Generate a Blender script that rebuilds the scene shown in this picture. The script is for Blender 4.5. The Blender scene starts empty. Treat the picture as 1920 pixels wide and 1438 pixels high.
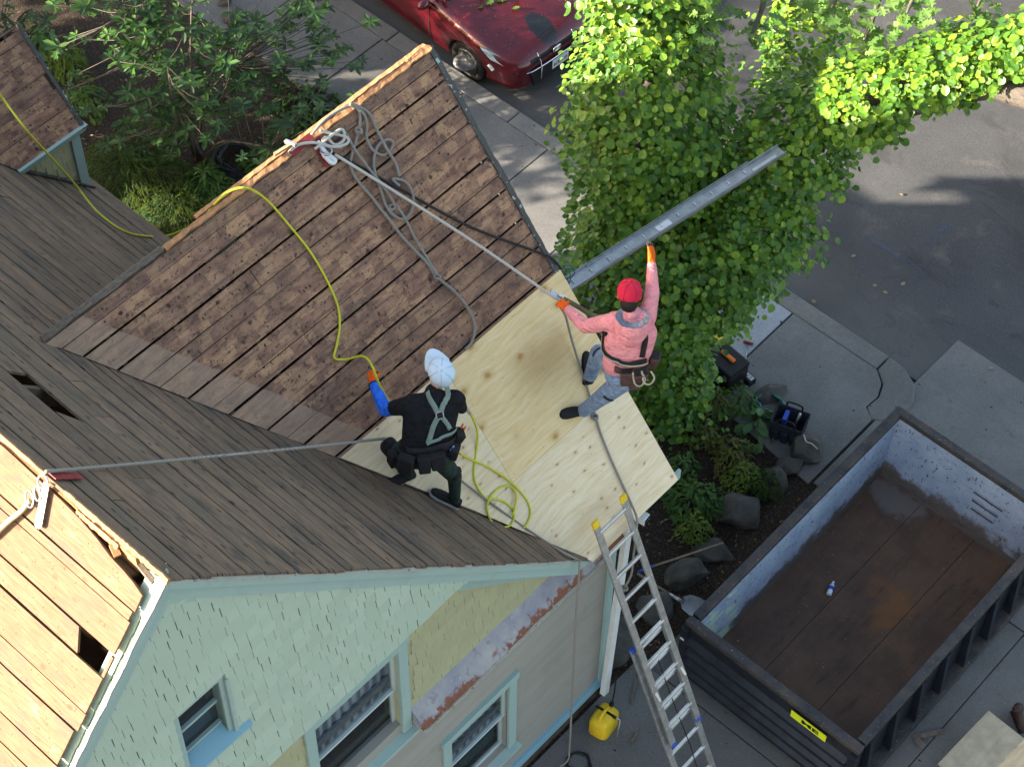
import bpy, bmesh, math, random
from mathutils import Vector as V, Matrix, Euler, Quaternion
rad = math.radians
random.seed(7)
sc = bpy.context.scene
COL = sc.collection

# ------------------------------------------------------------------ camera
cam_d = bpy.data.cameras.new('camera'); cam = bpy.data.objects.new('camera', cam_d); COL.objects.link(cam)
cam.location = (6.357, -3.800, 20.710)
_f = V((-0.3945, 0.4463, -0.8031)); 
CAM_PITCH, CAM_YAW, CAM_ROLL = rad(53.4285), rad(-41.4773), rad(0.9004)
_cy, _sy, _cp, _sp = math.cos(CAM_YAW), math.sin(CAM_YAW), math.cos(CAM_PITCH), math.sin(CAM_PITCH)
_f = V((_sy*_cp, _cy*_cp, -_sp)); _r = V((_cy, -_sy, 0)); _u = _r.cross(_f)
_r2 = math.cos(CAM_ROLL)*_r + math.sin(CAM_ROLL)*_u; _u2 = -math.sin(CAM_ROLL)*_r + math.cos(CAM_ROLL)*_u
cam.rotation_euler = Matrix((_r2, _u2, -_f)).transposed().to_euler()
cam_d.sensor_width = 36; cam_d.lens = 36*3902.13/1920; cam_d.clip_end = 2000; cam_d.clip_start = .1
sc.camera = cam

# ------------------------------------------------------------------ sky, sun, exposure
TO_SUN = V((-0.70, -1.0, 0.41)).normalized()
world = bpy.data.worlds.new('World'); sc.world = world; world.use_nodes = True
wn = world.node_tree.nodes; wl = world.node_tree.links
sky = wn.new('ShaderNodeTexSky'); sky.sky_type = 'NISHITA'; sky.sun_disc = False
sky.sun_elevation = math.asin(TO_SUN.z); sky.sun_rotation = math.atan2(TO_SUN.x, TO_SUN.y)
sky.dust_density = 2.2; sky.air_density = 1.0; sky.ozone_density = 1.0
wn['Background'].inputs[1].default_value = 0.10
wl.new(sky.outputs[0], wn['Background'].inputs[0])
sun_d = bpy.data.lights.new('sun', 'SUN'); sun = bpy.data.objects.new('sun', sun_d); COL.objects.link(sun)
sun_d.energy = 4.8; sun_d.angle = rad(.53); sun_d.color = (1, .94, .87)
sun.rotation_euler = TO_SUN.to_track_quat('Z', 'Y').to_euler(); sun.location = (-20, -30, 30)
vs = sc.view_settings; vs.view_transform = 'Standard'; vs.look = 'None'; vs.exposure = 2.5; vs.gamma = 1
vs.use_white_balance = True; vs.white_balance_temperature = 7900; vs.white_balance_tint = 10
sc.cycles.max_bounces = 6; sc.cycles.transparent_max_bounces = 8

# ------------------------------------------------------------------ materials
class NT:
    def __init__(s, name, rough=.85, metal=0., spec=.3):
        s.m = bpy.data.materials.new(name); s.m.use_nodes = True
        s.t = s.m.node_tree; s.b = s.t.nodes['Principled BSDF']
        s.b.inputs['Roughness'].default_value = rough; s.b.inputs['Metallic'].default_value = metal
        s.b.inputs['Specular IOR Level'].default_value = spec
        s._c = None
    def n(s, typ, **kw):
        x = s.t.nodes.new('ShaderNode'+typ)
        for k, v in kw.items(): setattr(x, k, v)
        return x
    def put(s, sock, v):
        if isinstance(v, bpy.types.NodeSocket): s.t.links.new(v, sock)
        elif v is not None:
            if isinstance(v, (tuple, list)) and len(v) == 3 and len(sock.default_value) == 4: v = (*v, 1)
            sock.default_value = v
    @property
    def obj(s):
        if s._c is None: s._c = s.n('TexCoord').outputs['Object']
        return s._c
    def map(s, vec=None, scale=(1,1,1), rot=(0,0,0), loc=(0,0,0)):
        x = s.n('Mapping'); s.put(x.inputs[0], vec or s.obj)
        x.inputs['Scale'].default_value = scale; x.inputs['Rotation'].default_value = rot; x.inputs['Location'].default_value = loc
        return x.outputs[0]
    def noise(s, scale, vec=None, detail=4, rough=.6, dist=0):
        x = s.n('TexNoise'); s.put(x.inputs['Vector'], vec or s.obj); x.inputs['Scale'].default_value = scale
        x.inputs['Detail'].default_value = detail; x.inputs['Roughness'].default_value = rough; x.inputs['Distortion'].default_value = dist
        return x.outputs[0]
    def vor(s, scale, vec=None, rnd=1, feature='F1', dim='3D'):
        x = s.n('TexVoronoi', feature=feature); x.voronoi_dimensions = dim; s.put(x.inputs['Vector'], vec or s.obj); x.inputs['Scale'].default_value = scale
        x.inputs['Randomness'].default_value = rnd
        return x.outputs[0], x.outputs[1] if feature == 'F1' else None
    def math(s, op, a, b=None, clamp=False):
        x = s.n('Math', operation=op); x.use_clamp = clamp; s.put(x.inputs[0], a); s.put(x.inputs[1], b); return x.outputs[0]
    def ss(s, v, a, b):                                   # smooth step from a to b
        x = s.n('MapRange'); x.interpolation_type = 'SMOOTHSTEP'; s.put(x.inputs[0], v)
        lo, hi = (a, b) if a < b else (b, a)
        x.inputs[1].default_value = lo; x.inputs[2].default_value = hi
        x.inputs[3].default_value = 0 if a < b else 1; x.inputs[4].default_value = 1 if a < b else 0
        return x.outputs[0]
    def mix(s, f, a, b, typ='MIX'):
        x = s.n('Mix', data_type='RGBA', blend_type=typ); s.put(x.inputs[0], f); s.put(x.inputs[6], a); s.put(x.inputs[7], b); return x.outputs[2]
    def ramp(s, f, stops):
        x = s.n('ValToRGB'); s.put(x.inputs[0], f); e = x.color_ramp.elements
        while len(e) < len(stops): e.new(.5)
        for k, (p_, c) in enumerate(stops): e[k].position = p_; e[k].color = (*c, 1)
        return x.outputs[0]
    def sep(s, vec=None):
        x = s.n('SeparateXYZ'); s.put(x.inputs[0], vec or s.obj); return x.outputs
    def comb(s, a, b, c):
        x = s.n('CombineXYZ'); [s.put(x.inputs[k], q) for k, q in enumerate((a, b, c))]; return x.outputs[0]
    def rnd(s): return s.n('ObjectInfo').outputs['Random']
    def island(s): return s.n('NewGeometry').outputs['Random Per Island']
    def bump(s, h, strength=.4, dist=.01):
        x = s.n('Bump'); x.inputs['Strength'].default_value = strength; x.inputs['Distance'].default_value = dist
        s.put(x.inputs['Height'], h); s.t.links.new(x.outputs[0], s.b.inputs['Normal'])
    def col(s, c): s.put(s.b.inputs['Base Color'], c); return s
    def rough(s, r): s.put(s.b.inputs['Roughness'], r); return s

def plain(name, c, rough=.7, metal=0., var=.25, scale=8, spec=.3, bump=0.):
    t = NT(name, rough, metal, spec); f = t.noise(scale, detail=5)
    lo = tuple(x*(1-var) for x in c); hi = tuple(min(1, x*(1+var)) for x in c)
    t.col(t.ramp(f, [(.3, lo), (.7, hi)]))
    if bump: t.bump(t.noise(scale*6), bump, .004)
    return t.m

# ------------------------------------------------------------------ mesh helpers
class MB:
    def __init__(s): s.v = []; s.f = []
    def add(s, vs_, fs):
        k = len(s.v); s.v += [tuple(x) for x in vs_]; s.f += [tuple(i+k for i in q) for q in fs]; return s
    def hexa(s, p):                                        # 8 points: bottom 0-3 ccw, top 4-7
        return s.add(p, [(3,2,1,0), (4,5,6,7), (0,1,5,4), (1,2,6,5), (2,3,7,6), (3,0,4,7)])
    def box(s, c, d, rot=None):
        c = V(c); h = V(d)/2; pts = [V((x*h.x, y*h.y, z*h.z)) for z in (-1,1) for x, y in ((-1,-1),(1,-1),(1,1),(-1,1))]
        if rot is not None: pts = [rot @ q for q in pts]
        return s.hexa([c+q for q in pts])
    def bar(s, a, b, w, h, up=(0,0,1)):                    # box from a to b
        a, b = V(a), V(b); z = (b-a).normalized(); x = V(up).cross(z)
        if x.length < 1e-4: x = V((1,0,0)).cross(z)
        x.normalize(); y = z.cross(x)
        o = [(-w/2,-h/2), (w/2,-h/2), (w/2,h/2), (-w/2,h/2)]
        return s.hexa([a+x*i+y*j for i, j in o]+[b+x*i+y*j for i, j in o])
    def tube(s, pts, r, n=8, closed=False, cap=True):
        pts = [V(q) for q in pts]; m = len(pts); rr = r if isinstance(r, (list, tuple)) else [r]*m
        vs_ = []; prev = None
        for i in range(m):
            a = pts[i-1] if (i or closed) else pts[i]; b = pts[(i+1) % m] if (i < m-1 or closed) else pts[i]
            t = (b-a).normalized() if (b-a).length > 1e-9 else V((0,0,1))
            if prev is None: x = t.orthogonal().normalized()
            else:
                x = prev - t*prev.dot(t); x = x.normalized() if x.length > 1e-6 else t.orthogonal().normalized()
            prev = x; y = t.cross(x)
            vs_ += [pts[i]+(x*math.cos(2*math.pi*k/n)+y*math.sin(2*math.pi*k/n))*rr[i] for k in range(n)]
        fs = []
        for i in range(m if closed else m-1):
            j = (i+1) % m
            fs += [(i*n+k, i*n+(k+1) % n, j*n+(k+1) % n, j*n+k) for k in range(n)]
        if cap and not closed: fs += [tuple(range(n))[::-1], tuple(range((m-1)*n, m*n))]
        return s.add(vs_, fs)
    def prism(s, poly, d):                                 # polygon extruded along d
        k = len(poly); d = V(d); poly = [V(q) for q in poly]
        return s.add(poly+[q+d for q in poly], [tuple(range(k))[::-1], tuple(range(k, 2*k))]+[(i, (i+1) % k, (i+1) % k+k, i+k) for i in range(k)])
    def ball(s, c, r, nu=12, nv=8, rot=None, f=None):
        c = V(c); r = V(r) if hasattr(r, '__len__') else V((r,r,r)); vs_ = []
        for i in range(1, nv):
            th = math.pi*i/nv
            for k in range(nu):
                q = V((math.sin(th)*math.cos(2*math.pi*k/nu), math.sin(th)*math.sin(2*math.pi*k/nu), math.cos(th)))
                q = V((q.x*r.x, q.y*r.y, q.z*r.z))
                if f: q = f(q)
                vs_.append(c+(rot @ q if rot is not None else q))
        top, bot = V((0,0,r.z)), V((0,0,-r.z))
        if f: top, bot = f(top), f(bot)
        vs_ += [c+(rot @ top if rot is not None else top), c+(rot @ bot if rot is not None else bot)]
        T = len(vs_)-2; fs = [(T, k, (k+1) % nu) for k in range(nu)]+[(T+1, (nv-2)*nu+(k+1) % nu, (nv-2)*nu+k) for k in range(nu)]
        for i in range(nv-2): fs += [(i*nu+k, (i+1)*nu+k, (i+1)*nu+(k+1) % nu, i*nu+(k+1) % nu) for k in range(nu)]
        return s.add(vs_, fs)
    def build(s, name, m=None, parent=None, smooth=False, loc=None):
        me = bpy.data.meshes.new(name); vs_ = s.v
        if loc is not None: L_ = V(loc); vs_ = [tuple(V(q)-L_) for q in vs_]
        me.from_pydata(vs_, [], s.f); me.update()
        if smooth:
            for q in me.polygons: q.use_smooth = True
        return link(name, me, m, parent, loc)
def link(name, me, m=None, parent=None, loc=None):
    if m is not None and not me.materials: me.materials.append(m)
    o = bpy.data.objects.new(name, me); COL.objects.link(o)
    if parent is not None: o.parent = parent
    if loc is not None: o.location = loc
    return o
def fixn(o):
    bm = bmesh.new(); bm.from_mesh(o.data); bmesh.ops.recalc_face_normals(bm, faces=bm.faces); bm.to_mesh(o.data); bm.free(); return o
def bevel(o, w=.01, seg=2):
    x = o.modifiers.new('bevel', 'BEVEL'); x.width = w; x.segments = seg; x.limit_method = 'ANGLE'; x.angle_limit = rad(35); return o
def empty(name, loc=(0,0,0), rz=0):
    o = bpy.data.objects.new(name, None); COL.objects.link(o); o.location = loc; o.rotation_euler.z = rz; o.empty_display_size = .2; return o
def tag(o, label, cat, group=None):
    o['label'] = label; o['category'] = cat
    if group: o['group'] = group
    return o
def struct(o): o['kind'] = 'structure'; return o
def stuff(o): o['kind'] = 'stuff'; return o
def spline(pts, k=6, closed=False):                        # Catmull-Rom through points
    p_ = [V(q) for q in pts]; m = len(p_); out = []
    rng = range(m if closed else m-1)
    for i in rng:
        if closed: a, b, c, d = p_[i-1], p_[i], p_[(i+1) % m], p_[(i+2) % m]
        else: a, b, c, d = p_[max(i-1, 0)], p_[i], p_[i+1], p_[min(i+2, m-1)]
        for j in range(k):
            t = j/k
            out.append(.5*((2*b)+(c-a)*t+(2*a-5*b+4*c-d)*t*t+(3*b-a-3*c+d)*t**3))
    if not closed: out.append(p_[-1])
    return out
def U(a, b): return random.uniform(a, b)

# ================================================================== ground, street, pavement
def mat_asphalt():
    t = NT('asphalt', .9); b = t.noise(.6, detail=5); f = t.noise(48, detail=4, rough=.8); w = t.noise(2.2, detail=6)
    c = t.ramp(b, [(.3, (.046, .049, .055)), (.7, (.074, .077, .082))])
    c = t.mix(t.ss(w, .55, .75), c, (.095, .093, .09))
    c = t.mix(t.math('MULTIPLY', t.ss(f, .56, .72), .55), c, (.19, .19, .19))
    c = t.mix(t.math('MULTIPLY', t.ss(f, .46, .3), .75), c, (.018, .018, .02))
    oil = t.noise(1.1, t.map(scale=(.5, 1.3, 1)), detail=7, rough=.6, dist=.8); c = t.mix(t.math('MULTIPLY', t.ss(oil, .56, .66), .5), c, (.03, .03, .033))
    y = t.sep()[1]; edge = t.math('ADD', y, t.math('MULTIPLY', b, 1.6))
    c = t.mix(t.math('MULTIPLY', t.ss(edge, 13.3, 12.2), .45), c, (.13, .125, .12))
    lw = t.math('ABSOLUTE', t.math('SUBTRACT', t.noise(.35, detail=6, rough=.55), .5))
    c = t.mix(t.math('MULTIPLY', t.ss(lw, .003, .001), .22), c, (.03, .03, .03))
    c = t.mix(t.math('MULTIPLY', t.ss(t.noise(.22, detail=2), .5, .53), .22), c, (.03, .031, .034))
    t.col(c); t.bump(f, .5, .006); return t.m
def mat_concrete(name, lo, hi, stain=(.07, .066, .06)):
    t = NT(name, .9); b = t.noise(.9, detail=6, rough=.65); f = t.noise(52, detail=4, rough=.8); g = t.noise(7, detail=7, rough=.7)
    r = t.rnd()
    c = t.ramp(b, [(.28, lo), (.72, hi)])
    c = t.mix(t.math('MULTIPLY', r, .25), c, stain)
    c = t.mix(t.math('MULTIPLY', t.ss(g, .55, .72), .4), c, stain)
    c = t.mix(t.math('MULTIPLY', t.ss(f, .56, .72), .5), c, tuple(min(1, x*1.8) for x in hi))
    c = t.mix(t.math('MULTIPLY', t.ss(f, .46, .3), .7), c, tuple(x*.4 for x in lo))
    v, vc = t.vor(2.3, t.map(scale=(1, 1.7, 1), rot=(0, 0, .5)), dim='2D'); sk_ = t.math('ADD', v, t.math('MULTIPLY', t.math('SUBTRACT', g, .5), .12))
    sp = t.math('MULTIPLY', t.ss(sk_, .05, .02), t.ss(t.sep(vc)[0], .72, .76))
    c = t.mix(sp, c, (.03, .028, .025))
    t.col(c); t.bump(f, .4, .004); return t.m
MT = {}
MT['asphalt'] = mat_asphalt()
MT['concrete'] = mat_concrete('concrete', (.105, .108, .11), (.18, .18, .178))
MT['concrete_pale'] = mat_concrete('concrete_pale', (.24, .27, .30), (.31, .34, .375), (.15, .17, .19))
MT['kerb'] = mat_concrete('kerb_stone', (.115, .117, .117), (.19, .188, .182))
def mat_mulch():
    t = NT('mulch', .95); f = t.noise(38, detail=6, rough=.7); b = t.noise(2, detail=3)
    v, vc = t.vor(55, t.map(scale=(1, 2.4, 1), rot=(0, 0, .6)))
    c = t.ramp(f, [(.3, (.018, .012, .010)), (.55, (.05, .033, .026)), (.75, (.10, .066, .05))])
    c = t.mix(t.math('MULTIPLY', t.ss(t.sep(vc)[0], .86, .95), .7), c, (.17, .125, .095))
    c = t.mix(t.math('MULTIPLY', t.ss(b, .5, .7), .3), c, (.05, .048, .03))
    t.col(c); t.bump(t.math('ADD', f, v), 1., .03); return t.m
MT['mulch'] = mat_mulch()
MT['soil'] = plain('soil', (.06, .048, .036), .95, var=.4, scale=3, bump=.8)

g = MB().box((0, 0, -.34), (600, 600, .4)); struct(g.build('ground', MT['soil']))
st = MB().box((0, 16.1, -.13), (300, 9.76, .06)); STREET = struct(st.build('street', MT['asphalt']))
# far side verge
struct(MB().box((0, 26, -.1), (300, 10, .16)).build('far_verge', MT['soil']))
# the lot
lot = MB().box((-12, -5, -.08), (23.9, 29.2, .13)); struct(lot.build('garden_bed', MT['mulch']))
# kerb stones
kerb = struct(MB().box((-60.6, 11.09, -.09), (80, .20, .14)).build('kerb', MT['kerb']))
kx = [-20.6, -18.2, -15.9, -13.6, -11.3, -9.15, -6.85, -4.5, -2.6, -.62]
for a, b in zip(kx, kx[1:]):
    bevel(MB().box(((a+b)/2, 11.09, -.06+U(-.003, .003)), (b-a-.012, .27, .14)).build('kerb_stone', MT['kerb'], kerb), .02)
# rounded kerb end at the driveway
pp = [(-.605, 10.955), (-.3, 10.94), (-.12, 10.82), (-.1, 10.62), (-.2, 10.45), (-.34, 10.42)]
pp2 = [(-.50, 10.6), (-.56, 10.8), (-.605, 10.92)]
outer = [(-.605, 11.225), (-.35, 11.2), (-.12, 11.08), (.02, 10.86), (.04, 10.6), (-.04, 10.38), (-.22, 10.28), (-.36, 10.4), (-.34, 10.62), (-.42, 10.82), (-.605, 10.96)]
bevel(fixn(MB().prism([(x, y, -.13) for x, y in outer], (0, 0, .14)).build('kerb_stone', MT['kerb'], kerb)), .02)
# sidewalk slabs (y 9.42 .. 10.94)
walk = struct(MB().box((-58, 10.18, -.09), (82, 1.5, .15)).build('sidewalk', MT['concrete']))
sx = [-17, -15.4, -13.9, -12.3, -10.75, -9.22, -7.66, -6.1, -4.85, -3.35, -1.94]
for k, (a, b) in enumerate(zip(sx, sx[1:])):
    m_ = MT['concrete_pale'] if k == len(sx)-2 else MT['concrete']
    y0 = 9.28 if a > -5 else 9.5
    bevel(MB().box(((a+b)/2, (y0+10.945)/2, -.06+U(-.004, .004)), (b-a-.016, 10.945-y0, .14)).build('slab', m_, walk), .008)
# last slab runs up to the driveway joint
bevel(fixn(MB().prism([(-1.92, 9.2, -.13), (-.2, 9.0, -.13), (-.2, 10.28, -.13), (-.37, 10.39, -.13), (-.355, 10.62, -.13), (-.44, 10.81, -.13), (-.61, 10.945, -.13), (-1.92, 10.945, -.13)], (0, 0, .142)).build('slab', MT['concrete'], walk)), .006)
# driveway
drive = struct(MB().box((6, -3, -.10), (12.2, 24, .13)).build('driveway', MT['concrete']))
dx = [-.185, 2.87, 5.9, 9.0, 12.1]; dy = [-15, -11, -7.5, -4, -.5, 2.6, 5.82, 9.05]
for a, b in zip(dx, dx[1:]):
    for c, d_ in zip(dy, dy[1:]):
        a2 = a if d_ < 5.9 else max(a, .12)
        bevel(MB().box(((a2+b)/2, (c+d_)/2, -.045+U(-.002, .002)), (b-a2-.014, d_-c-.014, .1)).build('slab', MT['concrete'], drive), .006)
# apron sloping to the street
for a, b in zip(dx, dx[1:]):
    a2 = max(a, -.17)
    prof = [(9.06, .006), (10.3, .004), (11.3, -.07), (12.1, -.096), (12.1, -.2), (9.06, -.2)]
    q = MB(); pts0 = [V((a2+.007, y, z)) for y, z in prof]
    q.prism(pts0, (b-a2-.014, 0, 0)); fixn(q.build('apron_slab', MT['concrete'], drive))

# ================================================================== house
HR, YE, PM, YF, WX, QW = 9.007, 4.551, 1.138, 5.794, 3.162, 1.178
YC = 5.17; ZE = HR-PM*YE; HW = ZE+QW*WX; R0Y = (HR-HW)/PM
CM, SM = 1/math.hypot(1, PM), PM/math.hypot(1, PM); CW, SW = 1/math.hypot(1, QW), QW/math.hypot(1, QW)
LM, LW = YE/CM, WX/CW; XL = -8.75                           # slope lengths, left end of the main roof
def S_main(s, t, h=0): return V((s, t*CM+h*SM, HR-t*SM+h*CM))
def S_back(s, t, h=0): return V((s, -t*CM-h*SM, HR-t*SM+h*CM))
def S_wing(s, t, h=0): return V((-WX+t*CW+h*SW, s, HW-t*SW+h*CW))
QL = 1.55; CL, SL = 1/math.hypot(1, QL), QL/math.hypot(1, QL); LL = (HW-ZE)/SL          # steeper far slope
def S_wleft(s, t, h=0): return V((-WX-t*CL-h*SL, s, HW-t*SL+h*CL))
def val_l(t): return R0Y+SL/PM*t
DX, DZ = -7.62, 5.93; DL = .79/CW
def S_dorm(s, t, h=0): return V((DX+t*CW+h*SW, s, DZ-t*SW+h*CW))
def S_dleft(s, t, h=0): return V((DX-t*CW-h*SW, s, DZ-t*SW+h*CW))

def wood_spots(t, c, u, w, dens, dark, sc_=(26, 14)):
    vec = t.comb(u, w, 0.)
    v, vc = t.vor(1., t.map(vec, scale=(sc_[0], sc_[1], 1)), dim='2D')
    k = t.sep(vc)[0]
    return t.mix(t.math('MULTIPLY', t.ss(v, .34, .16), t.ss(k, 1-dens, 1-dens+.05)), c, dark)
def mat_wing():
    t = NT('weathered_sheathing', .9); x, y, z = t.sep()
    w = t.math('MULTIPLY', t.math('ADD', x, WX), 1/CW); vec = t.comb(y, w, 0.)
    big = t.noise(1.1, vec, detail=5); mid = t.noise(1., t.map(vec, scale=(5, 9, 1)), detail=6, rough=.7)
    grain = t.noise(1., t.map(vec, scale=(7, 120, 1)), detail=4, rough=.7)
    br = t.n('TexBrick'); br.offset = .5; br.offset_frequency = 2
    wv_ = t.n('VectorMath', operation='ADD'); t.put(wv_.inputs[0], vec); nz_ = t.n('TexNoise'); t.put(nz_.inputs['Vector'], vec); nz_.inputs['Scale'].default_value = 9; sc2 = t.n('VectorMath', operation='SCALE'); t.put(sc2.inputs[0], nz_.outputs['Color']); sc2.inputs['Scale'].default_value = .07; t.put(wv_.inputs[1], sc2.outputs[0])
    t.put(br.inputs['Vector'], wv_.outputs[0])
    for k, val in (('Color1', (0, 0, 0, 1)), ('Color2', (1, 1, 1, 1)), ('Mortar', (.25, .25, .25, 1))): br.inputs[k].default_value = val
    for k, val in (('Scale', 1.), ('Mortar Size', .003), ('Mortar Smooth', .5), ('Bias', .05), ('Brick Width', .125), ('Row Height', .105)): br.inputs[k].default_value = val
    blk = br.outputs[0]
    c = t.ramp(mid, [(.22, (.055, .032, .028)), (.38, (.16, .086, .062)), (.55, (.32, .17, .112)), (.78, (.46, .28, .185))])
    tan = t.ramp(grain, [(.3, (.42, .22, .12)), (.7, (.58, .355, .205))])
    m1 = t.math('MULTIPLY', t.ss(blk, .35, .8), t.ss(t.noise(1., t.map(vec, scale=(2.6, 6, 1)), detail=3), .36, .52))
    m1 = t.math('MULTIPLY', m1, t.ss(mid, .28, .5)); c = t.mix(t.math('MULTIPLY', m1, .72), c, tan)
    c = t.mix(t.math('MULTIPLY', t.ss(big, .54, .7), .6), c, (.06, .052, .055))
    row = t.math('ABSOLUTE', t.math('SINE', t.math('MULTIPLY', w, math.pi/.132)))
    c = t.mix(t.math('MULTIPLY', t.math('MULTIPLY', t.ss(row, .42, .12), t.ss(mid, .42, .6)), .55), c, (.06, .045, .045))
    c = t.mix(t.math('MULTIPLY', t.ss(grain, .5, .3), .35), c, (.045, .035, .032))
    dn = t.noise(18, vec, detail=3); y_, w_ = t.math('ADD', y, t.math('MULTIPLY', dn, .05)), t.math('ADD', w, t.math('MULTIPLY', t.noise(14, vec, detail=3), .06))
    sm_ = t.noise(1., t.map(vec, scale=(11, 15, 1)), detail=5, rough=.7, dist=.5); c = t.mix(t.math('MULTIPLY', t.ss(sm_, .54, .66), .7), c, (.065, .04, .037))
    c = wood_spots(t, c, y_, w_, .07, (.028, .015, .014), (26, 24))
    c = wood_spots(t, c, y_, w_, .05, (.05, .026, .023), (13, 12))
    c = wood_spots(t, c, y, w, .10, (.02, .014, .014), (44, 44))
    rr = t.rnd(); c = t.mix(t.math('MULTIPLY', rr, .34), c, (.10, .07, .06))
    # band along the valley that flashing had covered
    val = t.math('SUBTRACT', y, t.math('ADD', t.math('MULTIPLY', w, QW/PM*CW), R0Y))
    val2 = t.math('ADD', val, t.math('MULTIPLY', t.math('SUBTRACT', big, .5), .05))
    band = t.ramp(t.noise(1., t.map(vec, scale=(4, 22, 1)), detail=5), [(.25, (.22, .15, .11)), (.5, (.34, .24, .18)), (.75, (.44, .30, .20))])
    c = t.mix(t.math('MULTIPLY', t.ss(val2, .40, .375), .6), c, band)
    t.col(c); t.bump(t.math('ADD', grain, t.math('MULTIPLY', mid, 1.5)), .5, .006); return t.m
def mat_main():
    t = NT('dark_weathered_sheathing', .88); x, y, z = t.sep(); vec = t.comb(x, t.math('MULTIPLY', y, 1/CM), 0.)
    g1 = t.noise(1., t.map(vec, scale=(4, 70, 1)), detail=6, rough=.75, dist=.4)
    g2 = t.noise(1., t.map(vec, scale=(1.6, 5, 1)), detail=6, rough=.65)
    c = t.ramp(g1, [(.25, (.04, .03, .025)), (.48, (.14, .097, .07)), (.75, (.32, .232, .16))])
    c = t.mix(t.math('MULTIPLY', t.ss(g2, .5, .64), .75), c, (.24, .15, .10))
    c = t.mix(t.math('MULTIPLY', t.ss(g2, .47, .34), .7), c, (.042, .042, .043))
    c = t.mix(t.math('MULTIPLY', t.math('FRACT', t.math('MULTIPLY', t.rnd(), 7.3)), .55), c, t.mix(t.rnd(), (.04, .037, .037), (.15, .115, .085)))
    c = wood_spots(t, c, x, t.math('MULTIPLY', y, 1/CM), .08, (.015, .012, .012), (9, 26))
    t.col(c); t.bump(g1, .5, .006); return t.m
def mat_back():
    t = NT('bare_sheathing', .85); x, y, z = t.sep(); w = t.math('MULTIPLY', y, -1/CM); vec = t.comb(x, w, 0.)
    g1 = t.noise(1., t.map(vec, scale=(5, 60, 1)), detail=5, rough=.7); g2 = t.noise(1., t.map(vec, scale=(3, 5, 1)), detail=5)
    c = t.ramp(g1, [(.25, (.085, .045, .028)), (.5, (.15, .088, .056)), (.8, (.23, .15, .10))])
    c = t.mix(t.math('MULTIPLY', t.ss(g2, .48, .64), .6), c, (.09, .066, .056))
    c = t.mix(t.math('MULTIPLY', t.ss(g2, .42, .3), .6), c, (.27, .185, .13))
    c = t.mix(t.math('MULTIPLY', t.rnd(), .35), c, (.12, .07, .045))
    c = wood_spots(t, c, x, w, .07, (.06, .03, .02), (46, 40))
    c = wood_spots(t, c, x, w, .07, (.10, .055, .035), (9, 14))
    t.col(c); t.bump(g1, .4, .005); return t.m
MT['wing'] = mat_wing(); MT['main'] = mat_main(); MT['back'] = mat_back()
def mat_torn(name, a, b):
    t = NT(name, .8); g1 = t.noise(1., t.map(scale=(14, 14, 60)), detail=6, rough=.75)
    t.col(t.ramp(g1, [(.28, a), (.7, b)])); t.bump(g1, .7, .01); return t.m
MT['torn'] = mat_torn('torn_bare_wood', (.24, .11, .05), (.46, .25, .13))
MT['oldwood'] = mat_torn('grey_old_wood', (.07, .055, .045), (.20, .165, .135))
MT['attic'] = plain('attic_lumber', (.10, .07, .05), .9)
def mat_paint(name, c, dirt=(.25, .27, .25), amount=.35, chip=None):
    t = NT(name, .6, spec=.35); f = t.noise(3, detail=6, rough=.7); h = t.noise(28, detail=4)
    k = t.mix(t.math('MULTIPLY', t.rnd(), .32), c, tuple(x*.68 for x in c))
    k = t.mix(t.math('MULTIPLY', t.ss(f, .5, .75), amount), k, dirt)
    k = t.mix(t.math('MULTIPLY', t.ss(h, .6, .7), .15), k, tuple(x*.5 for x in c))
    if chip: k = t.mix(t.ss(t.noise(20, detail=5), .60, .64), k, chip)
    t.col(k); t.bump(h, .15, .003); return t.m
MT['mint'] = mat_paint('mint_shingle_paint', (.39, .495, .41), (.34, .43, .32), .5)
MT['yellow'] = mat_paint('yellowed_shingle_paint', (.38, .38, .235), (.28, .28, .18), .5)
MT['aqua'] = mat_paint('aqua_trim_paint', (.30, .43, .41), (.2, .31, .31), .5)
MT['blue_trim'] = mat_paint('blue_trim_paint', (.20, .40, .50), (.15, .3, .38), .4)
MT['grey_side'] = mat_paint('grey_siding_paint', (.30, .29, .26), (.22, .21, .19), .5)
MT['chippy'] = mat_paint('chipped_white_paint', (.36, .35, .31), (.22, .19, .15), .5, (.14, .12, .1))
MT['found'] = plain('foundation_stone', (.075, .055, .045), .95, var=.5, scale=12, bump=.8)
MT['dark_edge'] = mat_paint('dark_drip_edge', (.06, .062, .06), (.1, .1, .1), .5, (.42, .42, .40))
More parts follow.
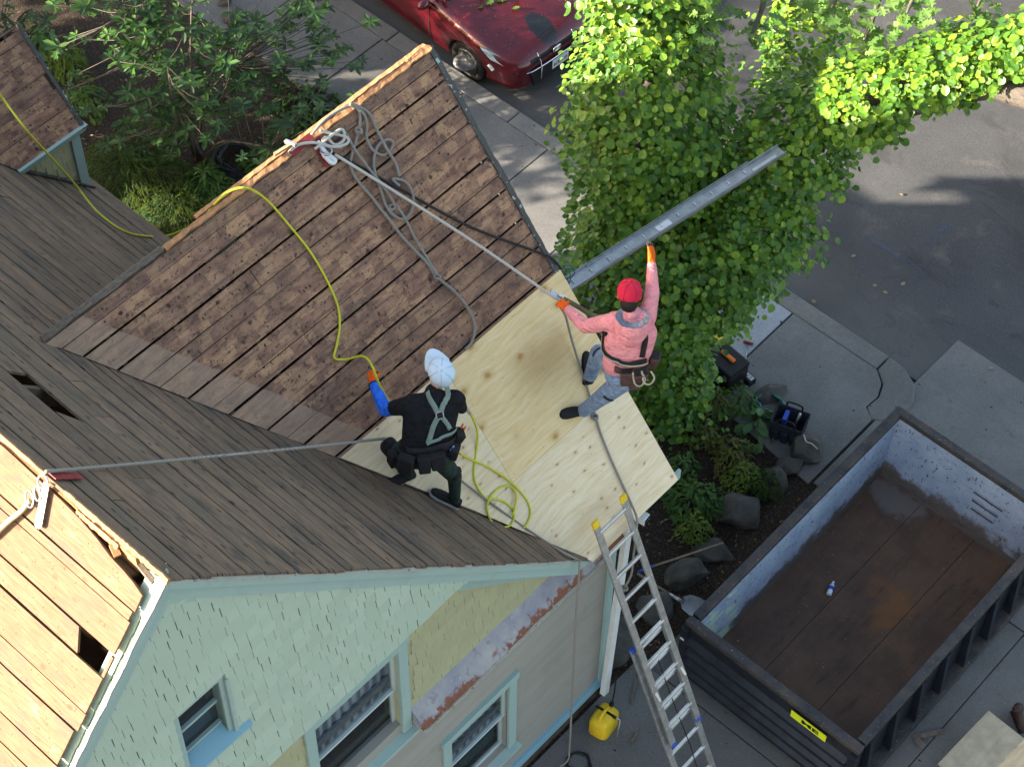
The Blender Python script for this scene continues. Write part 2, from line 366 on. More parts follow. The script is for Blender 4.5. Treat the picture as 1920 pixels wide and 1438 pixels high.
def mat_ply(name, base, warm, pale, knots, stain=None):
    t = NT(name, .7, spec=.25); x, y, z = t.sep(); w = t.math('MULTIPLY', t.math('ADD', x, WX), 1/CW); vec = t.comb(y, w, 0.)
    wob = t.noise(1.6, vec, detail=3)
    w2 = t.math('ADD', w, t.math('MULTIPLY', wob, .16)); v2 = t.comb(y, w2, 0.)
    g1 = t.noise(1., t.map(v2, scale=(3, 26, 1), rot=(0, 0, .1)), detail=5, rough=.65)
    g2 = t.noise(1., t.map(v2, scale=(1.2, 4, 1)), detail=3)
    c = t.ramp(g1, [(.3, warm), (.52, base), (.75, pale)])
    c = t.mix(t.math('MULTIPLY', t.ss(g2, .5, .7), .45), c, warm)
    v, vc = t.vor(1., t.map(v2, scale=knots[0]), dim='2D'); k = t.sep(vc)[0]
    on = t.ss(k, 1-knots[1], 1-knots[1]+.03)
    ring = t.math('MULTIPLY', t.math('ADD', t.math('SINE', t.math('MULTIPLY', v, 55)), 1), .5)
    c = t.mix(t.math('MULTIPLY', t.math('MULTIPLY', on, t.ss(v, knots[2]*2.6, knots[2]*.6)), t.math('ADD', t.math('MULTIPLY', ring, .35), .3)), c, knots[3])
    c = t.mix(t.math('MULTIPLY', on, t.ss(v, knots[2], knots[2]*.5)), c, knots[4])
    if stain:
        dx_ = t.math('SUBTRACT', y, stain[0]); dy_ = t.math('SUBTRACT', w, stain[1])
        rr = t.math('SQRT', t.math('ADD', t.math('MULTIPLY', dx_, dx_), t.math('MULTIPLY', t.math('MULTIPLY', dy_, dy_), 1.6)))
        rr = t.math('ADD', rr, t.math('MULTIPLY', t.math('SUBTRACT', wob, .5), .5))
        c = t.mix(t.math('MULTIPLY', t.ss(rr, .52, .05), .5), c, (.30, .17, .06))
    sc3 = t.noise(5, vec, detail=7, rough=.75); c = t.mix(t.math('MULTIPLY', t.ss(sc3, .60, .72), .35), c, (.33, .25, .16))
    gx = t.math('ABSOLUTE', t.math('SUBTRACT', t.math('FRACT', t.math('MULTIPLY', y, 1/.41)), .5)); gy = t.math('ABSOLUTE', t.math('SUBTRACT', t.math('FRACT', t.math('MULTIPLY', w, 1/.2)), .5))
    c = t.mix(t.math('MULTIPLY', t.math('MULTIPLY', t.ss(gx, .014, .009), t.ss(gy, .03, .02)), .6), c, (.2, .16, .12))
    t.col(c); t.bump(g1, .15, .003); return t.m
MT['ply_warm'] = mat_ply('plywood_warm', (.74, .57, .32), (.66, .46, .225), (.79, .65, .42), ((3.0, 4.0, 1), .42, .13, (.52, .32, .12), (.46, .26, .10)), stain=(5.15, 3.05))
MT['ply_pale'] = mat_ply('plywood_pale', (.73, .60, .41), (.65, .49, .295), (.80, .69, .52), ((5.0, 8, 1), .30, .10, (.52, .38, .23), (.34, .215, .12)))

house = tag(empty('house', (0, 0, 0)), 'pale green shingled house with its roof stripped to weathered boards', 'house')

def board(slope, sa, sb, t0, t1, m, parent, th=.022, h0=0., segs=3, name='board', jag=.003, sa1=None, sb1=None, lift=.004):
    """one roof board: from s=sa to sb, slope distance t0..t1 (sa1/sb1: ends at the t1 edge)"""
    sa1 = sa if sa1 is None else sa1; sb1 = sb if sb1 is None else sb1
    q = MB(); vs_ = []; dz = [U(-lift, lift) for _ in range(2)]
    for i in range(segs+1):
        f = i/segs; a = sa+(sb-sa)*f; b = sa1+(sb1-sa1)*f
        j0, j1 = U(-jag, jag), U(-jag, jag); hh = h0+dz[0]*(1-f)+dz[1]*f
        vs_ += [slope(a, t0+j0, hh-th), slope(b, t1+j1, hh-th), slope(b, t1+j1, hh+U(-.001, .001)), slope(a, t0+j0, hh+U(-.001, .001))]
    fs = [(0, 1, 2, 3), tuple(segs*4+k for k in (3, 2, 1, 0))]
    for i in range(segs):
        o_ = i*4; fs += [(o_+k, o_+4+k, o_+4+(k+1) % 4, o_+(k+1) % 4) for k in range(4)]
    q.add(vs_, fs); return fixn(q.build(name, m, parent))
def rafters(name, slope, s0, s1, t0, t1, step, across=True):
    q = MB(); s = s0
    while s <= s1+1e-6:
        a0, a1, a2, a3 = slope(s-.022, t0, -.17), slope(s+.022, t0, -.17), slope(s+.022, t1, -.17), slope(s-.022, t1, -.17)
        b0, b1, b2, b3 = slope(s-.022, t0, -.028), slope(s+.022, t0, -.028), slope(s+.022, t1, -.028), slope(s-.022, t1, -.028)
        q.hexa([a0, a1, a2, a3, b0, b1, b2, b3]); s += step
    return fixn(q.build(name, MT['attic'], house))

# ---- main roof, street side
rm = rafters('main_roof_slope', S_main, XL+.1, -.25, .1, LM-.05, .62)
t = .0; k = 0
HOLE = ((-2.076,0.570,8.358), (-1.790,0.814,8.080))
rows = []
while t < LM-.06:
    w_ = random.choice([.14, .19, .21, .23, .25, .19]); 
    if LM-t-w_ < .1: w_ = LM-t
    rows.append((t, t+w_-U(.016, .034))); t += w_
h_t = .5*(HOLE[0][1]+HOLE[1][1])/CM; hx = (-2.62, -2.06)
hole_row = min(range(len(rows)), key=lambda i: abs(.5*sum(rows[i])-h_t))
for k, (t0, t1) in enumerate(rows):
    ybot = t1*CM
    ends = [XL-.02]; x_ = XL+U(1.5, 3.5)
    while x_ < -.8:
        ends.append(x_); x_ += U(2.6, 5.)
    ends.append(U(-.012, .012) if k else .02)
    for a, b in zip(ends, ends[1:]):
        if k == hole_row and a < hx[0] and b > hx[1]:
            board(S_main, a, hx[0], t0, t1, MT['main'], rm, sa1=a, sb1=hx[0]+.02); board(S_main, hx[1], b, t0, t1, MT['main'], rm, sa1=hx[1]+.13)
        elif k == hole_row and a < hx[1] and b > hx[0]:
            if a < hx[0]-.1: board(S_main, a, hx[0], t0, t1, MT['main'], rm)
            if b > hx[1]+.1: board(S_main, hx[1], b, t0, t1, MT['main'], rm, sa1=hx[1]+.13)
        else: board(S_main, a, b-.006, t0, t1, MT['main'], rm, segs=4)
# ---- main roof, garden (sunlit) side
rb = rafters('back_roof_slope', S_back, XL+.1, -.3, .06, LM-.05, .6)
ed = [.10, .36, .44, .72, .90, 1.2, 1.36, 1.66, 1.84, 2.14]
while ed[-1] < LM-.35: ed.append(ed[-1]+random.choice([.18, .26, .3]))
rows = [(x, y-U(.010, .016)) for x, y in zip(ed, ed[1:]+[LM])]
for k, (t0, t1) in enumerate(rows):
    e = -.085-U(0, .03)
    if k == 0:                                             # torn top board with a wavy upper edge
        q = MB(); top = [(-.10, .215), (-.2, .185), (-.32, .165), (-.46, .15), (-.6, .115), (-.8, .085), (-1.0, .07), (-1.3, .06), (-1.6, .05), (-1.85, .06), (-2.3, .05), (XL, .05)]
        poly = [(-.095, t1)]+top+[(XL, t1)]
        q.prism([S_back(s, tt, -.022) for s, tt in poly], S_back(0, 0, .022)-S_back(0, 0, 0)); fixn(q.build('board', MT['back'], rb)); continue
    if k == 3:                                             # the broken board
        board(S_back, XL, -.44, t0, t1, MT['back'], rb, segs=5, sb1=-.36); board(S_back, -.11, -.085, t0, t1, MT['back'], rb, segs=1); continue
    sp = -3.3+U(-.7, .7)
    board(S_back, XL, sp-.006, t0, t1, MT['back'], rb, segs=3); board(S_back, sp, e, t0, t1, MT['back'], rb, segs=4, jag=.006)
# ridge lumber of the main roof
q = MB(); q.hexa([V(a) for a in ((XL,-.02,HR-.22),(-.28,-.02,HR-.22),(-.28,.02,HR-.22),(XL,.02,HR-.22),(XL,-.02,HR-.05),(-.28,-.02,HR-.05),(-.28,.02,HR-.05),(XL,.02,HR-.05))]); q.build('ridge_beam', MT['torn'], house)
def torn_strip(slope, s0, s1, t0, t1, m, parent, n=40, amp=.02, name='torn_ridge_board', h=.004, th=.02, side=1):
    q = MB(); top = []; bot = []; w_ = 0
    for i in range(n+1):
        s = s0+(s1-s0)*i/n; w_ = .6*w_+U(-amp, amp)
        top.append((s, t0+U(-.3, .3)*amp)); bot.append((s, t1+w_*side))
    vs_ = []
    for (a, b), (c, d_) in zip(top, bot):
        vs_ += [slope(a, b, h-th), slope(c, d_, h-th), slope(c, d_, h+U(-.004, .006)), slope(a, b, h+U(0, .008))]
    fs = [(0, 1, 2, 3), tuple(n*4+k for k in (3, 2, 1, 0))]
    for i in range(n): fs += [(i*4+k, i*4+4+k, i*4+4+(k+1) % 4, i*4+(k+1) % 4) for k in range(4)]
    q.add(vs_, fs); return fixn(q.build(name, m, parent))
torn_strip(S_back, -1.0, .03, -.012, .022, MT['torn'], rb, 46, .009)
torn_strip(S_back, XL, -1.2, -.012, .02, MT['torn'], rb, 90, .01)
torn_strip(S_back, -.86, -.44, .05, .085, MT['torn'], rb, 24, .006, h=-.012)

q = MB(); q.bar(S_back(-.5, .085, -.03), S_back(-.42, .13, -.03), .05, .05); fixn(q.build('lumber_stub', MT['torn'], rb))
q = MB(); q.bar(S_back(-.26, .09, -.06), S_back(-.10, .12, -.06), .035, .04); fixn(q.build('lumber_stub', MT['oldwood'], rb))

# ---- front wing, right slope (boards) and left slope
rw = rafters('wing_roof_slope', S_wing, R0Y+.5, YF-.35, .1, LW*.55, .55)
def val_y(t): return R0Y+QW/PM*t*CW
gaps = [0, .165, .335, .60, .78, .92, 1.16, 1.35, 1.50, 1.82, 1.98, 2.14, 2.42, 2.75, 3.1, 3.4, 3.7, 4.0, 4.3, 4.6, LW]
wide = {2, 3, 6, 8, 9, 11, 12}
for k, (a, b) in enumerate(zip(gaps, gaps[1:])):
    g_ = .024 if (k+1) in wide else .007
    e = YF-.03-U(0, .012)
    y0, y1 = val_y(a)+.012, val_y(b-g_)+.012
    if k in (3, 7):
        sp = y0+(e-y0)*(.36 if k == 3 else .30)
        board(S_wing, y0, sp-.008, a, b-g_, MT['wing'], rw, sa1=y1, sb1=sp+.0, segs=3); board(S_wing, sp, e, a, b-g_, MT['wing'], rw, segs=4, sa1=sp+.008)
    else: board(S_wing, y0, e, a+(.045 if k == 0 else 0), b-g_, MT['wing'], rw, sa1=y1, segs=5, lift=.006)
rl = rafters('wing_left_slope', S_wleft, R0Y+1.2, YF-.35, .1, 1.2, .55)
for k in range(20):
    a, b = LL*k/20, LL*(k+1)/20-.008
    board(S_wleft, val_l(a)+.012, YF-.03, a, b, MT['main'], rl, sa1=val_l(b)+.012, segs=3)
# torn ridge strips of the wing
S_cap = lambda s, t, h=0: V((-WX+t, s, HW+.012+h-abs(t)*.25))
torn_strip(S_cap, 3.0, YF-.02, -.075, -.028, MT['torn'], rw, 60, .007, h=.012)
torn_strip(S_cap, 2.6, 4.95, -.012, .038, MT['torn'], rw, 50, .010, h=.004); torn_strip(S_cap, 5.5, YF-.01, -.028, .036, MT['torn'], rw, 10, .008, h=.006)
torn_strip(S_cap, 4.9, 5.5, .008, .04, MT['torn'], rw, 14, .006, h=.002)
torn_strip(S_wing, R0Y+.02, 2.58, -.03, .02, MT['oldwood'], rw, 34, .008, h=.012)
torn_strip(S_wleft, R0Y+.05, YF, -.01, .05, MT['torn'], rl, 80, .012, h=.012)
torn_strip(S_wing, R0Y+.03, 3.2, .028, .044, MT['oldwood'], rw, 50, .004, h=-.012)
q = MB(); q.bar((-WX, R0Y+.25, HW-.1), (-WX, YF-.06, HW-.1), .04, .15); q.build('ridge_beam', MT['attic'], house)
# plywood
def sheet(name, pts, m, label=None, h=.018):
    q = MB(); q.prism([S_wing(s, t, .004) for s, t in pts], S_wing(0, 0, h)-S_wing(0, 0, 0)); o = fixn(q.build(name, m, rw))
    if label: o['label'] = label
    return o
T0, T1, T2 = LW-2.45, LW-1.15, LW+.035
ys = 4.25
sheet('plywood_sheet', [(val_y(T0)+.02, T0), (ys-.003, T0), (ys-.003, T1-.003), (val_y(T1)+.02, T1-.003)], MT['ply_pale'], 'pale plywood sheet cut along the valley under the kneeling worker')
sheet('plywood_sheet', [(ys, T0), (YF+.03, T0), (YF+.03, T1-.003), (ys, T1-.003)], MT['ply_warm'], 'yellow plywood sheet with round knots and a brown stain')
sheet('plywood_sheet', [(val_y(T1)+.02, T1), (YF+.025, T1), (YF+.03, T2), (val_y(T2)-.02, T2)], MT['ply_pale'], 'pale streaky plywood sheet along the eave')
# front rake edge of the wing
q = MB(); q.hexa([S_wing(YF-.03, -.01, -.16), S_wing(YF, -.01, -.16), S_wing(YF, LW, -.16), S_wing(YF-.03, LW, -.16), S_wing(YF-.03, -.01, .004), S_wing(YF, -.01, .004), S_wing(YF, LW, .004), S_wing(YF-.03, LW, .004)])
fixn(q.build('rake_board', MT['aqua'], house))
torn_strip(lambda s, t, h=0: S_wing(t, s, h), .0, T0-.01, YF-.035, YF+.022, MT['dark_edge'], house, 60, .005, name='drip_edge', h=.012, th=.012)
q = MB(); q.hexa([S_wleft(YF-.03, .02, -.16), S_wleft(YF, .02, -.16), S_wleft(YF, LL, -.16), S_wleft(YF-.03, LL, -.16), S_wleft(YF-.03, .02, .004), S_wleft(YF, .02, .004), S_wleft(YF, LL, .004), S_wleft(YF-.03, LL, .004)])
fixn(q.build('rake_board', MT['aqua'], house))
for S_, l_ in ((S_wing, LW-.1), (S_wleft, LL-.1)):
    q = MB(); q.hexa([S_(YC-.05, .2, -.19), S_(YF-.035, .2, -.19), S_(YF-.035, l_, -.19), S_(YC-.05, l_, -.19), S_(YC-.05, .2, -.175), S_(YF-.035, .2, -.175), S_(YF-.035, l_, -.175), S_(YC-.05, l_, -.175)]); fixn(q.build('soffit', MT['attic'], house))
# eave fascia of the wing
q = MB(); q.box((-.035, (YE+YF)/2+.1, ZE-.10), (.03, YF-YE+.1, .14)); q.build('fascia', MT['aqua'], house)

# ---- gable wall
XG = -.05; ZG = 5.42; YG = (HR-ZG)/PM
win = (-.13, .27, 6.36, 7.16)                              # attic window opening y0,y1,z0,z1
def gable_half(z): return (HR-.10-z)/PM
gw = MB()
def yz(y, z, x=XG-.03): return V((x, y, z))
for poly in ([(-gable_half(ZG), ZG), (gable_half(ZG), ZG), (gable_half(win[2]), win[2]), (-gable_half(win[2]), win[2])],
             [(-gable_half(win[2]), win[2]), (win[0], win[2]), (win[0], win[3]), (-gable_half(win[3]), win[3])],
             [(win[1], win[2]), (gable_half(win[2]), win[2]), (gable_half(win[3]), win[3]), (win[1], win[3])],
             [(-gable_half(win[3]), win[3]), (gable_half(win[3]), win[3]), (0, HR-.1)]):
    gw.prism([yz(*q) for q in poly], (-.1, 0, 0))
gwall = fixn(gw.build('gable_wall', MT['mint'], house))
ROWH = .142
nrow = int((HR-.12-ZG)/ROWH)+1
sh = []
for r_ in range(nrow):
    z = ZG-.01+r_*ROWH; y = -2.3+U(-.1, 0); lim = gable_half(z)-.02
    if lim < .03: break
    y = -lim
    while y < lim:
        w_ = random.choice([.08, .09, .1, .11, .12, .13, .16]); g_ = random.choice([.001, .0015, .002, .002, .003, .004, .007, .009])
        a, b = y, min(y+w_-g_, lim); y += w_
        if b-a < .02: continue
        zt = z+ROWH+.02
        segs_ = [(a, b)]
        if z+ROWH > win[2]+.01 and z < win[3]-.005:
            segs_ = []
            if a < win[0]-.06: segs_.append((a, min(b, win[0]-.055)))
            if b > win[1]+.06: segs_.append((max(a, win[1]+.055), b))
        for a_, b_ in segs_:
            if b_-a_ > .015: sh.append((a_, b_, z, zt))
def shingle(q, x, a, b, z, zt, proud=.023):
    lim0 = gable_half(zt)
    def cl(y): return max(-lim0, min(lim0, y))
    pz = proud+U(-.003, .004); dz = U(-.004, .004)
    q.hexa([V((x-.02, a, z+dz)), V((x+pz, a, z+dz)), V((x+pz, b, z+dz)), V((x-.02, b, z+dz)),
            V((x-.02, cl(a), zt)), V((x+.001, cl(a), zt)), V((x+.001, cl(b), zt)), V((x-.02, cl(b), zt))])
sh.sort(key=lambda s: (abs(s[0]-.9)+abs(s[2]-6.6)*1.2+(3 if s[0] < -1.3 else 0)))
for s_ in sh[:300]:
    q = MB(); shingle(q, XG, *s_); q.build('shingle', MT['mint'], gwall)
q = MB()
for s_ in sh[300:]: shingle(q, XG, *s_)
if q.v: stuff(q.build('shingles', MT['mint'], gwall))
# soffit strip under the gable
q = MB(); q.box((XG-.1, 0, ZG-.015), (.2, 2*YG-.3, .03)); q.build('gable_soffit', MT['yellow'], house)
# rakes of the main gable
def rake(sgn, m, name, x0, x1, d0, d1, l=None):
    S_ = S_main if sgn > 0 else S_back; l = l or LM
    e0, e1 = d0*PM, d1*PM                                   # mitred at the peak
    q = MB(); q.hexa([S_(x0, e1, -d1), S_(x1, e1, -d1), S_(x1, l, -d1), S_(x0, l, -d1), S_(x0, e0, -d0), S_(x1, e0, -d0), S_(x1, l, -d0), S_(x0, l, -d0)])
    return fixn(q.build(name, m, house))
rake(1, MT['aqua'], 'rake_board', -.075, -.022, .03, .20); rake(-1, MT['aqua'], 'rake_board', -.05, -.022, .11, .20)
rake(1, MT['aqua'], 'rake_moulding', -.022, .004, .034, .095); rake(-1, MT['aqua'], 'rake_moulding', -.022, .004, .034, .095)
torn_strip(lambda s, t, h=0: S_back(t, s, h), .02, LM, -.028, .008, MT['chippy'], house, 60, .005, name='rake_edge_strip', h=-.022, th=.012)
q = MB(); q.prism([V((-.10, y, z)) for y, z in ((-.2, HR-.2*PM-.36), (0, HR-.36), (.2, HR-.2*PM-.36), (.2, HR-.2*PM-.08), (0, HR-.08), (-.2, HR-.2*PM-.08))], (.07, 0, 0)); fixn(q.build('peak_block', MT['aqua'], house))
torn_strip(lambda s, t, h=0: S_main(t, s, h), .02, LM, -.04, .012, MT['chippy'], house, 60, .006, name='rake_edge_strip', h=-.024, th=.01)
# attic window
def part(name, q, m, parent): return q.build(name, m, parent)
aw = part('attic_window', MB().box((XG-.09, win[0]-.025, (win[2]+win[3])/2), (.16, .05, win[3]-win[2])).box((XG-.09, win[1]+.025, (win[2]+win[3])/2), (.16, .05, win[3]-win[2])).box((XG-.09, (win[0]+win[1])/2, win[3]+.02), (.16, win[1]-win[0]+.1, .04)), MT['aqua'], house)
yc, zc = (win[0]+win[1])/2, (win[2]+win[3])/2
for z_, h_ in ((zc, .035), (win[2]+.07, .03)): MB().box((XG-.105, yc, z_), (.03, win[1]-win[0], h_)).build('sash_bar', MT['aqua'], aw)
t_ = NT('dark_window_glass', .08, spec=.6); t_.col((.012, .013, .016)); MT['darkglass'] = t_.m
q = MB(); q.box((XG-.125, yc, zc), (.008, win[1]-win[0], win[3]-win[2])); q.build('pane', MT['darkglass'], aw)
q = MB(); q.prism([V((XG-.12, win[0]-.04, win[2]+.05)), V((XG+.05, win[0]-.04, win[2]-.03)), V((XG+.05, win[0]-.04, win[2]-.06)), V((XG-.12, win[0]-.04, win[2]-.06))], (0, win[1]-win[0]+.22, 0)); fixn(q.build('sill', MT['blue_trim'], aw))
q = MB(); q.box((XG+.012, win[1]+.055, zc-.06), (.02, .03, win[3]-win[2]+.1)); q.build('casing', MT['aqua'], aw)

# ---- lower walls on the driveway side
XW = -.2; YC = 5.17
wA = (1.16, 2.16, 3.45, 5.0); wB = (2.78, 3.62, 1.0, 2.40)  # glazed openings y0,y1,z0,z1
def wall_with_hole(name, m, y0, y1, z0, z1, hole=None, x=XW, th=.12):
    q = MB()
    if hole:
        a, b, c, d_ = hole
        for Y0, Y1, Z0, Z1 in ((y0, a, z0, z1), (b, y1, z0, z1), (a, b, z0, c), (a, b, d_, z1)):
            if Y1-Y0 > .001 and Z1-Z0 > .001: q.box((x-th/2, (Y0+Y1)/2, (Z0+Z1)/2), (th, Y1-Y0, Z1-Z0))
    else: q.box((x-th/2, (y0+y1)/2, (z0+z1)/2), (th, y1-y0, z1-z0))
    return q.build(name, m, house)
q = MB(); rk = lambda z: (HR-.16-z)/PM
for poly in ([(-rk(3.6), 3.6), (wA[0], 3.6), (wA[0], wA[3]), (-rk(wA[3]), wA[3])], [(wA[1], 3.6), (YC, 3.6), (YC, 3.68), (rk(3.75), 3.75), (rk(wA[3]), wA[3]), (wA[1], wA[3])], [(-rk(wA[3]), wA[3]), (rk(wA[3]), wA[3]), (rk(ZG+.02), ZG+.02), (-rk(ZG+.02), ZG+.02)]):
    q.prism([V((XW, a, b)) for a, b in poly], (-.12, 0, 0))
yw = fixn(q.build('upper_wall', MT['yellow'], house))
gwl = wall_with_hole('lower_wall', MT['grey_side'], -YE+.3, YC, .36, 3.6, (wB[0], wB[1], wB[2], wB[3]))
gwl2 = None
# courses on the upper wall: shingles
us = []
for r_ in range(13):
    z = 3.72+r_*.135; y = .6+U(-.1, 0); top_lim = lambda zz: (HR-.2-zz)/PM
    while y < YC-.05:
        w_ = random.choice([.09, .1, .11, .12, .14]); a, b = y, y+w_-random.choice([.001, .001, .002, .004]); y += w_
        if z+.135 > ZG: continue
        if z < wA[3]+.12 and b > wA[0]-.1 and a < wA[1]+.12: continue
        if b > top_lim(z+.14): continue
        us.append((a, b, z, z+.15))
us.sort(key=lambda s: -s[0])
for s_ in us[:300]:
    q = MB(); q.hexa([V((XW-.005, s_[0], s_[2])), V((XW+.014, s_[0], s_[2])), V((XW+.014, s_[1], s_[2])), V((XW-.005, s_[1], s_[2])), V((XW-.005, s_[0], s_[3])), V((XW+.002, s_[0], s_[3])), V((XW+.002, s_[1], s_[3])), V((XW-.005, s_[1], s_[3]))])
    q.build('shingle', MT['yellow'], yw)
# narrow clapboards on the lower wall
z = .47
while z < 3.6:
    spans = [(1.0, YC-.02)]
    if z < wB[3]+.12 and z+.05 > wB[2]-.12: spans = [(1.0, wB[0]-.11), (wB[1]+.11, YC-.02)]
    if z > 3.28: spans = [(max(a, 2.2), b) for a, b in spans if b > 2.3]
    for a, b in spans:
        q = MB(); q.hexa([V((XW-.005, a, z)), V((XW+.010, a, z)), V((XW+.010, b, z)), V((XW-.005, b, z)), V((XW-.005, a, z+.052)), V((XW+.002, a, z+.052)), V((XW+.002, b, z+.052)), V((XW-.005, b, z+.052))]); q.build('clapboard', MT['grey_side'], gwl)
    z += .05
# blue frieze under the right rake
q = MB(); q.prism([V((XW+.03, y, z)) for y, z in ((2.9, ZG-.03), (2.9, ZG-.2), (4.12, 4.02), (4.3, 4.0), (3.06, ZG-.03))], (-.02, 0, 0)); fixn(q.build('frieze_board', MT['blue_trim'], house))
q = MB(); q.prism([V((XW+.045, y, z)) for y, z in ((2.9, ZG-.20), (2.9, ZG-.33), (4.08, 3.9), (4.12, 4.02))], (-.02, 0, 0)); fixn(q.build('frieze_board', MT['aqua'], house))
# pent strip of rusted metal
def mat_rust():
    t = NT('rusted_pent_metal', .75, spec=.3); x, y, z = t.sep(); f = t.noise(3, detail=6, rough=.6); h = t.noise(11, detail=6, rough=.65)
    c = t.ramp(f, [(.3, (.20, .21, .27)), (.5, (.29, .29, .32)), (.7, (.38, .375, .36))])
    c = t.mix(t.math('MULTIPLY', t.ss(h, .56, .64), .5), c, (.16, .15, .19))
    m_ = t.math('ADD', t.math('MULTIPLY', t.math('ADD', x, .2), 3.2), t.math('MULTIPLY', h, .9))
    c = t.mix(t.math('MULTIPLY', t.ss(m_, .86, .98), t.ss(t.noise(1.6, detail=4), .38, .46)), c, t.ramp(h, [(.3, (.12, .04, .025)), (.7, (.26, .10, .06))]))
    c = t.mix(t.ss(t.noise(36, detail=3), .68, .72), c, (.55, .55, .54))
    t.col(c); t.bump(h, .5, .01); return t.m
MT['rust'] = mat_rust()
q = MB(); n_ = 26
vs_ = []
for i in range(n_+1):
    y = 2.28+(YC+.02-2.28)*i/n_
    vs_ += [V((XW-.0, y, 3.52)), V((.0+U(-.006, .006), y, 3.515+U(-.004, .004))), V((.0+U(-.006, .006), y, 3.54)), V((XW, y, 3.76+U(-.006, .006)))]
fs = [(0, 1, 2, 3), tuple(n_*4+k for k in (3, 2, 1, 0))]
for i in range(n_): fs += [(i*4+k, i*4+4+k, i*4+4+(k+1) % 4, i*4+(k+1) % 4) for k in range(4)]
fixn(q.add(vs_, fs).build('pent_roof', MT['rust'], house))
torn_strip(lambda s, t, h=0: V((t, s, 3.545+h)), 2.27, YC+.02, -.02, .008, MT['chippy'], house, 50, .004, name='pent_edge', h=.004, th=.03)
# windows
def mat_curtain():
    t = NT('old_curtain', .9); x, y, z = t.sep(); f = t.math('SINE', t.math('MULTIPLY', y, 62)); t.col(t.mix(t.ss(f, -1, 1), (.20, .22, .25), (.50, .53, .57))); return t.m
MT['curtain'] = mat_curtain()
def mat_glass():
    t = NT('window_glass', .04, spec=.5); g_ = t.n('BsdfGlass'); 
    tr = t.n('BsdfTransparent'); gl = t.n('BsdfGlossy'); gl.inputs['Roughness'].default_value = .05
    mx = t.n('MixShader'); mx.inputs[0].default_value = .10
    tr.inputs[0].default_value = (.8, .84, .86, 1)
    t.put(mx.inputs[1], tr.outputs[0]); t.put(mx.inputs[2], gl.outputs[0]); t.put(t.t.nodes['Material Output'].inputs[0], mx.outputs[0]); return t.m
MT['glass'] = mat_glass()
MT['sashwhite'] = mat_paint('sash_paint', (.45, .53, .54), (.3, .36, .36), .4)
MT['room'] = plain('dark_room', (.035, .033, .03), .95)
MT['weatherwood'] = mat_torn('grey_meeting_rail', (.12, .13, .14), (.3, .31, .32))
def dh_window(y0, y1, z0, z1, x, rail):
    w = MB()
    cw = .11
    w.box((x+.012, y0-cw/2, (z0+z1)/2), (.05, cw, z1-z0)); w.box((x+.012, y1+cw/2, (z0+z1)/2), (.05, cw, z1-z0))
    w.box((x+.016, (y0+y1)/2, z1+.055), (.07, y1-y0+2*cw+.03, .11)); o = w.build('window', MT['aqua'], house); bevel(o, .006)
    q = MB()
    fw = .035; zm = z0+(z1-z0)*rail
    for Y in (y0+fw/2, y1-fw/2): q.box((x-.05, Y, (zm+z1)/2), (.035, fw, z1-zm)); 
    q.box((x-.05, (y0+y1)/2, z1-fw/2), (.036, y1-y0, fw)); q.box((x-.048, (y0+y1)/2, zm), (.045, y1-y0, .035))
    q.build('upper_sash', MT['sashwhite'], o)
    q = MB()
    for Y in (y0+fw/2, y1-fw/2): q.box((x-.085, Y, (zm+z0)/2-.02), (.033, fw, zm-z0+.0))
    q.box((x-.085, (y0+y1)/2, z0+.03), (.034, y1-y0, .06)); q.build('lower_sash', MT['sashwhite'], o)
    MB().box((x-.052, (y0+y1)/2, (zm+z1)/2), (.006, y1-y0-.07, z1-zm-.05)).build('pane', MT['glass'], o)
    MB().box((x-.087, (y0+y1)/2, (zm+z0)/2), (.006, y1-y0-.07, zm-z0-.05)).build('pane', MT['glass'], o)
    q = MB(); q.prism([V((x-.1, y0-.14, z0)), V((x+.09, y0-.14, z0-.03)), V((x+.09, y0-.14, z0-.07)), V((x-.1, y0-.14, z0-.07))], (0, y1-y0+.28, 0)); fixn(q.build('sill', MT['aqua'], o))
    # room behind: curtain, box
    n_ = 40; vs_ = [V((x-.125+.012*math.sin(i*1.3), y0+(y1-y0)*i/n_, zz)) for i in range(n_+1) for zz in (zm-.22, z1+.02)]
    MB().add(vs_, [(2*i, 2*i+2, 2*i+3, 2*i+1) for i in range(n_)]).build('curtain', MT['curtain'], o, True)
    MB().box((x-.10, (y0+y1)/2, zm+.12), (.03, y1-y0, .09)).build('blind_rail', MT['weatherwood'], o)
    MB().box((x-.5, (y0+y1)/2, (z0+z1)/2), (.03, y1-y0+.6, z1-z0+.6)).build('room_back', MT['room'], o)
    return o
wa = dh_window(*wA, XW, .52); wb = dh_window(*wB, XW, .5)
# corner board, base trim, foundation
MB().box((XW+.008, YC-.02, 1.99), (.05, .10, 3.1)).build('corner_board', MT['aqua'], house)
MB().box((XW+.012, (YC+.0-4.2)/2, .40), (.06, YC+4.2, .16)).build('base_trim', MT['blue_trim'], house)
MB().box((XW-.15, (YC-4.2)/2, .15), (.26, YC+4.14, .34)).build('foundation', MT['found'], house)
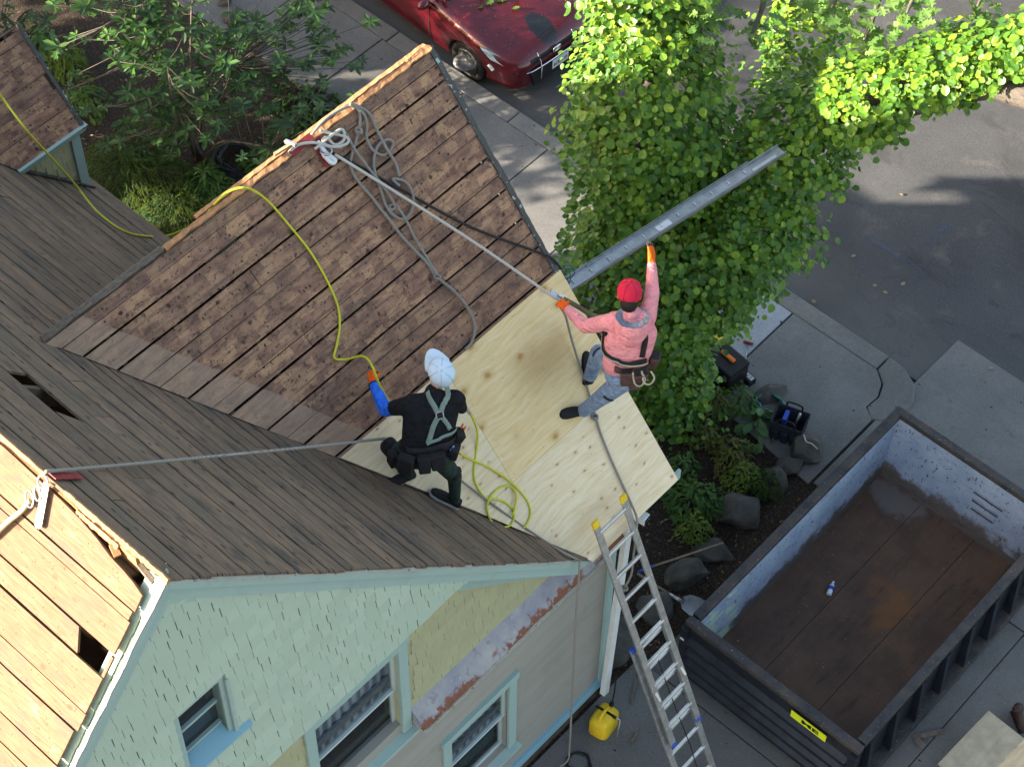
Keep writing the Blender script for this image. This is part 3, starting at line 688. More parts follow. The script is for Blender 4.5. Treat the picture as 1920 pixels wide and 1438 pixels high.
# remaining walls (street front, far end, back) keep the attic dark
q = MB(); q.box((-2.9, YC-.06, 1.9), (5.1, .12, 3.75)); q.build('front_wall', MT['grey_side'], house)
q = MB(); q.box(((XL-5.3)/2, YE-.36, 1.85), (-XL-5.6, .12, 3.7)); q.build('front_wall', MT['grey_side'], house)
q = MB(); q.box((-5.4, (YC+YE)/2-.2, 1.9), (.12, YC-YE+.3, 3.7)); q.build('wing_side_wall', MT['grey_side'], house)
q = MB(); q.prism([V((XL+.25, y, z)) for y, z in ((-YE+.3, 0), (YE-.3, 0), (YE-.3, ZE-.1), (0, HR-.2), (-YE+.3, ZE-.1))], (.12, 0, 0)); fixn(q.build('end_wall', MT['mint'], house))
q = MB(); q.box((-5, -YE+.3, 1.8), (9.5, .12, 3.6)); q.build('back_wall', MT['mint'], house)
q = MB(); q.prism([V((x, YC-.1, z)) for x, z in ((-WX-2.2, 3.75), (-.25, 3.7), (-WX, HW-.2))], (0, .1, 0)); fixn(q.build('wing_front_gable', MT['mint'], house))
q = MB(); q.box((-5, 0, 3.62), (9.3, 8.4, .04)); q.build('attic_floor', MT['attic'], house)

# ---- small gabled dormer at the left
rd = rafters('dormer_roof_slope', S_dorm, 3.0, 4.3, .03, DL-.02, .4)
ts = [0, .17, .36, .56, .75, .97, DL]
for k, (a, b) in enumerate(zip(ts, ts[1:])):
    e = 4.36-U(0, .01)-(.04 if k == 3 else 0)
    vy = lambda tt: (HR-(DZ-tt*SW))/PM
    board(S_dorm, vy(a)+.01, e, a+(.06 if k == 0 else 0), b-.007, MT['wing'], rd, sa1=vy(b)+.01, segs=3)
for k in range(6):
    a, b = DL*k/6, DL*(k+1)/6-.007
    board(S_dleft, (HR-(DZ-a*SW))/PM+.01, 4.37, a, b, MT['main'], rd, sa1=(HR-(DZ-b*SW))/PM+.01, segs=3)
torn_strip(lambda s, t, h=0: S_dorm(t, s, h), 0, DL+.02, 4.355, 4.40, MT['dark_edge'], house, 30, .004, name='drip_edge', h=.012, th=.012)
XD = DX+.79-.06
q = MB(); q.prism([V((XD, y, z)) for y, z in ((3.50, 5.02), (4.32, 4.06), (4.32, 5.02))], (-.1, 0, 0)); dw = fixn(q.build('dormer_wall', MT['yellow'], house))
for r_ in range(7):
    z = 4.12+r_*.13; y = 3.45+U(0, .1)
    while y < 4.2:
        w_ = U(.1, .17); a, b = max(y, (HR-z)/PM+.03), min(y+w_-.004, 4.21); y += w_
        if b-a < .03 or z > 4.88: continue
        q = MB(); q.hexa([V((XD-.005, a, z)), V((XD+.014, a, z)), V((XD+.014, b, z)), V((XD-.005, b, z)), V((XD-.005, a, z+.14)), V((XD+.003, a, z+.14)), V((XD+.003, b, z+.14)), V((XD-.005, b, z+.14))]); q.build('shingle', MT['yellow'], dw)
MB().box((XD+.014, 4.275, 4.49), (.04, .11, .98)).build('corner_board', MT['aqua'], house)
q = MB(); q.hexa([V(a) for a in ((XD-.02,3.52,4.92),(XD+.05,3.52,4.92),(XD+.05,4.40,4.92),(XD-.02,4.40,4.92),(XD-.02,3.52,5.02),(XD+.085,3.52,5.02),(XD+.085,4.42,5.02),(XD-.02,4.42,5.02))]); fixn(q.build('eave_moulding', MT['aqua'], house))
q = MB(); q.prism([V((x, 4.33, z)) for x, z in ((XD, 4.0), (XD, 5.0), (DX, DZ-.1), (2*DX-XD, 5.0), (2*DX-XD, 4.0))], (0, -.08, 0)); fixn(q.build('dormer_front', MT['yellow'], house))
torn_strip(lambda s, t, h=0: S_main(t, s, h), 3.55/CM, 4.36/CM, XD+.0, XD+.05, MT['dark_edge'], house, 24, .006, name='step_flashing', h=.03, th=.02)

# ================================================================== plants
def mat_leaf(name, cols, rough=.5, trans=.35, spec=.35):
    t = NT(name, rough, spec=spec); r = t.math('FRACT', t.math('ADD', t.island(), t.rnd())); n = t.noise(1.3, detail=2)
    f = t.math('ADD', t.math('MULTIPLY', r, .75), t.math('MULTIPLY', t.math('SUBTRACT', n, .25), .5))
    c = t.ramp(f, [(i/(len(cols)-1), k) for i, k in enumerate(cols)]); t.col(c)
    tr = t.n('BsdfTranslucent'); t.put(tr.inputs[0], t.mix(.5, c, (.35, .45, .05)))
    mx = t.n('MixShader'); mx.inputs[0].default_value = trans
    out = t.t.nodes['Material Output']; t.put(mx.inputs[1], t.b.outputs[0]); t.put(mx.inputs[2], tr.outputs[0]); t.put(out.inputs[0], mx.outputs[0])
    return t.m
MT['vine'] = mat_leaf('vine_leaf', [(.020, .08, .018), (.04, .13, .02), (.075, .19, .022), (.14, .27, .03), (.26, .37, .04)], .4, .26)
MT['rhodo'] = mat_leaf('rhododendron_leaf', [(.007, .028, .010), (.013, .05, .015), (.026, .085, .02), (.085, .19, .035)], .4, .2)
MT['oak'] = mat_leaf('oak_leaf', [(.05, .12, .03), (.10, .22, .05), (.18, .32, .09)])
MT['juniper'] = mat_leaf('juniper_leaf', [(.006, .025, .008), (.014, .05, .012), (.03, .085, .02)], .7)
MT['shrub_yg'] = mat_leaf('yellow_green_leaf', [(.05, .11, .02), (.11, .18, .03), (.18, .24, .04)], .6)
MT['shrub_br'] = mat_leaf('bronze_leaf', [(.05, .07, .02), (.09, .10, .025), (.16, .13, .035)], .6)
MT['shrub_g'] = mat_leaf('garden_leaf', [(.022, .07, .02), (.045, .13, .03), (.08, .20, .04)], .6)
MT['hosta'] = mat_leaf('hosta_leaf', [(.05, .13, .05), (.09, .20, .08), (.14, .27, .11)], .5)
MT['bark'] = mat_torn('bark', (.035, .03, .026), (.13, .115, .10))
MT['twig'] = mat_torn('pale_twig', (.05, .042, .035), (.14, .12, .10))

def frame(n, a=None):
    n = n.normalized(); t = (a or V((U(-1, 1), U(-1, 1), U(-1, 1)))); t = t-n*t.dot(n)
    if t.length < 1e-4: t = n.orthogonal()
    t.normalize(); return t, n.cross(t), n                # along, across, normal
ROUND = [(-.5, 0, .02), (-.52, .17, .03), (-.33, .43, .05), (.02, .5, .05), (.32, .33, .03), (.56, 0, -.05), (.32, -.33, .03), (.02, -.5, .05), (-.33, -.43, .05), (-.52, -.17, .03)]
OVAL = [(-.5, 0, 0), (-.2, .17, .03), (.2, .19, .03), (.5, 0, -.06), (.2, -.19, .03), (-.2, -.17, .03)]
BLADE = [(-.5, .02, 0), (.1, .045, .02), (.5, 0, -.1), (.1, -.045, .02), (-.5, -.02, 0)]
LOBED = [(-.5, 0, 0), (-.3, .12, .02), (-.22, .36, .02), (-.08, .14, 0), (.05, .42, .03), (.16, .15, 0), (.34, .26, .02), (.5, 0, -.05), (.34, -.26, .02), (.16, -.15, 0), (.05, -.42, .03), (-.08, -.14, 0), (-.22, -.36, .02), (-.3, -.12, .02)]
def leaf(q, shape, c, n, size, along=None, wide=1.):
    x, y, z = frame(n, along); c = V(c); k = len(shape)
    vs_ = [c+x*(a*size)+y*(b*size*wide)+z*(h*size) for a, b, h in shape]
    vs_.append(c-z*size*.03); q.add(vs_, [(i, (i+1) % k, k) for i in range(k)])
def leaf_mesh(name, shape, m):
    q = MB(); leaf(q, shape, (0, 0, 0), V((0, 0, 1)), 1., V((1, 0, 0))); me = bpy.data.meshes.new(name); me.from_pydata(q.v, [], q.f); me.materials.append(m); return me

# ---- vine covered tree in the front bed
vt = tag(empty('vine_covered_tree', (-2.35, 8.75, 0)), 'tree wrapped in round-leaved climbing vines beside the pink hooded worker', 'tree')
def rel(o, P): return V(P)-o.location
limbs = [  # centre line points with envelope radius
 [((-1.875,8.750,-1.082), .42), ((-2.182,8.800,0.184), .44), ((-2.443,8.800,1.434), .62), ((-2.634,8.850,2.691), .84), ((-2.885,8.900,3.800), .76), ((-3.069,9.000,4.836), .68), ((-3.166,9.000,5.773), .66), ((-3.310,9.000,6.689), .6)],
 [((-2.165,9.000,1.886), .55), ((-1.929,9.300,2.863), .66), ((-1.896,9.600,3.711), .62), ((-1.600,9.900,4.368), .50), ((-1.153,10.100,5.017), .42), ((-0.546,10.300,5.673), .37), ((-0.013,10.500,6.146), .33), ((0.635,10.600,6.752), .3)],
 [((-2.532,10.900,3.455), .3), ((-2.606,11.200,3.953), .38), ((-2.694,11.500,4.509), .42)],
]
lists = []
for L_ in limbs:
    pts = spline([p_ for p_, r in L_], 5); rs = []
    for i in range(len(L_)-1): rs += [L_[i][1]+(L_[i+1][1]-L_[i][1])*j/5 for j in range(5)]
    rs.append(L_[-1][1]); lists.append((pts, rs))
camp = V((6.357, -3.8, 20.71))
cand = []
for li, (pts, rs) in enumerate(lists):
    for i in range(len(pts)-1):
        a, b = pts[i], pts[i+1]; ln = (b-a).length; d_ = (b-a).normalized(); r = .5*(rs[i]+rs[i+1])
        n_ = int(ln*r*2*math.pi*(820 if li < 2 else 330))
        for _ in range(n_):
            th = U(0, 2*math.pi); x, y, z = frame(d_, V((.3, .2, 1)) if abs(d_.z) < .9 else V((1, 0, 0)))
            out = x*math.cos(th)+y*math.sin(th)
            p0 = a+(b-a)*U(0, 1)
            lump = 1+.24*math.sin(p0.x*5.1+p0.z*3.7)+.16*math.sin(p0.z*8.3+p0.y*6.)+.12*math.sin(p0.x*13+p0.z*11+out.x*5)
            rr = r*lump*(U(.6, 1.04) if random.random() < .9 else U(1.04, 1.25))
            pos = p0+out*rr
            if pos.z < .05 or (pos.y < 5.95 and pos.x > -6): continue
            nn = out*.55+V((0, 0, .75))+V((U(-.45, .45), U(-.45, .45), U(-.3, .3)))
            cand.append((pos, nn, random.choice([U(.03, .05), U(.045, .07), U(.06, .08), U(.075, .1)]) if li < 2 else U(.05, .09)))
# hanging fringe towards the pavement
for cx in ((-1.921,9.300,1.817), (-3.749,9.000,2.351), (-3.784,8.900,1.439), (-1.551,9.700,3.093), (-2.050,8.800,0.306), (-3.791,9.000,3.144), (-2.015,8.600,-0.585)):
    c = V(cx)
    for _ in range(260):
        o_ = V((U(-1, 1), U(-1, 1), U(-1, 1)));
        if o_.length > 1: continue
        cand.append((c+V((o_.x*.38, o_.y*.38, o_.z*.5)), V((U(-.5, .5), U(-.5, .5), .9)), U(.06, .11)))
vis = sorted(range(len(cand)), key=lambda i: -(cand[i][1].normalized().dot((camp-cand[i][0]).normalized())+U(0, .6)+(0.4 if cand[i][2] > .1 else 0)))
big = set(vis[:300]); lm = leaf_mesh('leaf', ROUND, MT['vine'])
q = MB()
for i, (pos, nn, s_) in enumerate(cand):
    if i in big:
        o = bpy.data.objects.new('leaf', lm); COL.objects.link(o); o.parent = vt
        x, y, z = frame(nn); o.matrix_local = Matrix.Translation(rel(vt, pos)) @ Matrix((x, y, z)).transposed().to_4x4() @ Matrix.Scale(s_, 4)
    else: leaf(q, ROUND, rel(vt, pos), nn, s_)
stuff(q.build('vine_leaves', MT['vine'], vt))
for k, (pts, rs) in enumerate(lists[:2]):
    o = MB().tube([rel(vt, p_) for p_ in ([V((-2.35, 8.75, -.05))] if k == 0 else [lists[0][0][10]])+pts], [.2-.004*i for i in range(len(pts)+1)] if k == 0 else [.16-.0025*i for i in range(len(pts)+1)], 9).build('trunk' if k == 0 else 'limb', MT['bark'], vt, True)
# bare grey limb under the sunlit vine arm
o = MB().tube([rel(vt, p_) for p_ in spline([lists[1][0][12], (-0.989,10.200,4.857), (-0.391,10.350,5.398), (0.044,10.450,5.775), (0.428,10.500,5.891), (1.155,10.600,5.950)], 4)], .13, 9).build('limb', MT['bark'], vt, True)

# ---- oak, only its twig ends reach into the picture
ok = tag(empty('oak_tree', (-8.5, 23.0, 0)), 'oak with lobed leaves, its twig ends hanging in at the top edge', 'tree')
MB().tube([(0, 0, -.05), (.05, 0, 3), (.1, -.1, 6), (.1, -.2, 9)], [.3, .24, .18, .1], 10).build('trunk', MT['bark'], ok, True)
twigs = [(((-8.016,12.000,0.777)), 26), (((-8.520,12.000,0.598)), 24), (((-3.298,8.600,5.817)), 60), (((-3.057,8.800,6.054)), 70), (((-3.459,8.600,5.487)), 22), (((-2.665,9.000,6.093)), 60), (((-2.277,9.600,5.515)), 26), (((-1.178,10.000,5.953)), 46), (((-1.607,10.000,6.115)), 36), (((-0.877,10.200,6.371)), 40), (((-2.109,10.000,5.832)), 26), (((-0.533,11.000,6.074)), 26)]
for c, n_ in twigs:
    c = V(c); root = V((-8.4, 22.8, 8.6)); mid = c+V((-.35, .9, .5)); far_ = c+V((-1.6, 4.2, 1.8))
    br_ = MB().tube([rel(ok, p_) for p_ in spline([root, far_, mid, c+V((-.1, .3, .1)), c], 4)], [.07-.0036*i for i in range(17)], 6).build('branch', MT['twig'], ok, True)
    q = MB()
    for _ in range(n_):
        p_ = c+V((random.gauss(0, .17), random.gauss(.1, .17), random.gauss(-.02, .09)))
        leaf(q, LOBED, rel(ok, p_), V((U(-.5, .5), U(-.5, .5), .8)), U(.11, .19))
    stuff(q.build('leaves', MT['oak'], br_))

# ---- rhododendron at the upper left
def shrub_tree(name, label, base, spots, leaf_m, size, per, nstem=5):
    o = tag(empty(name, base), label, 'shrub'); q = MB()
    stems = []
    for k in range(nstem):
        tgt = V(spots[k*len(spots)//nstem]); b = V(base); mid = b+(tgt-b)*.5+V((U(-.1, .1), U(-.1, .1), .25))
        pts = spline([b+V((U(-.08, .08), U(-.08, .08), 0)), mid, tgt], 5); stems.append(pts)
        MB().tube([rel(o, p_) for p_ in pts], [.028-.0018*i for i in range(len(pts))], 6).build('stem', MT['twig'], o, True)
    for s_ in spots:
        s_ = V(s_)
        best = min((p_ for st_ in stems for p_ in st_[3:]), key=lambda p_: (p_-s_).length)
        if (best-s_).length > .05: q.tube([rel(o, best), rel(o, (best+s_)/2+V((0, 0, -.05))), rel(o, s_)], [.007, .006, .004], 5)
    stuff(q.build('twigs', MT['twig'], o, True))
    q = MB(); nl = 0; lm_ = leaf_mesh('leaf', OVAL, leaf_m)
    for s_ in spots:
        s_ = V(s_); n_ = random.randint(per-2, per+2); ph = U(0, 6.3); tilt = V((U(-.3, .3), U(-.3, .3), 1)).normalized(); sc_ = U(.55, 1.25)
        for k in range(n_):
            a = ph+2*math.pi*k/n_+U(-.25, .25); ring = U(.2, .7)
            d_ = V((math.cos(a), math.sin(a), U(-.35, .45))).normalized(); L_ = size*sc_*U(.75, 1.15)
            p_ = s_+d_*(L_*.52); nn = (V((0, 0, 1))-d_*d_.z*.8+V((U(-.3, .3), U(-.3, .3), 0)))
            if nl < 300 and s_.z > 1.7:
                nl += 1; l_ = bpy.data.objects.new('leaf', lm_); COL.objects.link(l_); l_.parent = o
                x, y, z = frame(nn, d_); l_.matrix_local = Matrix.Translation(rel(o, p_)) @ Matrix((x, y, z)).transposed().to_4x4() @ Matrix.Scale(L_, 4)
            else: leaf(q, OVAL, rel(o, p_), nn, L_, d_)
    stuff(q.build('leaves', leaf_m, o)); return o
random.seed(11)
A_, B_, C_ = V((-9.858,6.597,1.600)), V((-7.893,8.928,1.600)), V((-10.010,8.105,2.200))
spots = []
def fill(pts_, n_, z0, z1, sp):
    for _ in range(n_):
        p_ = V(random.choice(pts_)); spots.append(p_+V((random.gauss(0, sp), random.gauss(0, sp), U(z0, z1))))
fill([(-10.236,7.527,1.900), (-10.013,7.834,2.200), (-10.110,7.125,1.800), (-9.336,7.444,1.900), (-10.312,7.558,2.200), (-10.479,7.178,1.800), (-9.032,7.604,1.800), (-9.677,7.770,2.000)], 115, -.6, .5, .36)
fill([(-9.285,7.901,1.600), (-9.327,8.396,1.500), (-8.945,7.836,1.400), (-8.899,8.537,1.300), (-9.276,7.400,1.400), (-9.513,8.763,1.500), (-8.709,8.718,1.100), (-9.182,9.363,1.000), (-8.781,8.389,1.000)], 130, -.6, .4, .42)
fill([(-9.395,7.158,1.500), (-9.590,6.863,0.900), (-9.676,6.718,0.700), (-9.317,7.237,1.300), (-8.588,8.240,0.900), (-8.478,8.472,0.900), (-8.758,9.612,1.200), (-9.378,9.585,1.300), (-9.257,9.685,1.500)], 60, -.25, .2, .18)
shrub_tree('rhododendron', 'tall broad-leaved shrub with leaf whorls between the stripped roof and the pavement', (-9.433,7.629,0.000), spots, MT['rhodo'], .155, 7, 7)
random.seed(12)
spots = []
fill([(-12.326,7.072,1.200), (-12.153,7.227,1.300), (-12.331,6.987,1.400), (-12.094,7.294,1.000)], 14, -.2, .3, .14)
shrub_tree('leafy_shrub', 'small dark shrub at the top left corner of the picture', (-13.181,7.498,0.000), spots, MT['rhodo'], .13, 6, 3)

def clump(name, label, c, r, n_, m, shape, size, h, group=None, up=.7, stems=3, part='foliage', wide=1.):
    c = V(c); o = tag(empty(name, (c.x, c.y, 0)), label, 'plant', group); q = MB()
    for k in range(stems):
        e = V((U(-.5, .5)*r, U(-.5, .5)*r, h*.7)); q = MB().tube([(U(-.04, .04), U(-.04, .04), -.02), e*.5+V((0, 0, .05)), e], [.012, .009, .005], 5); q.build('stem', MT['twig'], o)
    q = MB()
    for _ in range(n_):
        th, rr = U(0, 6.283), math.sqrt(U(0, 1)); lob = 1+.2*math.sin(th*3+c.x*7)+.14*math.sin(th*5+c.y*9)
        d_ = V((math.cos(th)*rr*r*lob, math.sin(th)*rr*r*lob, 0)); zz = h*(1-.75*rr*rr)*U(.35, 1.05)+.02
        out = V((math.cos(th)*rr, math.sin(th)*rr, up))+V((U(-.5, .5), U(-.5, .5), U(-.2, .3)))
        leaf(q, shape, d_+V((0, 0, zz)), out, size*U(.7, 1.3), V((math.cos(th), math.sin(th), U(-.2, .8))), wide)
    stuff(q.build(part, m, o)); return o
random.seed(13)
jun = 'feathery dark green shrubs behind the house wing'
clump('juniper_shrub', 'wide feathery dark green shrub beside the dormer corner board', (-9.719,6.730,0.300), .85, 5200, MT['juniper'], BLADE, .085, .75, jun, wide=1.8)
clump('juniper_shrub', 'feathery dark shrub against the eave of the stripped roof', (-8.801,6.681,0.200), .6, 3000, MT['juniper'], BLADE, .08, .5, jun, wide=1.8)
clump('fern_clump', 'feathery green clump left of the black coiled hose', (-8.898,7.289,0.200), .38, 500, MT['shrub_g'], BLADE, .14, .45, wide=2)
clump('fern_clump', 'feathery green clump between the black hose and the roof ridge', (-8.544,8.067,0.200), .33, 420, MT['shrub_g'], BLADE, .14, .45, wide=2)
clump('hosta', 'broad-leaved hosta by the tip of the dormer roof', (-12.621,7.613,0.100), .26, 34, MT['hosta'], OVAL, .19, .3, wide=1.5)
clump('yellow_shrub', 'small yellow-green shrub right of the dormer roof', (-12.018,7.546,0.200), .28, 330, MT['shrub_yg'], BLADE, .13, .4, wide=2)
clump('yellow_shrub', 'loose yellow-green plant with pale canes near the dormer corner', (-11.393,7.319,0.400), .22, 70, MT['shrub_yg'], OVAL, .1, .6)
clump('low_shrub', 'low green shrub in mulch right of the dormer roof', (-11.217,7.269,0.200), .28, 120, MT['shrub_g'], OVAL, .11, .4)
clump('low_shrub', 'dark low shrub between broad-leaved shrub and pavement', (-9.025,9.221,0.100), .5, 260, MT['rhodo'], OVAL, .13, .35)
clump('low_shrub', 'dark low shrub left of the rope anchor on the ridge', (-8.687,8.789,0.100), .4, 230, MT['shrub_g'], OVAL, .12, .4)
# front bed by the skip
clump('garden_plant', 'rounded green shrub right of the plywood eave corner', (-1.009,7.795,0.200), .36, 620, MT['shrub_g'], OVAL, .075, .42)
clump('garden_plant', 'small bright green shrub below the plywood eave corner', (-0.767,7.525,0.150), .22, 330, MT['shrub_yg'], OVAL, .06, .34)
clump('garden_plant', 'bronze-green shrub between the vine tree and the large boulder', (-1.115,8.633,0.200), .28, 420, MT['shrub_br'], OVAL, .07, .36)
clump('garden_plant', 'yellow-green shrub beside the flat grey boulder', (-0.798,8.498,0.150), .26, 420, MT['shrub_yg'], OVAL, .06, .3)
clump('garden_plant', 'dusky green shrub overlapping the flat grey boulder', (-0.530,8.589,0.150), .23, 420, MT['juniper'], OVAL, .06, .3)
clump('hosta', 'broad-leaved hosta beside the dark tool bag', (-1.159,9.222,0.100), .34, 42, MT['hosta'], OVAL, .15, .22, wide=1.5)
clump('garden_plant', 'wispy green plant below the black tool case', (-1.552,9.352,0.100), .26, 200, MT['shrub_g'], OVAL, .07, .3)
clump('garden_plant', 'straw-coloured wispy plant at the foot of the vine tree', (-1.743,9.067,0.100), .26, 190, MT['shrub_br'], BLADE, .14, .3, wide=2)
clump('garden_plant', 'small bronze plant left of the straw-coloured plant', (-1.537,8.659,0.100), .25, 240, MT['shrub_br'], OVAL, .07, .25)
clump('garden_plant', 'low green seedling at the vine tree foot, nearest the plywood', (-1.429,8.070,0.100), .26, 200, MT['shrub_g'], OVAL, .08, .3)
clump('garden_plant', 'pale leafy plant under the plywood eave', (-1.352,7.776,0.100), .2, 60, MT['hosta'], OVAL, .12, .2)

# unseen trees added towards the sun to shade pavement, car and left bed
def shade_tree(label, loc, zc, r, n_, seed):
    random.seed(seed); o = tag(empty('added_shade_tree', loc), label, 'tree', 'added shade trees left of the house')
    MB().tube([(0, 0, -.1), (.1, 0, zc*.5), (0, .1, zc)], [.22, .17, .08], 9).build('trunk', MT['bark'], o, True)
    q = MB()
    blobs = [(V((random.gauss(0, .5)*r, random.gauss(0, .5)*r, zc+random.gauss(0, .45)*r)), U(.3, .55)*r) for _ in range(12)]
    for _ in range(n_):
        b, br_ = random.choice(blobs); d_ = V((random.gauss(0, 1), random.gauss(0, 1), random.gauss(0, 1))).normalized()
        leaf(q, OVAL, b+d_*br_*U(.5, 1), V((U(-1, 1), U(-1, 1), 1)), U(.22, .36))
    stuff(q.build('crown', MT['rhodo'], o)); return o
shade_tree('unseen leafy tree added left of the house to cast shade', (-17.4, .8, 0), 5.4, 2.2, 2600, 21)
shade_tree('unseen leafy tree added left of the house to cast shade', (-18.6, 4.6, 0), 4.6, 2.6, 2400, 22)
shade_tree('unseen leafy tree added left of the house to cast shade', (-21.5, -4.5, 0), 7.5, 2.6, 2600, 23)
shade_tree('unseen leafy tree added left of the house to cast shade', (-13.1, 3.2, 0), 2.1, 1.8, 4600, 24)
shade_tree('unseen leafy tree added left of the house to cast shade', (-17.0, 7.6, 0), 3.2, 2.2, 2200, 25)
shade_tree('unseen leafy tree added left of the house to cast shade', (-13.9, 5.2, 0), 1.7, 1.5, 3200, 26)
random.seed(5)

# ---- boulders and stones
def mat_rock():
    t = NT('boulder_stone', .9); a = t.noise(3, detail=7, rough=.7); b = t.noise(22, detail=5)
    c = t.ramp(a, [(.3, (.04, .04, .038)), (.55, (.085, .083, .077)), (.75, (.15, .145, .135))])
    c = t.mix(t.math('MULTIPLY', t.ss(b, .58, .7), .5), c, (.06, .07, .045)); t.col(c); t.bump(t.math('ADD', a, t.math('MULTIPLY', b, .4)), .7, .03); return t.m
MT['rock'] = mat_rock()
def boulder(label, c, r, seed, name='boulder', grp=None):
    random.seed(seed); c = V(c); q = MB()
    planes = [(V((U(-1, 1), U(-1, 1), U(-.4, 1))).normalized(), U(.55, .85)) for _ in range(18)]
    ph = [U(0, 6) for _ in range(3)]
    def f(v):
        n = V((v.x/r[0], v.y/r[1], v.z/r[2])); d_ = 1.
        for pn, pd in planes:
            k = n.dot(pn)
            if k > pd: n = n-pn*(k-pd)*.9
        n *= 1+.05*math.sin(n.x*5+ph[0])+.05*math.sin(n.y*6+ph[1])+.04*math.sin(n.z*9+ph[2])
        return V((n.x*r[0], n.y*r[1], n.z*r[2]))
    q.ball((0, 0, r[2]*.35), [x*1.18 for x in r], 30, 20, f=f)
    o = q.build(name, MT['rock'], None, False); o.location = (c.x, c.y, -.01); o.rotation_euler.z = U(0, 3); return tag(o, label, 'rock', grp)
# leaf litter on the mulch
random.seed(55); q = MB()
for _ in range(900):
    if random.random() < .45: p_ = V((U(-2.6, .0), U(5.6, 9.1), .0))
    else: p_ = V((U(-13.5, -8.6), U(5.2, 9.4), .0))
    leaf(q, OVAL, p_+V((0, 0, .004+U(0, .012))), V((U(-.5, .5), U(-.5, .5), 1)), U(.03, .075))
lit_ = stuff(q.build('leaf_litter', mat_leaf('leaf_litter_tone', [(.03, .022, .015), (.09, .065, .04), (.16, .12, .075), (.22, .19, .13)], .9, .05))); tag(lit_, 'dry brown leaf litter scattered over the mulch beds', 'leaf litter')
boulder('large grey boulder in the bed between the bushes and the black skip', (-0.541,8.096,0.000), (.33, .27, .24), 1)
boulder('grey boulder nearest the ladder, by the shovel handle', (-0.479,7.053,0.000), (.27, .24, .2), 2)
boulder('low dark stone crossed by the shovel handle', (-0.433,7.490,0.000), (.24, .2, .12), 3)
boulder('flat grey boulder partly under the dusky shrub', (-0.519,8.735,0.000), (.27, .24, .17), 4)
boulder('rounded boulder at the edge of the concrete beside the tool bag', (-0.497,9.357,0.000), (.27, .23, .24), 5)
boulder('brown flat boulder behind the coiled green hose', (-1.364,9.713,0.000), (.32, .15, .14), 6)
boulder('angular stone behind the flat boulder, beside the skip', (-0.506,9.010,0.000), (.2, .16, .15), 7)
boulder('dark boulder behind the upper rungs of the ladder', (-0.423,6.378,0.000), (.3, .24, .18), 8)
boulder('grey boulder hidden behind the white downspout and ladder', (-0.423,5.765,0.000), (.32, .26, .2), 9)
random.seed(31)
SP = [((-11.076,9.738,0.000), .17), ((-10.781,9.688,0.000), .13), ((-10.551,9.697,0.000), .16), ((-11.152,9.934,0.000), .11), ((-10.328,9.671,0.000), .11), ((-11.387,9.926,0.000), .14), ((-10.053,9.696,0.000), .1), ((-9.156,9.648,0.000), .12), ((-8.929,9.649,0.000), .1)]
for k, (c, s_) in enumerate(SP):
    boulder('grey edging stone between the upper-left mulch bed and the pavement', c, (s_, s_*.8, s_*.6), 40+k, 'edging_stone', 'edging stones of the upper-left bed')
random.seed(8)

# ================================================================== things
MT['steel_black'] = plain('black_painted_steel', (.014, .018, .028), .38, .3, var=.5, scale=10, spec=.5, bump=.3)
MT['alu'] = plain('aluminium', (.62, .63, .64), .38, .85, var=.12, scale=14)
MT['alu_dull'] = plain('dull_aluminium', (.42, .43, .44), .42, .85, var=.2, scale=12)
MT['yellow_plastic'] = plain('yellow_plastic', (.75, .50, .03), .45, var=.12, scale=6)
MT['blue_plastic'] = plain('blue_plastic', (.02, .08, .45), .5, var=.1)
MT['black_rubber'] = plain('black_rubber', (.012, .012, .013), .7, var=.3)
MT['white_metal'] = plain('white_coated_metal', (.62, .65, .66), .45, var=.1, scale=5)
MT['red_paint'] = plain('red_anchor_paint', (.24, .03, .035), .55, var=.3, scale=20)
MT['steel'] = plain('zinc_steel', (.45, .45, .46), .4, .8, var=.2, scale=30)
def mat_rail():
    t = NT('worn_steel_rail', .6, .3); f = t.noise(5, detail=7, rough=.7); g = t.noise(40, detail=3)
    c = t.ramp(f, [(.3, (.022, .026, .034)), (.5, (.055, .052, .055)), (.7, (.10, .075, .06))])
    c = t.mix(t.ss(g, .66, .72), c, (.3, .3, .3)); t.col(c); t.bump(f, .4, .01); return t.m
def mat_skip_in():
    t = NT('scratched_pale_blue_paint', .65); x, y, z = t.sep(); f = t.noise(2.5, detail=6); sc_ = t.noise(1., t.map(scale=(5, 5, 26), rot=(.5, .5, .2)), detail=6, rough=.75)
    fl = t.noise(1., t.map(scale=(30, 30, 14), rot=(.7, .3, 0)), detail=3)
    c = t.ramp(f, [(.3, (.19, .25, .35)), (.7, (.31, .37, .46))])
    c = t.mix(t.ss(fl, .62, .66), c, (.07, .06, .055)); c = t.mix(t.math('MULTIPLY', t.ss(fl, .34, .28), .6), c, (.45, .52, .62))
    c = t.mix(t.math('MULTIPLY', t.ss(sc_, .58, .68), .8), c, (.13, .09, .07))
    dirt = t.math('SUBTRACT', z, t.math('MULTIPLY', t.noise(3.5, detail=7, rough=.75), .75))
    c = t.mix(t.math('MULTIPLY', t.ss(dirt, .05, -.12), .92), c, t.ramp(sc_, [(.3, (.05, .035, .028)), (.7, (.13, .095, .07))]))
    sm = t.math('MULTIPLY', t.ss(x, .55, .48), t.math('MULTIPLY', t.ss(y, 6.1, 6.25), t.ss(t.math('ADD', y, t.math('MULTIPLY', sc_, .5)), 7.2, 7.0)))
    c = t.mix(t.math('MULTIPLY', sm, t.ss(t.math('ADD', t.noise(1., t.map(scale=(3, 4, 9)), detail=5), t.math('MULTIPLY', z, -.16)), .40, .44)), c, (.36, .47, .36))
    t.col(c); t.bump(sc_, .3, .01); return t.m
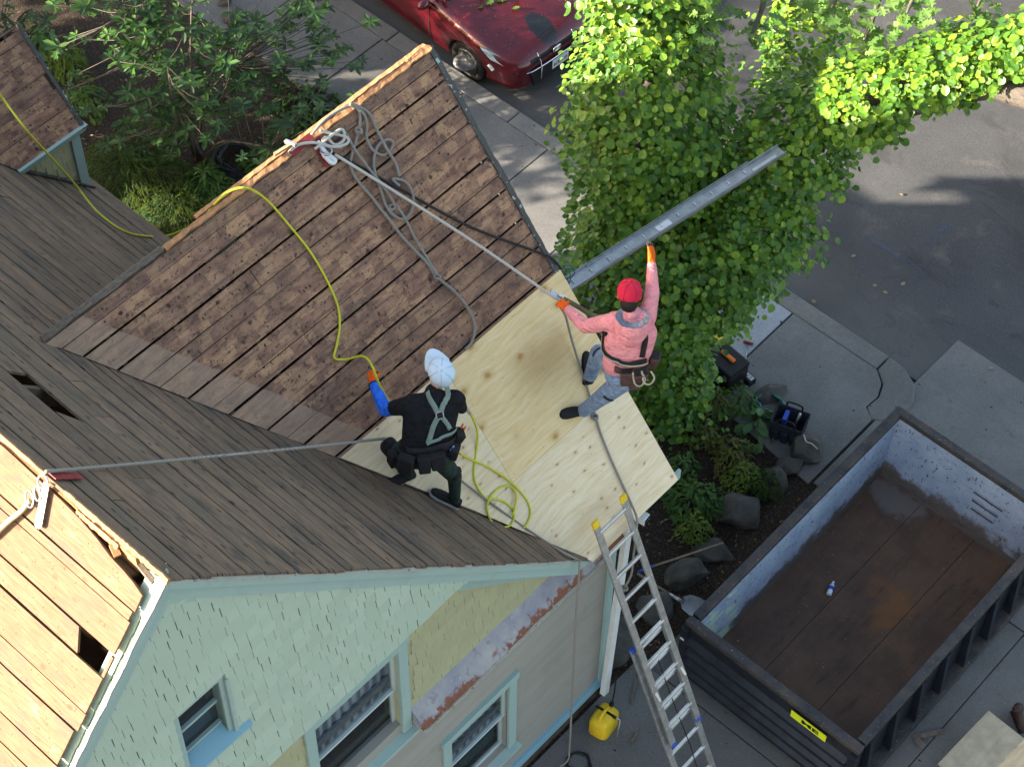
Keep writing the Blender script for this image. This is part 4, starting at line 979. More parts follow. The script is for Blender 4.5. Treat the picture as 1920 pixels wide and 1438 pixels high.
def mat_skip_floor():
    t = NT('rusted_steel_floor', .8, .1); f = t.noise(1.3, detail=7, rough=.65); g = t.noise(1., t.map(scale=(9, 1.4, 1), rot=(0, 0, .12)), detail=6, rough=.7)
    c = t.ramp(f, [(.25, (.045, .03, .024)), (.5, (.095, .056, .04)), (.72, (.15, .085, .055))])
    c = t.mix(t.math('MULTIPLY', t.ss(g, .5, .75), .5), c, (.11, .075, .06)); c = t.mix(t.math('MULTIPLY', t.ss(g, .45, .3), .6), c, (.025, .018, .016))
    x, y, z = t.sep(); n2 = t.noise(2.6, detail=6)
    d1 = t.math('SQRT', t.math('ADD', t.math('POWER', t.math('SUBTRACT', x, 1.55), 2), t.math('POWER', t.math('MULTIPLY', t.math('SUBTRACT', y, 8.35), .62), 2)))
    c = t.mix(t.math('MULTIPLY', t.ss(t.math('ADD', d1, t.math('MULTIPLY', t.math('SUBTRACT', n2, .5), 1.3)), .34, .02), .55), c, (.24, .10, .03))
    d2 = t.math('SQRT', t.math('ADD', t.math('POWER', t.math('MULTIPLY', t.math('SUBTRACT', x, .75), .7), 2), t.math('POWER', t.math('MULTIPLY', t.math('SUBTRACT', y, 9.45), 1.6), 2)))
    c = t.mix(t.math('MULTIPLY', t.ss(t.math('ADD', d2, t.math('MULTIPLY', t.math('SUBTRACT', n2, .5), 1.2)), .34, .1), .4), c, (.22, .21, .21))
    c = t.mix(t.ss(t.noise(30, detail=2), .70, .74), c, (.2, .15, .12))
    t.col(c); t.bump(g, .4, .01); return t.m
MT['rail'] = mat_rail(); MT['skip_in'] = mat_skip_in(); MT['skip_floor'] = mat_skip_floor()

# ---- roll-off skip
SX0, SX1, SY0, SY1, SH = .27, 2.58, 5.99, 9.88, 1.15
skip = tag(empty('skip_container', ((SX0+SX1)/2, (SY0+SY1)/2, 0)), 'open black steel skip with rusty floor and pale blue inside walls', 'skip')
def sk(q, name, m, **kw): o = fixn(q.build(name, m, None)); o.parent = skip; o.matrix_parent_inverse = skip.matrix_world.inverted(); o.location = (0, 0, 0); return o
bpy.context.view_layer.update()
def skp(q, name, m, bev=0):
    o = fixn(MBoff(q, skip.location).build(name, m, skip)); 
    if bev: bevel(o, bev)
    return o
def MBoff(q, L_): q.v = [tuple(V(v)-L_) for v in q.v]; return q
def skmat(o): return o
# floor plates
fx = [SX0+.08, 1.0, 1.75, SX1-.08]
def shift_mat_coords(o): o.data.update(); return o
def sworld(q, name, m, bev=0, parent=None):
    """world-space mesh parented without moving it: object coordinates stay world coordinates"""
    o = fixn(q.build(name, m)); p_ = parent or skip; o.parent = p_
    L_ = V((0, 0, 0)); z_ = p_
    while z_ is not None: L_ = L_+z_.location; z_ = z_.parent
    o.location = -L_ if parent is None else (0, 0, 0)
    if bev: bevel(o, bev)
    return o
for a, b in zip(fx, fx[1:]): sworld(MB().box(((a+b)/2, (SY0+SY1)/2, .10), (b-a-.006, SY1-SY0-.12, .03)), 'floor_plate', MT['skip_floor'])
# side and end walls, inner skins lean inwards at the foot
def wallq(p0, p1, p2, p3, thick): q = MB(); q.prism([V(a) for a in (p0, p1, p2, p3)], thick); return q
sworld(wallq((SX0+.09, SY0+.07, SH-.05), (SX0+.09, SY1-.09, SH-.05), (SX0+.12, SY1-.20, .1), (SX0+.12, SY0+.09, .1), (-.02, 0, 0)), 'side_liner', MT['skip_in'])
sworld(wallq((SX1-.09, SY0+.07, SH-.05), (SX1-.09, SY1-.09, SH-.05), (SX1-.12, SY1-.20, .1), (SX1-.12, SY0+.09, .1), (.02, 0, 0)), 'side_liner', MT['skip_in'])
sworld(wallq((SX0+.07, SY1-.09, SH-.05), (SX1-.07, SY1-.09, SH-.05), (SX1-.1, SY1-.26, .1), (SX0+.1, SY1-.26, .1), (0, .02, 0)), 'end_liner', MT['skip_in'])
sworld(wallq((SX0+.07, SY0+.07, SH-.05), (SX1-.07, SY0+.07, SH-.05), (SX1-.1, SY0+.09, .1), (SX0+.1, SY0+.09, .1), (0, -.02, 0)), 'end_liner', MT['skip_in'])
sworld(MB().box((SX0+.045, (SY0+SY1)/2, .58), (.03, SY1-SY0-.08, .96)), 'side_wall', MT['steel_black'])
sworld(MB().box((SX1-.045, (SY0+SY1)/2, .58), (.03, SY1-SY0-.08, .96)), 'side_wall', MT['steel_black'])
sworld(MB().box(((SX0+SX1)/2, SY1-.035, .58), (SX1-SX0-.1, .03, .96)), 'end_wall', MT['steel_black'])
door = sworld(MB().box(((SX0+SX1)/2, SY0+.03, .58), (SX1-SX0-.06, .035, .98)), 'tailgate', MT['steel_black'])
# top rails
sworld(MB().box((SX0+.05, (SY0+SY1)/2+.06, SH-.045), (.11, SY1-SY0-.12, .09)), 'top_rail', MT['rail'], .01)
sworld(MB().box((SX1-.05, (SY0+SY1)/2+.06, SH-.045), (.11, SY1-SY0-.12, .09)), 'top_rail', MT['rail'], .01)
sworld(MB().box(((SX0+SX1)/2, SY1-.045, SH-.042), (SX1-SX0-.0, .10, .09)), 'top_rail', MT['rail'], .01)
sworld(MB().box(((SX0+SX1)/2, SY0+.045, SH-.048), (SX1-SX0+.02, .10, .09)), 'top_rail', MT['rail'], .01)
# tailgate ribs
for z_ in (.80, .59, .38, .18):
    q = MB(); q.prism([V((SX0+.07, y, z)) for y, z in ((SY0+.012, z_+.055), (SY0-.055, z_+.012), (SY0-.055, z_-.05), (SY0+.012, z_-.09))], (SX1-SX0-.16, 0, 0)); o = fixn(MBoff(q, V((0, 0, 0))).build('tailgate_rib', MT['steel_black'], door))
for x in (SX0+.03, SX1-.03): fixn(MB().box((x, SY0-.01, .56), (.09, .1, .98)).build('hinge_post', MT['steel_black'], door))
# side posts and lower rail
for y in [SY0+.25+.46*k for k in range(8)]:
    sworld(MB().prism([V((SX1-.03, y-.035, z)) if 0 else V((x, y-.035, z)) for x, z in ((SX1-.028, 1.05), (SX1+.02, 1.05), (SX1+.07, .35), (SX1+.07, .12), (SX1-.028, .12))], (0, .07, 0)), 'side_post', MT['steel_black'])
    sworld(MB().prism([V((x, y-.035, z)) for x, z in ((SX0+.028, 1.05), (SX0-.005, 1.05), (SX0-.03, .35), (SX0-.03, .12), (SX0+.028, .12))], (0, .07, 0)), 'side_post', MT['steel_black'])
sworld(MB().box((SX1+.03, (SY0+SY1)/2, .2), (.12, SY1-SY0-.1, .14)), 'lower_rail', MT['rail'])
sworld(MB().box((SX0-.01, (SY0+SY1)/2, .2), (.06, SY1-SY0-.1, .14)), 'lower_rail', MT['rail'])
for x in (SX0+.5, SX1-.5): sworld(MB().box((x, (SY0+SY1)/2, .045), (.12, SY1-SY0-.3, .08)), 'skid', MT['steel_black'])
# the worn plate marks on the far wall
for k in range(3): 
    zz = .80-.12*k; sworld(MB().box((1.72, SY1-.115-.20*(SH-.05-zz)*.95, zz), (.40-.05*k, .012, .012)), 'weld_scar', MT['rail'])
# sticker with lettering
def text_mesh(txt, size, name, m, parent, mat4, ex=.001, off=.0):
    cu = bpy.data.curves.new(name, 'FONT'); cu.body = txt; cu.size = size; cu.extrude = ex; cu.offset = off; cu.align_x = 'CENTER'; cu.align_y = 'CENTER'
    tmp = bpy.data.objects.new(name+'_tmp', cu); COL.objects.link(tmp); dg = bpy.context.evaluated_depsgraph_get()
    me = bpy.data.meshes.new_from_object(tmp.evaluated_get(dg)); bpy.data.objects.remove(tmp); me.materials.clear(); me.materials.append(m)
    me.transform(mat4); o = bpy.data.objects.new(name, me); COL.objects.link(o); o.parent = parent; return o
MT['sticker'] = plain('lime_yellow_sticker', (.62, .72, .03), .5, var=.06)
MT['ink'] = plain('black_ink', (.008, .008, .008), .6, var=.1)
sx_, sz_ = 1.97, .955
stk = MB().box((sx_, SY0-.022, sz_), (.46, .006, .125)); stk = fixn(stk.build('sticker', MT['sticker'], door))
text_mesh('ME', .115, 'lettering', MT['ink'], stk, Matrix.Translation((sx_+.02, SY0-.027, sz_)) @ Matrix.Rotation(rad(90), 4, 'X') @ Matrix.Diagonal((1.55, .78, 1, 1)), off=.004)
MB().box((SX0+.02, SY0-.066, .86), (.05, .006, .03)).build('reflector', MT['white_metal'], door)
door.location = -skip.location
# ---- bottle lying in the skip
MT['clear_plastic'] = plain('clear_bottle_plastic', (.55, .62, .68), .2, var=.1, spec=.6)
bt = tag(empty('plastic_bottle', (0.918,7.938,0.150)), 'small clear drinks bottle lying on the rusty skip floor', 'bottle', None); bt.rotation_euler = (0, 0, rad(20))
MB().tube([(0, y, 0) for y in (-.09, -.085, -.03, -.02, .04, .065, .082)], [.02, .032, .032, .029, .032, .018, .013], 12).build('body', MT['clear_plastic'], bt, True)
MB().tube([(0, .083, 0), (0, .1, 0)], .015, 10).build('cap', MT['white_metal'], bt, True)
MB().tube([(0, -.022, 0), (0, .025, 0)], .0325, 12).build('wrapper', MT['blue_plastic'], bt, True)

# ---- extension ladder
LA, LB = V((-.093, 4.646, 4.25)), V((1.163, 4.655, 1.25)); ld = (LB-LA).normalized(); lb = LA+ld*((LA.z-.0)/-ld.z)
lad = tag(empty('extension_ladder', (lb.x, 4.84, 0)), 'aluminium extension ladder with yellow rail caps leaning on the plywood eave', 'ladder')
def lp(s_, y, off=0): n = V((-ld.z, 0, ld.x)); n = n if n.x > 0 else -n; return V((LA.x, y, LA.z))+V((ld.x, 0, ld.z))*s_+n*off-lad.location
Ltot = (lb-LA).length; n_l = V((-ld.z, 0, ld.x))
def section(name, s0, s1, ya, yb, off, first, capm):
    o = MB().bar(lp(s0, ya, off), lp(s1, ya, off), .028, .075, (0, 1, 0)).build(name, MT['alu_dull'], lad)
    bevel(o, .004); r2 = MB().bar(lp(s0, yb, off), lp(s1, yb, off), .028, .075, (0, 1, 0)).build('rail', MT['alu_dull'], o); bevel(r2, .004)
    s_ = first
    while s_ < s1-.05:
        bevel(MB().bar(lp(s_, ya+.012, off), lp(s_, yb-.012, off), .034, .034, (ld.x, 0, ld.z)).build('rung', MT['alu'], o), .006)
        for yy in (ya-.018, yb+.018): MB().tube([lp(s_, yy-.006, off), lp(s_, yy+.006, off)], .017, 8).build('rung_end', MT['alu'], o, True)
        s_ += .305
    return o
YA, YB = 4.655, 5.055
fly = section('fly_section', 0, 3.15, YA, YB, .05, .13, None)
base_ = section('base_section', 1.72, Ltot, YA-.032, YB+.032, -.02, 1.80, None)
for yy in (YA, YB):
    bevel(MB().bar(lp(-.03, yy, .05), lp(.05, yy, .05), .036, .083, (0, 1, 0)).build('end_cap', MT['yellow_plastic'], lad), .01)
    MB().bar(lp(3.12, yy, .05), lp(3.16, yy, .05), .034, .07, (0, 1, 0)).build('bracket', MT['blue_plastic'], lad)
MB().bar(lp(1.71, YA-.032, -.02), lp(1.76, YA-.032, -.02), .034, .07, (0, 1, 0)).build('bracket', MT['blue_plastic'], lad)
for yy in (YA, YB): MB().bar(lp(2.32, yy, .03), lp(2.46, yy, .07), .05, .03, (0, 1, 0)).build('rung_lock', MT['steel'], lad)
MB().tube([lp(2.1, 4.86, .0), lp(2.6, 4.85, .02), lp(3.4, 4.87, .03), lp(Ltot-.3, 4.86, .0)], .006, 6).build('pull_rope', MT['black_rubber'], lad, True)
MB().bar(lp(.62, YB+.016, .05), lp(.76, YB+.016, .05), .003, .05, (0, 1, 0)).build('warning_label', MT['white_metal'], lad)
for yy in (YA-.032, YB+.032): MB().box(lp(Ltot, yy, -.02)+V((0, 0, .03)), (.09, .05, .06)).build('foot', MT['black_rubber'], lad)

# ---- downspout and gutter stub on the house
dp = [V((-0.020,5.148,3.704)), V((-0.020,5.108,3.412)), V((-0.060,5.067,0.369))]
bevel(MB().bar(dp[0]+V((0, 0, .1)), dp[2], .085, .065, (1, 0, 0)).build('downspout', MT['white_metal'], house), .006)
bevel(MB().bar((-0.141,5.291,3.700), (0.073,5.319,3.700), .1, .09).build('gutter_stub', MT['white_metal'], house), .004)
MB().bar((0.031,5.312,3.702), (0.078,5.321,3.698), .086, .076).build('gutter_opening', MT['black_rubber'], house)

# ---- aluminium channel plank between the house front and the tree
ga, gb = V((-1.795,6.107,4.950)), V((-1.397,9.138,4.850)); gd = (gb-ga).normalized(); gs = gd.cross(V((0, 0, 1))).normalized(); gu = gs.cross(gd)
gt = tag(empty('aluminium_plank', ga), 'long grey aluminium channel plank running from the roof edge into the vines', 'plank'); GL = (gb-ga).length
def gp(s_, w_, h_=0): return gd*s_+gs*w_+gu*h_
def channel(name, s0, s1, hw, h0, lip, m):
    q = MB(); pr_ = [(-hw, h0+lip), (-hw-.006, h0+lip), (-hw-.006, h0-.01), (hw+.006, h0-.01), (hw+.006, h0+lip), (hw, h0+lip), (hw, h0), (-hw, h0)]
    q.prism([gp(s0, a, b) for a, b in pr_], gd*(s1-s0)); return fixn(q.build(name, m, gt))
channel('inner_channel', .4, GL, .06, 0, .04, MT['alu_dull']); ch = channel('outer_channel', 0, GL-.43, .075, .012, .035, MT['alu_dull'])
k = .16
while k < GL-.5:
    q = MB(); q.tube([gp(k+.012*math.sin(a), .02*math.cos(a)-.005, .016+.006) for a in [rad(d_) for d_ in range(0, 181, 30)]], .006, 6); q.build('cleat', MT['alu'], ch, True); k += .235
MB().bar(gp(1.28, .012, .016), gp(1.46, .012, .016), .075, .004).build('label_plate', MT['white_metal'], ch)
q = MB(); q.bar(gp(GL-.45, .03, .02), gp(GL-.12, .03, .02), .035, .008); q.build('slide_strip', MT['alu'], gt)

# ---- ropes and hoses
def mat_rope(name, a, b, sc_=140):
    t = NT(name, .85); w = t.n('TexWave', wave_type='BANDS', bands_direction='DIAGONAL'); t.put(w.inputs['Vector'], t.obj); w.inputs['Scale'].default_value = sc_; w.inputs['Distortion'].default_value = 2.
    t.col(t.mix(w.outputs[1], a, b)); t.bump(w.outputs[1], .5, .003); return t.m
MT['rope_grey'] = mat_rope('grey_rope', (.16, .15, .135), (.34, .32, .29)); MT['rope_white'] = mat_rope('pale_rope', (.38, .37, .34), (.62, .60, .55))
MT['rope_black'] = mat_rope('black_rope', (.008, .008, .009), (.05, .05, .05)); MT['hose_y'] = plain('yellow_hose', (.55, .55, .04), .45, var=.1)
MT['hose_g'] = plain('green_hose', (.02, .12, .09), .45, var=.2); MT['hose_k'] = plain('black_hose', (.02, .022, .024), .5, var=.3)
def rope(name, label, pts, r, m, k=6, cat='rope', grp=None):
    o = MB().tube(spline(pts, k), r, 7).build(name, m, None, True); return tag(o, label, cat, grp)
def wv(l, h=.028): return l
R1 = [(-3.140,4.290,7.601), (-3.150,4.491,7.644), (-3.139,4.757,7.601), (-3.103,4.815,7.543), (-3.052,4.785,7.475), (-3.014,4.730,7.423), (-2.958,4.616,7.357), (-2.897,4.497,7.285), (-2.848,4.462,7.227), (-2.769,4.462,7.134), (-2.674,4.491,7.022), (-2.571,4.512,6.900), (-2.469,4.536,6.781), (-2.362,4.554,6.655), (-2.235,4.600,6.505), (-2.143,4.638,6.397), (-2.031,4.654,6.265), (-1.905,4.726,6.116), (-1.774,4.762,5.963), (-1.652,4.735,5.819), (-1.586,4.628,5.741), (-1.576,4.525,5.729)]
rope('rope', 'grey rope loop running down the roof boards to the plywood edge', R1, .014, MT['rope_grey'])
R2 = [(-2.649,4.840,6.993), (-2.722,4.873,7.079), (-2.799,4.857,7.208), (-2.929,4.877,7.323), (-3.043,4.895,7.457), (-3.098,4.819,7.576), (-3.128,4.749,7.634), (-3.065,4.834,7.514), (-3.008,4.823,7.416), (-2.954,4.757,7.352), (-2.883,4.739,7.268), (-2.816,4.787,7.190), (-2.802,4.872,7.173), (-2.827,4.953,7.202), (-2.863,4.925,7.245), (-2.870,4.812,7.253), (-2.824,4.708,7.198), (-2.742,4.634,7.133), (-2.658,4.609,7.034), (-2.575,4.577,6.906), (-2.498,4.587,6.815), (-2.440,4.646,6.746), (-2.437,4.746,6.743), (-2.480,4.834,6.794), (-2.529,4.861,6.890), (-2.609,4.858,6.946), (-2.662,4.766,7.008), (-2.604,4.791,6.940)]
rope('rope', 'grey rope with small curls lying near the ridge anchor', R2, .0135, MT['rope_grey'])
R3 = [(-3.058,4.498,7.505), (-3.054,4.590,7.470), (-2.924,4.581,7.348), (-2.781,4.598,7.195), (-2.639,4.624,7.051), (-2.549,4.645,6.913), (-2.522,4.641,6.844), (-2.526,4.598,6.848), (-2.550,4.611,6.876), (-2.531,4.664,6.854), (-2.469,4.659,6.820), (-2.395,4.672,6.694), (-2.302,4.659,6.584), (-2.185,4.663,6.446), (-2.064,4.656,6.327), (-2.005,4.662,6.265)]
rope('rope', 'second grey rope strand crossing under the pale taut rope', R3, .0125, MT['rope_grey'])
R4 = [(-3.057,4.240,7.520), (-3.055,4.380,7.532), (-3.055,4.562,7.518), (-3.006,4.539,7.444), (-3.013,4.436,7.452), (-3.070,4.396,7.535), (-3.059,4.339,7.522), (-3.003,4.407,7.456), (-2.971,4.535,7.418), (-3.006,4.572,7.444), (-3.081,4.458,7.532), (-3.130,4.382,7.590)]
rope('rope', 'tangled bright rope coil heaped on the ridge anchor', R4, .0135, MT['rope_white'])
R5 = [(-3.165,4.030,7.554), (-3.137,4.134,7.599), (-3.086,4.272,7.554), (-3.014,4.387,7.469), (-2.981,4.479,7.414)]
rope('rope', 'pale rope end lying along the wing ridge left of the anchor', R5, .0135, MT['rope_white'])
rope('taut_rope', 'pale taut rope from the ridge anchor to the pink hooded worker', [(-2.951,4.372,7.426), (-2.474,4.731,6.926), (-1.941,5.122,6.360), (-1.250,5.388,5.947)], .0135, MT['rope_white'], 8)
rope('black_lanyard', 'black rope running from the ridge anchor down to the roof edge', [(-2.968,4.369,7.430), (-2.884,4.502,7.270), (-2.587,4.780,6.920), (-2.147,5.203,6.402), (-1.771,5.664,5.966), (-1.646,5.788,5.842), (-1.590,5.860,5.669)], .013, MT['rope_black'])
rope('taut_rope', 'grey taut rope from the main ridge anchor to the kneeling worker', [(-1.172,-0.005,9.080), (-1.294,0.735,8.250), (-1.389,1.593,7.350), (-1.393,2.563,6.450), (-1.348,3.260,5.870)], .0135, MT['rope_grey'], 8)
rope('safety_rope', 'grey rope from the kneeling worker over the eave and down the siding', [(-1.015,3.612,5.409), (-0.916,3.793,5.029), (-0.680,3.966,4.682), (-0.423,4.126,4.379), (-0.092,4.205,4.281), (0.020,4.344,4.069), (0.070,4.303,4.040), (0.060,4.320,3.058), (0.060,4.342,1.499), (0.060,4.359,0.261), (0.099,4.288,0.100), (0.064,4.207,0.030)], .011, MT['rope_grey'])
rope('safety_rope', 'pale rope from the pink hooded worker across the plywood and over the eave', [(-1.218,5.391,5.878), (-1.185,5.459,5.686), (-1.150,5.509,5.366), (-1.018,5.486,5.095), (-0.885,5.442,4.939), (-0.725,5.377,4.751), (-0.567,5.314,4.556), (-0.382,5.270,4.338), (-0.196,5.241,4.119), (-0.040,5.216,3.936), (0.100,5.107,3.999), (0.120,5.096,3.768), (0.120,5.090,3.388), (0.120,5.087,3.042), (0.120,5.001,2.892)], .0115, MT['rope_grey'])
for n_, (c, lab) in enumerate((((-2.018,4.641,6.280), 'rope knot halfway down the grey rope loop'), ((-0.670,5.340,4.693), 'knot in the pale rope below the pink hooded worker'), ((0.120,4.995,2.869), 'knot at the hanging end of the pale rope behind the ladder'), ((-2.990,4.706,7.425), 'knot in the rope just below the ridge anchor'))):
    c = V(c); s_ = .03
    tag(MB().tube(spline([c+V((math.cos(a)*s_, math.sin(a)*s_*.7, math.sin(a*1.5)*s_*.6)) for a in [i*.9 for i in range(14)]], 3), .012, 7).build('rope_knot', MT['rope_grey'], None, True), lab, 'knot')
H1 = [(-6.081,2.998,7.413), (-6.318,3.257,6.663), (-5.946,3.223,6.474), (-6.089,3.487,5.795), (-6.463,3.902,4.792), (-6.161,3.893,4.621), (-5.800,3.925,4.569), (-5.773,4.177,4.282), (-5.987,4.654,3.740)]
h1 = [V(p_) for p_ in H1]
h1 += [S_wleft(4.3, 2.2, .03), S_wleft(3.45, .9, .03), V((-3.196,3.202,7.560)), V((-3.128,3.314,7.680)), V((-3.029,3.437,7.700)), V((-3.000,3.605,7.436)), V((-2.836,3.672,7.197)), V((-2.640,3.713,6.966)), V((-2.460,3.710,6.755)), V((-2.295,3.673,6.560)), V((-2.187,3.587,6.433)), V((-2.106,3.459,6.338)), V((-2.052,3.375,6.290)), V((-1.992,3.449,6.249)), V((-1.862,3.535,6.328)), V((-1.702,3.488,6.387)), V((-1.581,3.454,6.245)), V((-1.471,3.481,6.022)), V((-1.347,3.577,5.799))]
rope('air_hose', 'yellow air hose looping from the left roof over the ridge to the orange glove', h1, .0105, MT['hose_y'], 6, 'hose')
rope('air_hose', 'yellow air hose end curled on the plywood, right of the kneeling worker', [(-1.227,4.052,5.735), (-1.188,4.106,5.611), (-1.140,4.144,5.478), (-1.100,4.171,5.246), (-1.038,4.089,5.096), (-0.968,3.983,5.013), (-0.893,3.917,4.925), (-0.777,3.926,4.788), (-0.683,4.056,4.677), (-0.580,4.098,4.556), (-0.529,3.999,4.496), (-0.574,3.880,4.549), (-0.657,3.853,4.646), (-0.732,3.906,4.758), (-0.762,4.083,4.770), (-0.717,4.203,4.718), (-0.630,4.188,4.646), (-0.555,4.056,4.558)], .0105, MT['hose_y'], 6, 'hose')
rope('air_hose', 'yellow hose strand from the tool belt arcing along the valley', [(-1.019,3.851,5.335), (-1.018,3.974,5.118), (-0.929,4.092,4.968), (-0.769,4.200,4.801), (-0.618,4.272,4.601), (-0.515,4.257,4.480), (-0.465,4.172,4.420), (-0.455,4.095,4.409)], .0105, MT['hose_y'], 6, 'hose')
rope('hose_coupling', 'grey metal hose coupling behind the kneeling worker', [(-1.203,4.068,5.692), (-1.178,4.102,5.616), (-1.149,4.127,5.536)], .014, MT['steel'], 3, 'coupling')
def coil(name, label, c, r, n_, m, tr, h, cat='hose', seed=1, wob=.12):
    random.seed(seed); pts = []; c = V(c)
    for i in range(n_*12):
        a = i*math.pi/6; rr = r*(1+U(-wob, wob)-.25*(i/(n_*12))); pts.append(c+V((math.cos(a)*rr+.04*r*math.sin(i*.37), math.sin(a)*rr*.9, tr+h*(i/(n_*12))*U(.7, 1.1))))
    o = MB().tube(spline(pts, 2), tr, 6).build(name, m, None, True); return tag(o, label, cat)
coil('coiled_hose', 'black hose coiled on the mulch behind the roof ridge', (-8.998,7.964,0.000), .36, 9, MT['hose_k'], .014, .12, seed=2)
coil('coiled_hose', 'green hose coil beside the brown boulder', (-1.249,9.565,0.000), .21, 8, MT['hose_g'], .013, .12, seed=3)
coil('coiled_hose', 'thin dark cord coiled on the concrete below the siding', (0.188,4.376,0.000), .15, 3, MT['hose_k'], .009, .02, 'cord', seed=4)

# ---- ridge anchors
def anchor(label, loc, parts_):
    o = tag(empty('roof_anchor', loc), label, 'anchor'); return o
an = anchor('red steel roof anchor straddling the wing ridge under a rope heap', V((-3.086,4.314,7.461)), None); al = an.location
def plate(o, name, S_, pts, m, th=.006, h=.012):
    L_ = o.location; q = MB(); q.prism([S_(s, t, h)-L_ for s, t in pts], S_(0, 0, th)-S_(0, 0, 0)); return fixn(q.build(name, m, o))
ya = (-3.086,4.314,7.461)[1]
plate(an, 'anchor_plate', S_wing, [(ya-.05, .0), (ya+.05, .0), (ya+.05, .30), (ya-.05, .30)], MT['red_paint'])
plate(an, 'anchor_plate', S_wleft, [(ya-.05, .0), (ya+.05, .0), (ya+.05, .30), (ya-.05, .30)], MT['red_paint'])
q = MB(); q.prism([V((-WX-.0, ya-.28, HW+.02))-al, V((-WX+.06, ya-.27, HW-.01))-al, V((-WX+.05, ya-.02, HW+.02))-al, V((-WX, ya-.02, HW+.05))-al], (0, 0, .006)); fixn(q.build('anchor_tongue', MT['red_paint'], an))
cc = V((-3.004,4.322,7.441)); ws = MB().tube(spline([S_wing(ya+.0, .06, .03)-al, cc-al, V((-2.939,4.356,7.380))-al, V((-2.941,4.319,7.368))-al, V((-3.010,4.290,7.449))-al], 4), .022, 7).build('sling', MT['white_metal'], an, True)
MB().tube([cc-al+V((.05*math.cos(a), .05*math.sin(a), .03)) for a in [i*.5236 for i in range(12)]], .009, 6, closed=True).build('ring', MT['steel'], an, True)
an2 = anchor('steel roof anchor on the main ridge with a white perforated strap', S_main(-1.25, 0, 0), None); al2 = an2.location
sA, sB = V((-1.141,-0.037,9.011)), V((-1.058,-0.231,8.790)); dS = (sB-sA); nB = V((0, -SM, CM)); wS = dS.cross(nB).normalized()*.032
q = MB(); q.prism([sA-wS*.8-al2, sA+wS*.8-al2, sB+wS-al2, sB+wS*.5+dS*.06-al2, sB-wS*.5+dS*.06-al2, sB-wS-al2], nB*.005); stp = fixn(q.build('strap', MT['white_metal'], an2))
for i in range(5):
    for j in (-1, 1):
        c = sA+dS*(.2+.17*i)+wS*.4*j+nB*.006-al2; MB().tube([c, c+nB*.0015], .006, 7).build('nail_hole', MT['black_rubber'], stp)
rA, rB = V((-1.159,0.017,9.018)), V((-1.162,0.226,8.780)); dR = rB-rA; nM = V((0, SM, CM)); wR = dR.cross(nM).normalized()*.045
q = MB(); q.prism([rA-wR-al2, rA+wR-al2, rB+wR*.8-al2, rB+dR*.06-al2, rB-wR*.8-al2], nM*.005); fixn(q.build('anchor_plate', MT['red_paint'], an2))
def ringp(c, r1, r2, x, y, n_=16): return [c+x*(r1*math.cos(2*math.pi*i/n_))+y*(r2*math.sin(2*math.pi*i/n_)) for i in range(n_)]
for k, (c, r1, r2) in enumerate((((-1.118,-0.076,9.090), .045, .035), ((-1.168,-0.114,8.938), .05, .022), ((-1.213,-0.160,8.878), .06, .028))):
    MB().tube(ringp(V(c)-al2, r1, r2, V((.7, -.5, -.5)).normalized(), V((.6, .6, .2)).normalized()), .008, 6, closed=True).build('carabiner', MT['steel'], an2, True)
rope('rope', 'yellowish rope lying on the sunlit boards below the main ridge anchor', [(-1.204,-0.164,8.873), (-1.231,-0.235,8.793), (-1.290,-0.324,8.699), (-1.372,-0.457,8.548), (-1.502,-0.637,8.343)], .02, mat_rope('sunlit_rope', (.38, .33, .2), (.6, .54, .36)))

# ================================================================== parked car
def mat_carpaint():
    t = NT('dark_red_car_paint', .28, .25, .5); x, y, z = t.sep(); n = t.noise(3, detail=5); d_ = t.noise(60, detail=2)
    c = t.ramp(n, [(.3, (.075, .004, .009)), (.7, (.12, .006, .013))])
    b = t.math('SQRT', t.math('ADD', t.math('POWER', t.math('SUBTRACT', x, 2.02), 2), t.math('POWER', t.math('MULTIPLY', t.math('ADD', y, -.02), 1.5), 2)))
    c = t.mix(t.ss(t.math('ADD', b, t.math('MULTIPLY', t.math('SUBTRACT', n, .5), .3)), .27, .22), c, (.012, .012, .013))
    c = t.mix(t.ss(d_, .68, .72), c, (.3, .2, .18)); t.col(c); t.b.inputs['Coat Weight'].default_value = .6; t.b.inputs['Coat Roughness'].default_value = .06; return t.m
MT['car'] = mat_carpaint()
MT['carglass'] = plain('car_glass', (.012, .014, .018), .05, var=.1, spec=.7)
MT['lens'] = plain('headlight_lens', (.42, .50, .50), .12, .3, var=.2, scale=20, spec=.6); MT['chrome'] = plain('chrome', (.75, .75, .76), .12, 1., var=.05)
MT['rim'] = plain('steel_wheel', (.12, .12, .125), .45, .6, var=.2, scale=20)
car = tag(empty('parked_car', (-9.27, 12.21, -.1), rad(-3.6)), 'dark red car with a black patch on its bonnet parked at the kerb', 'car')
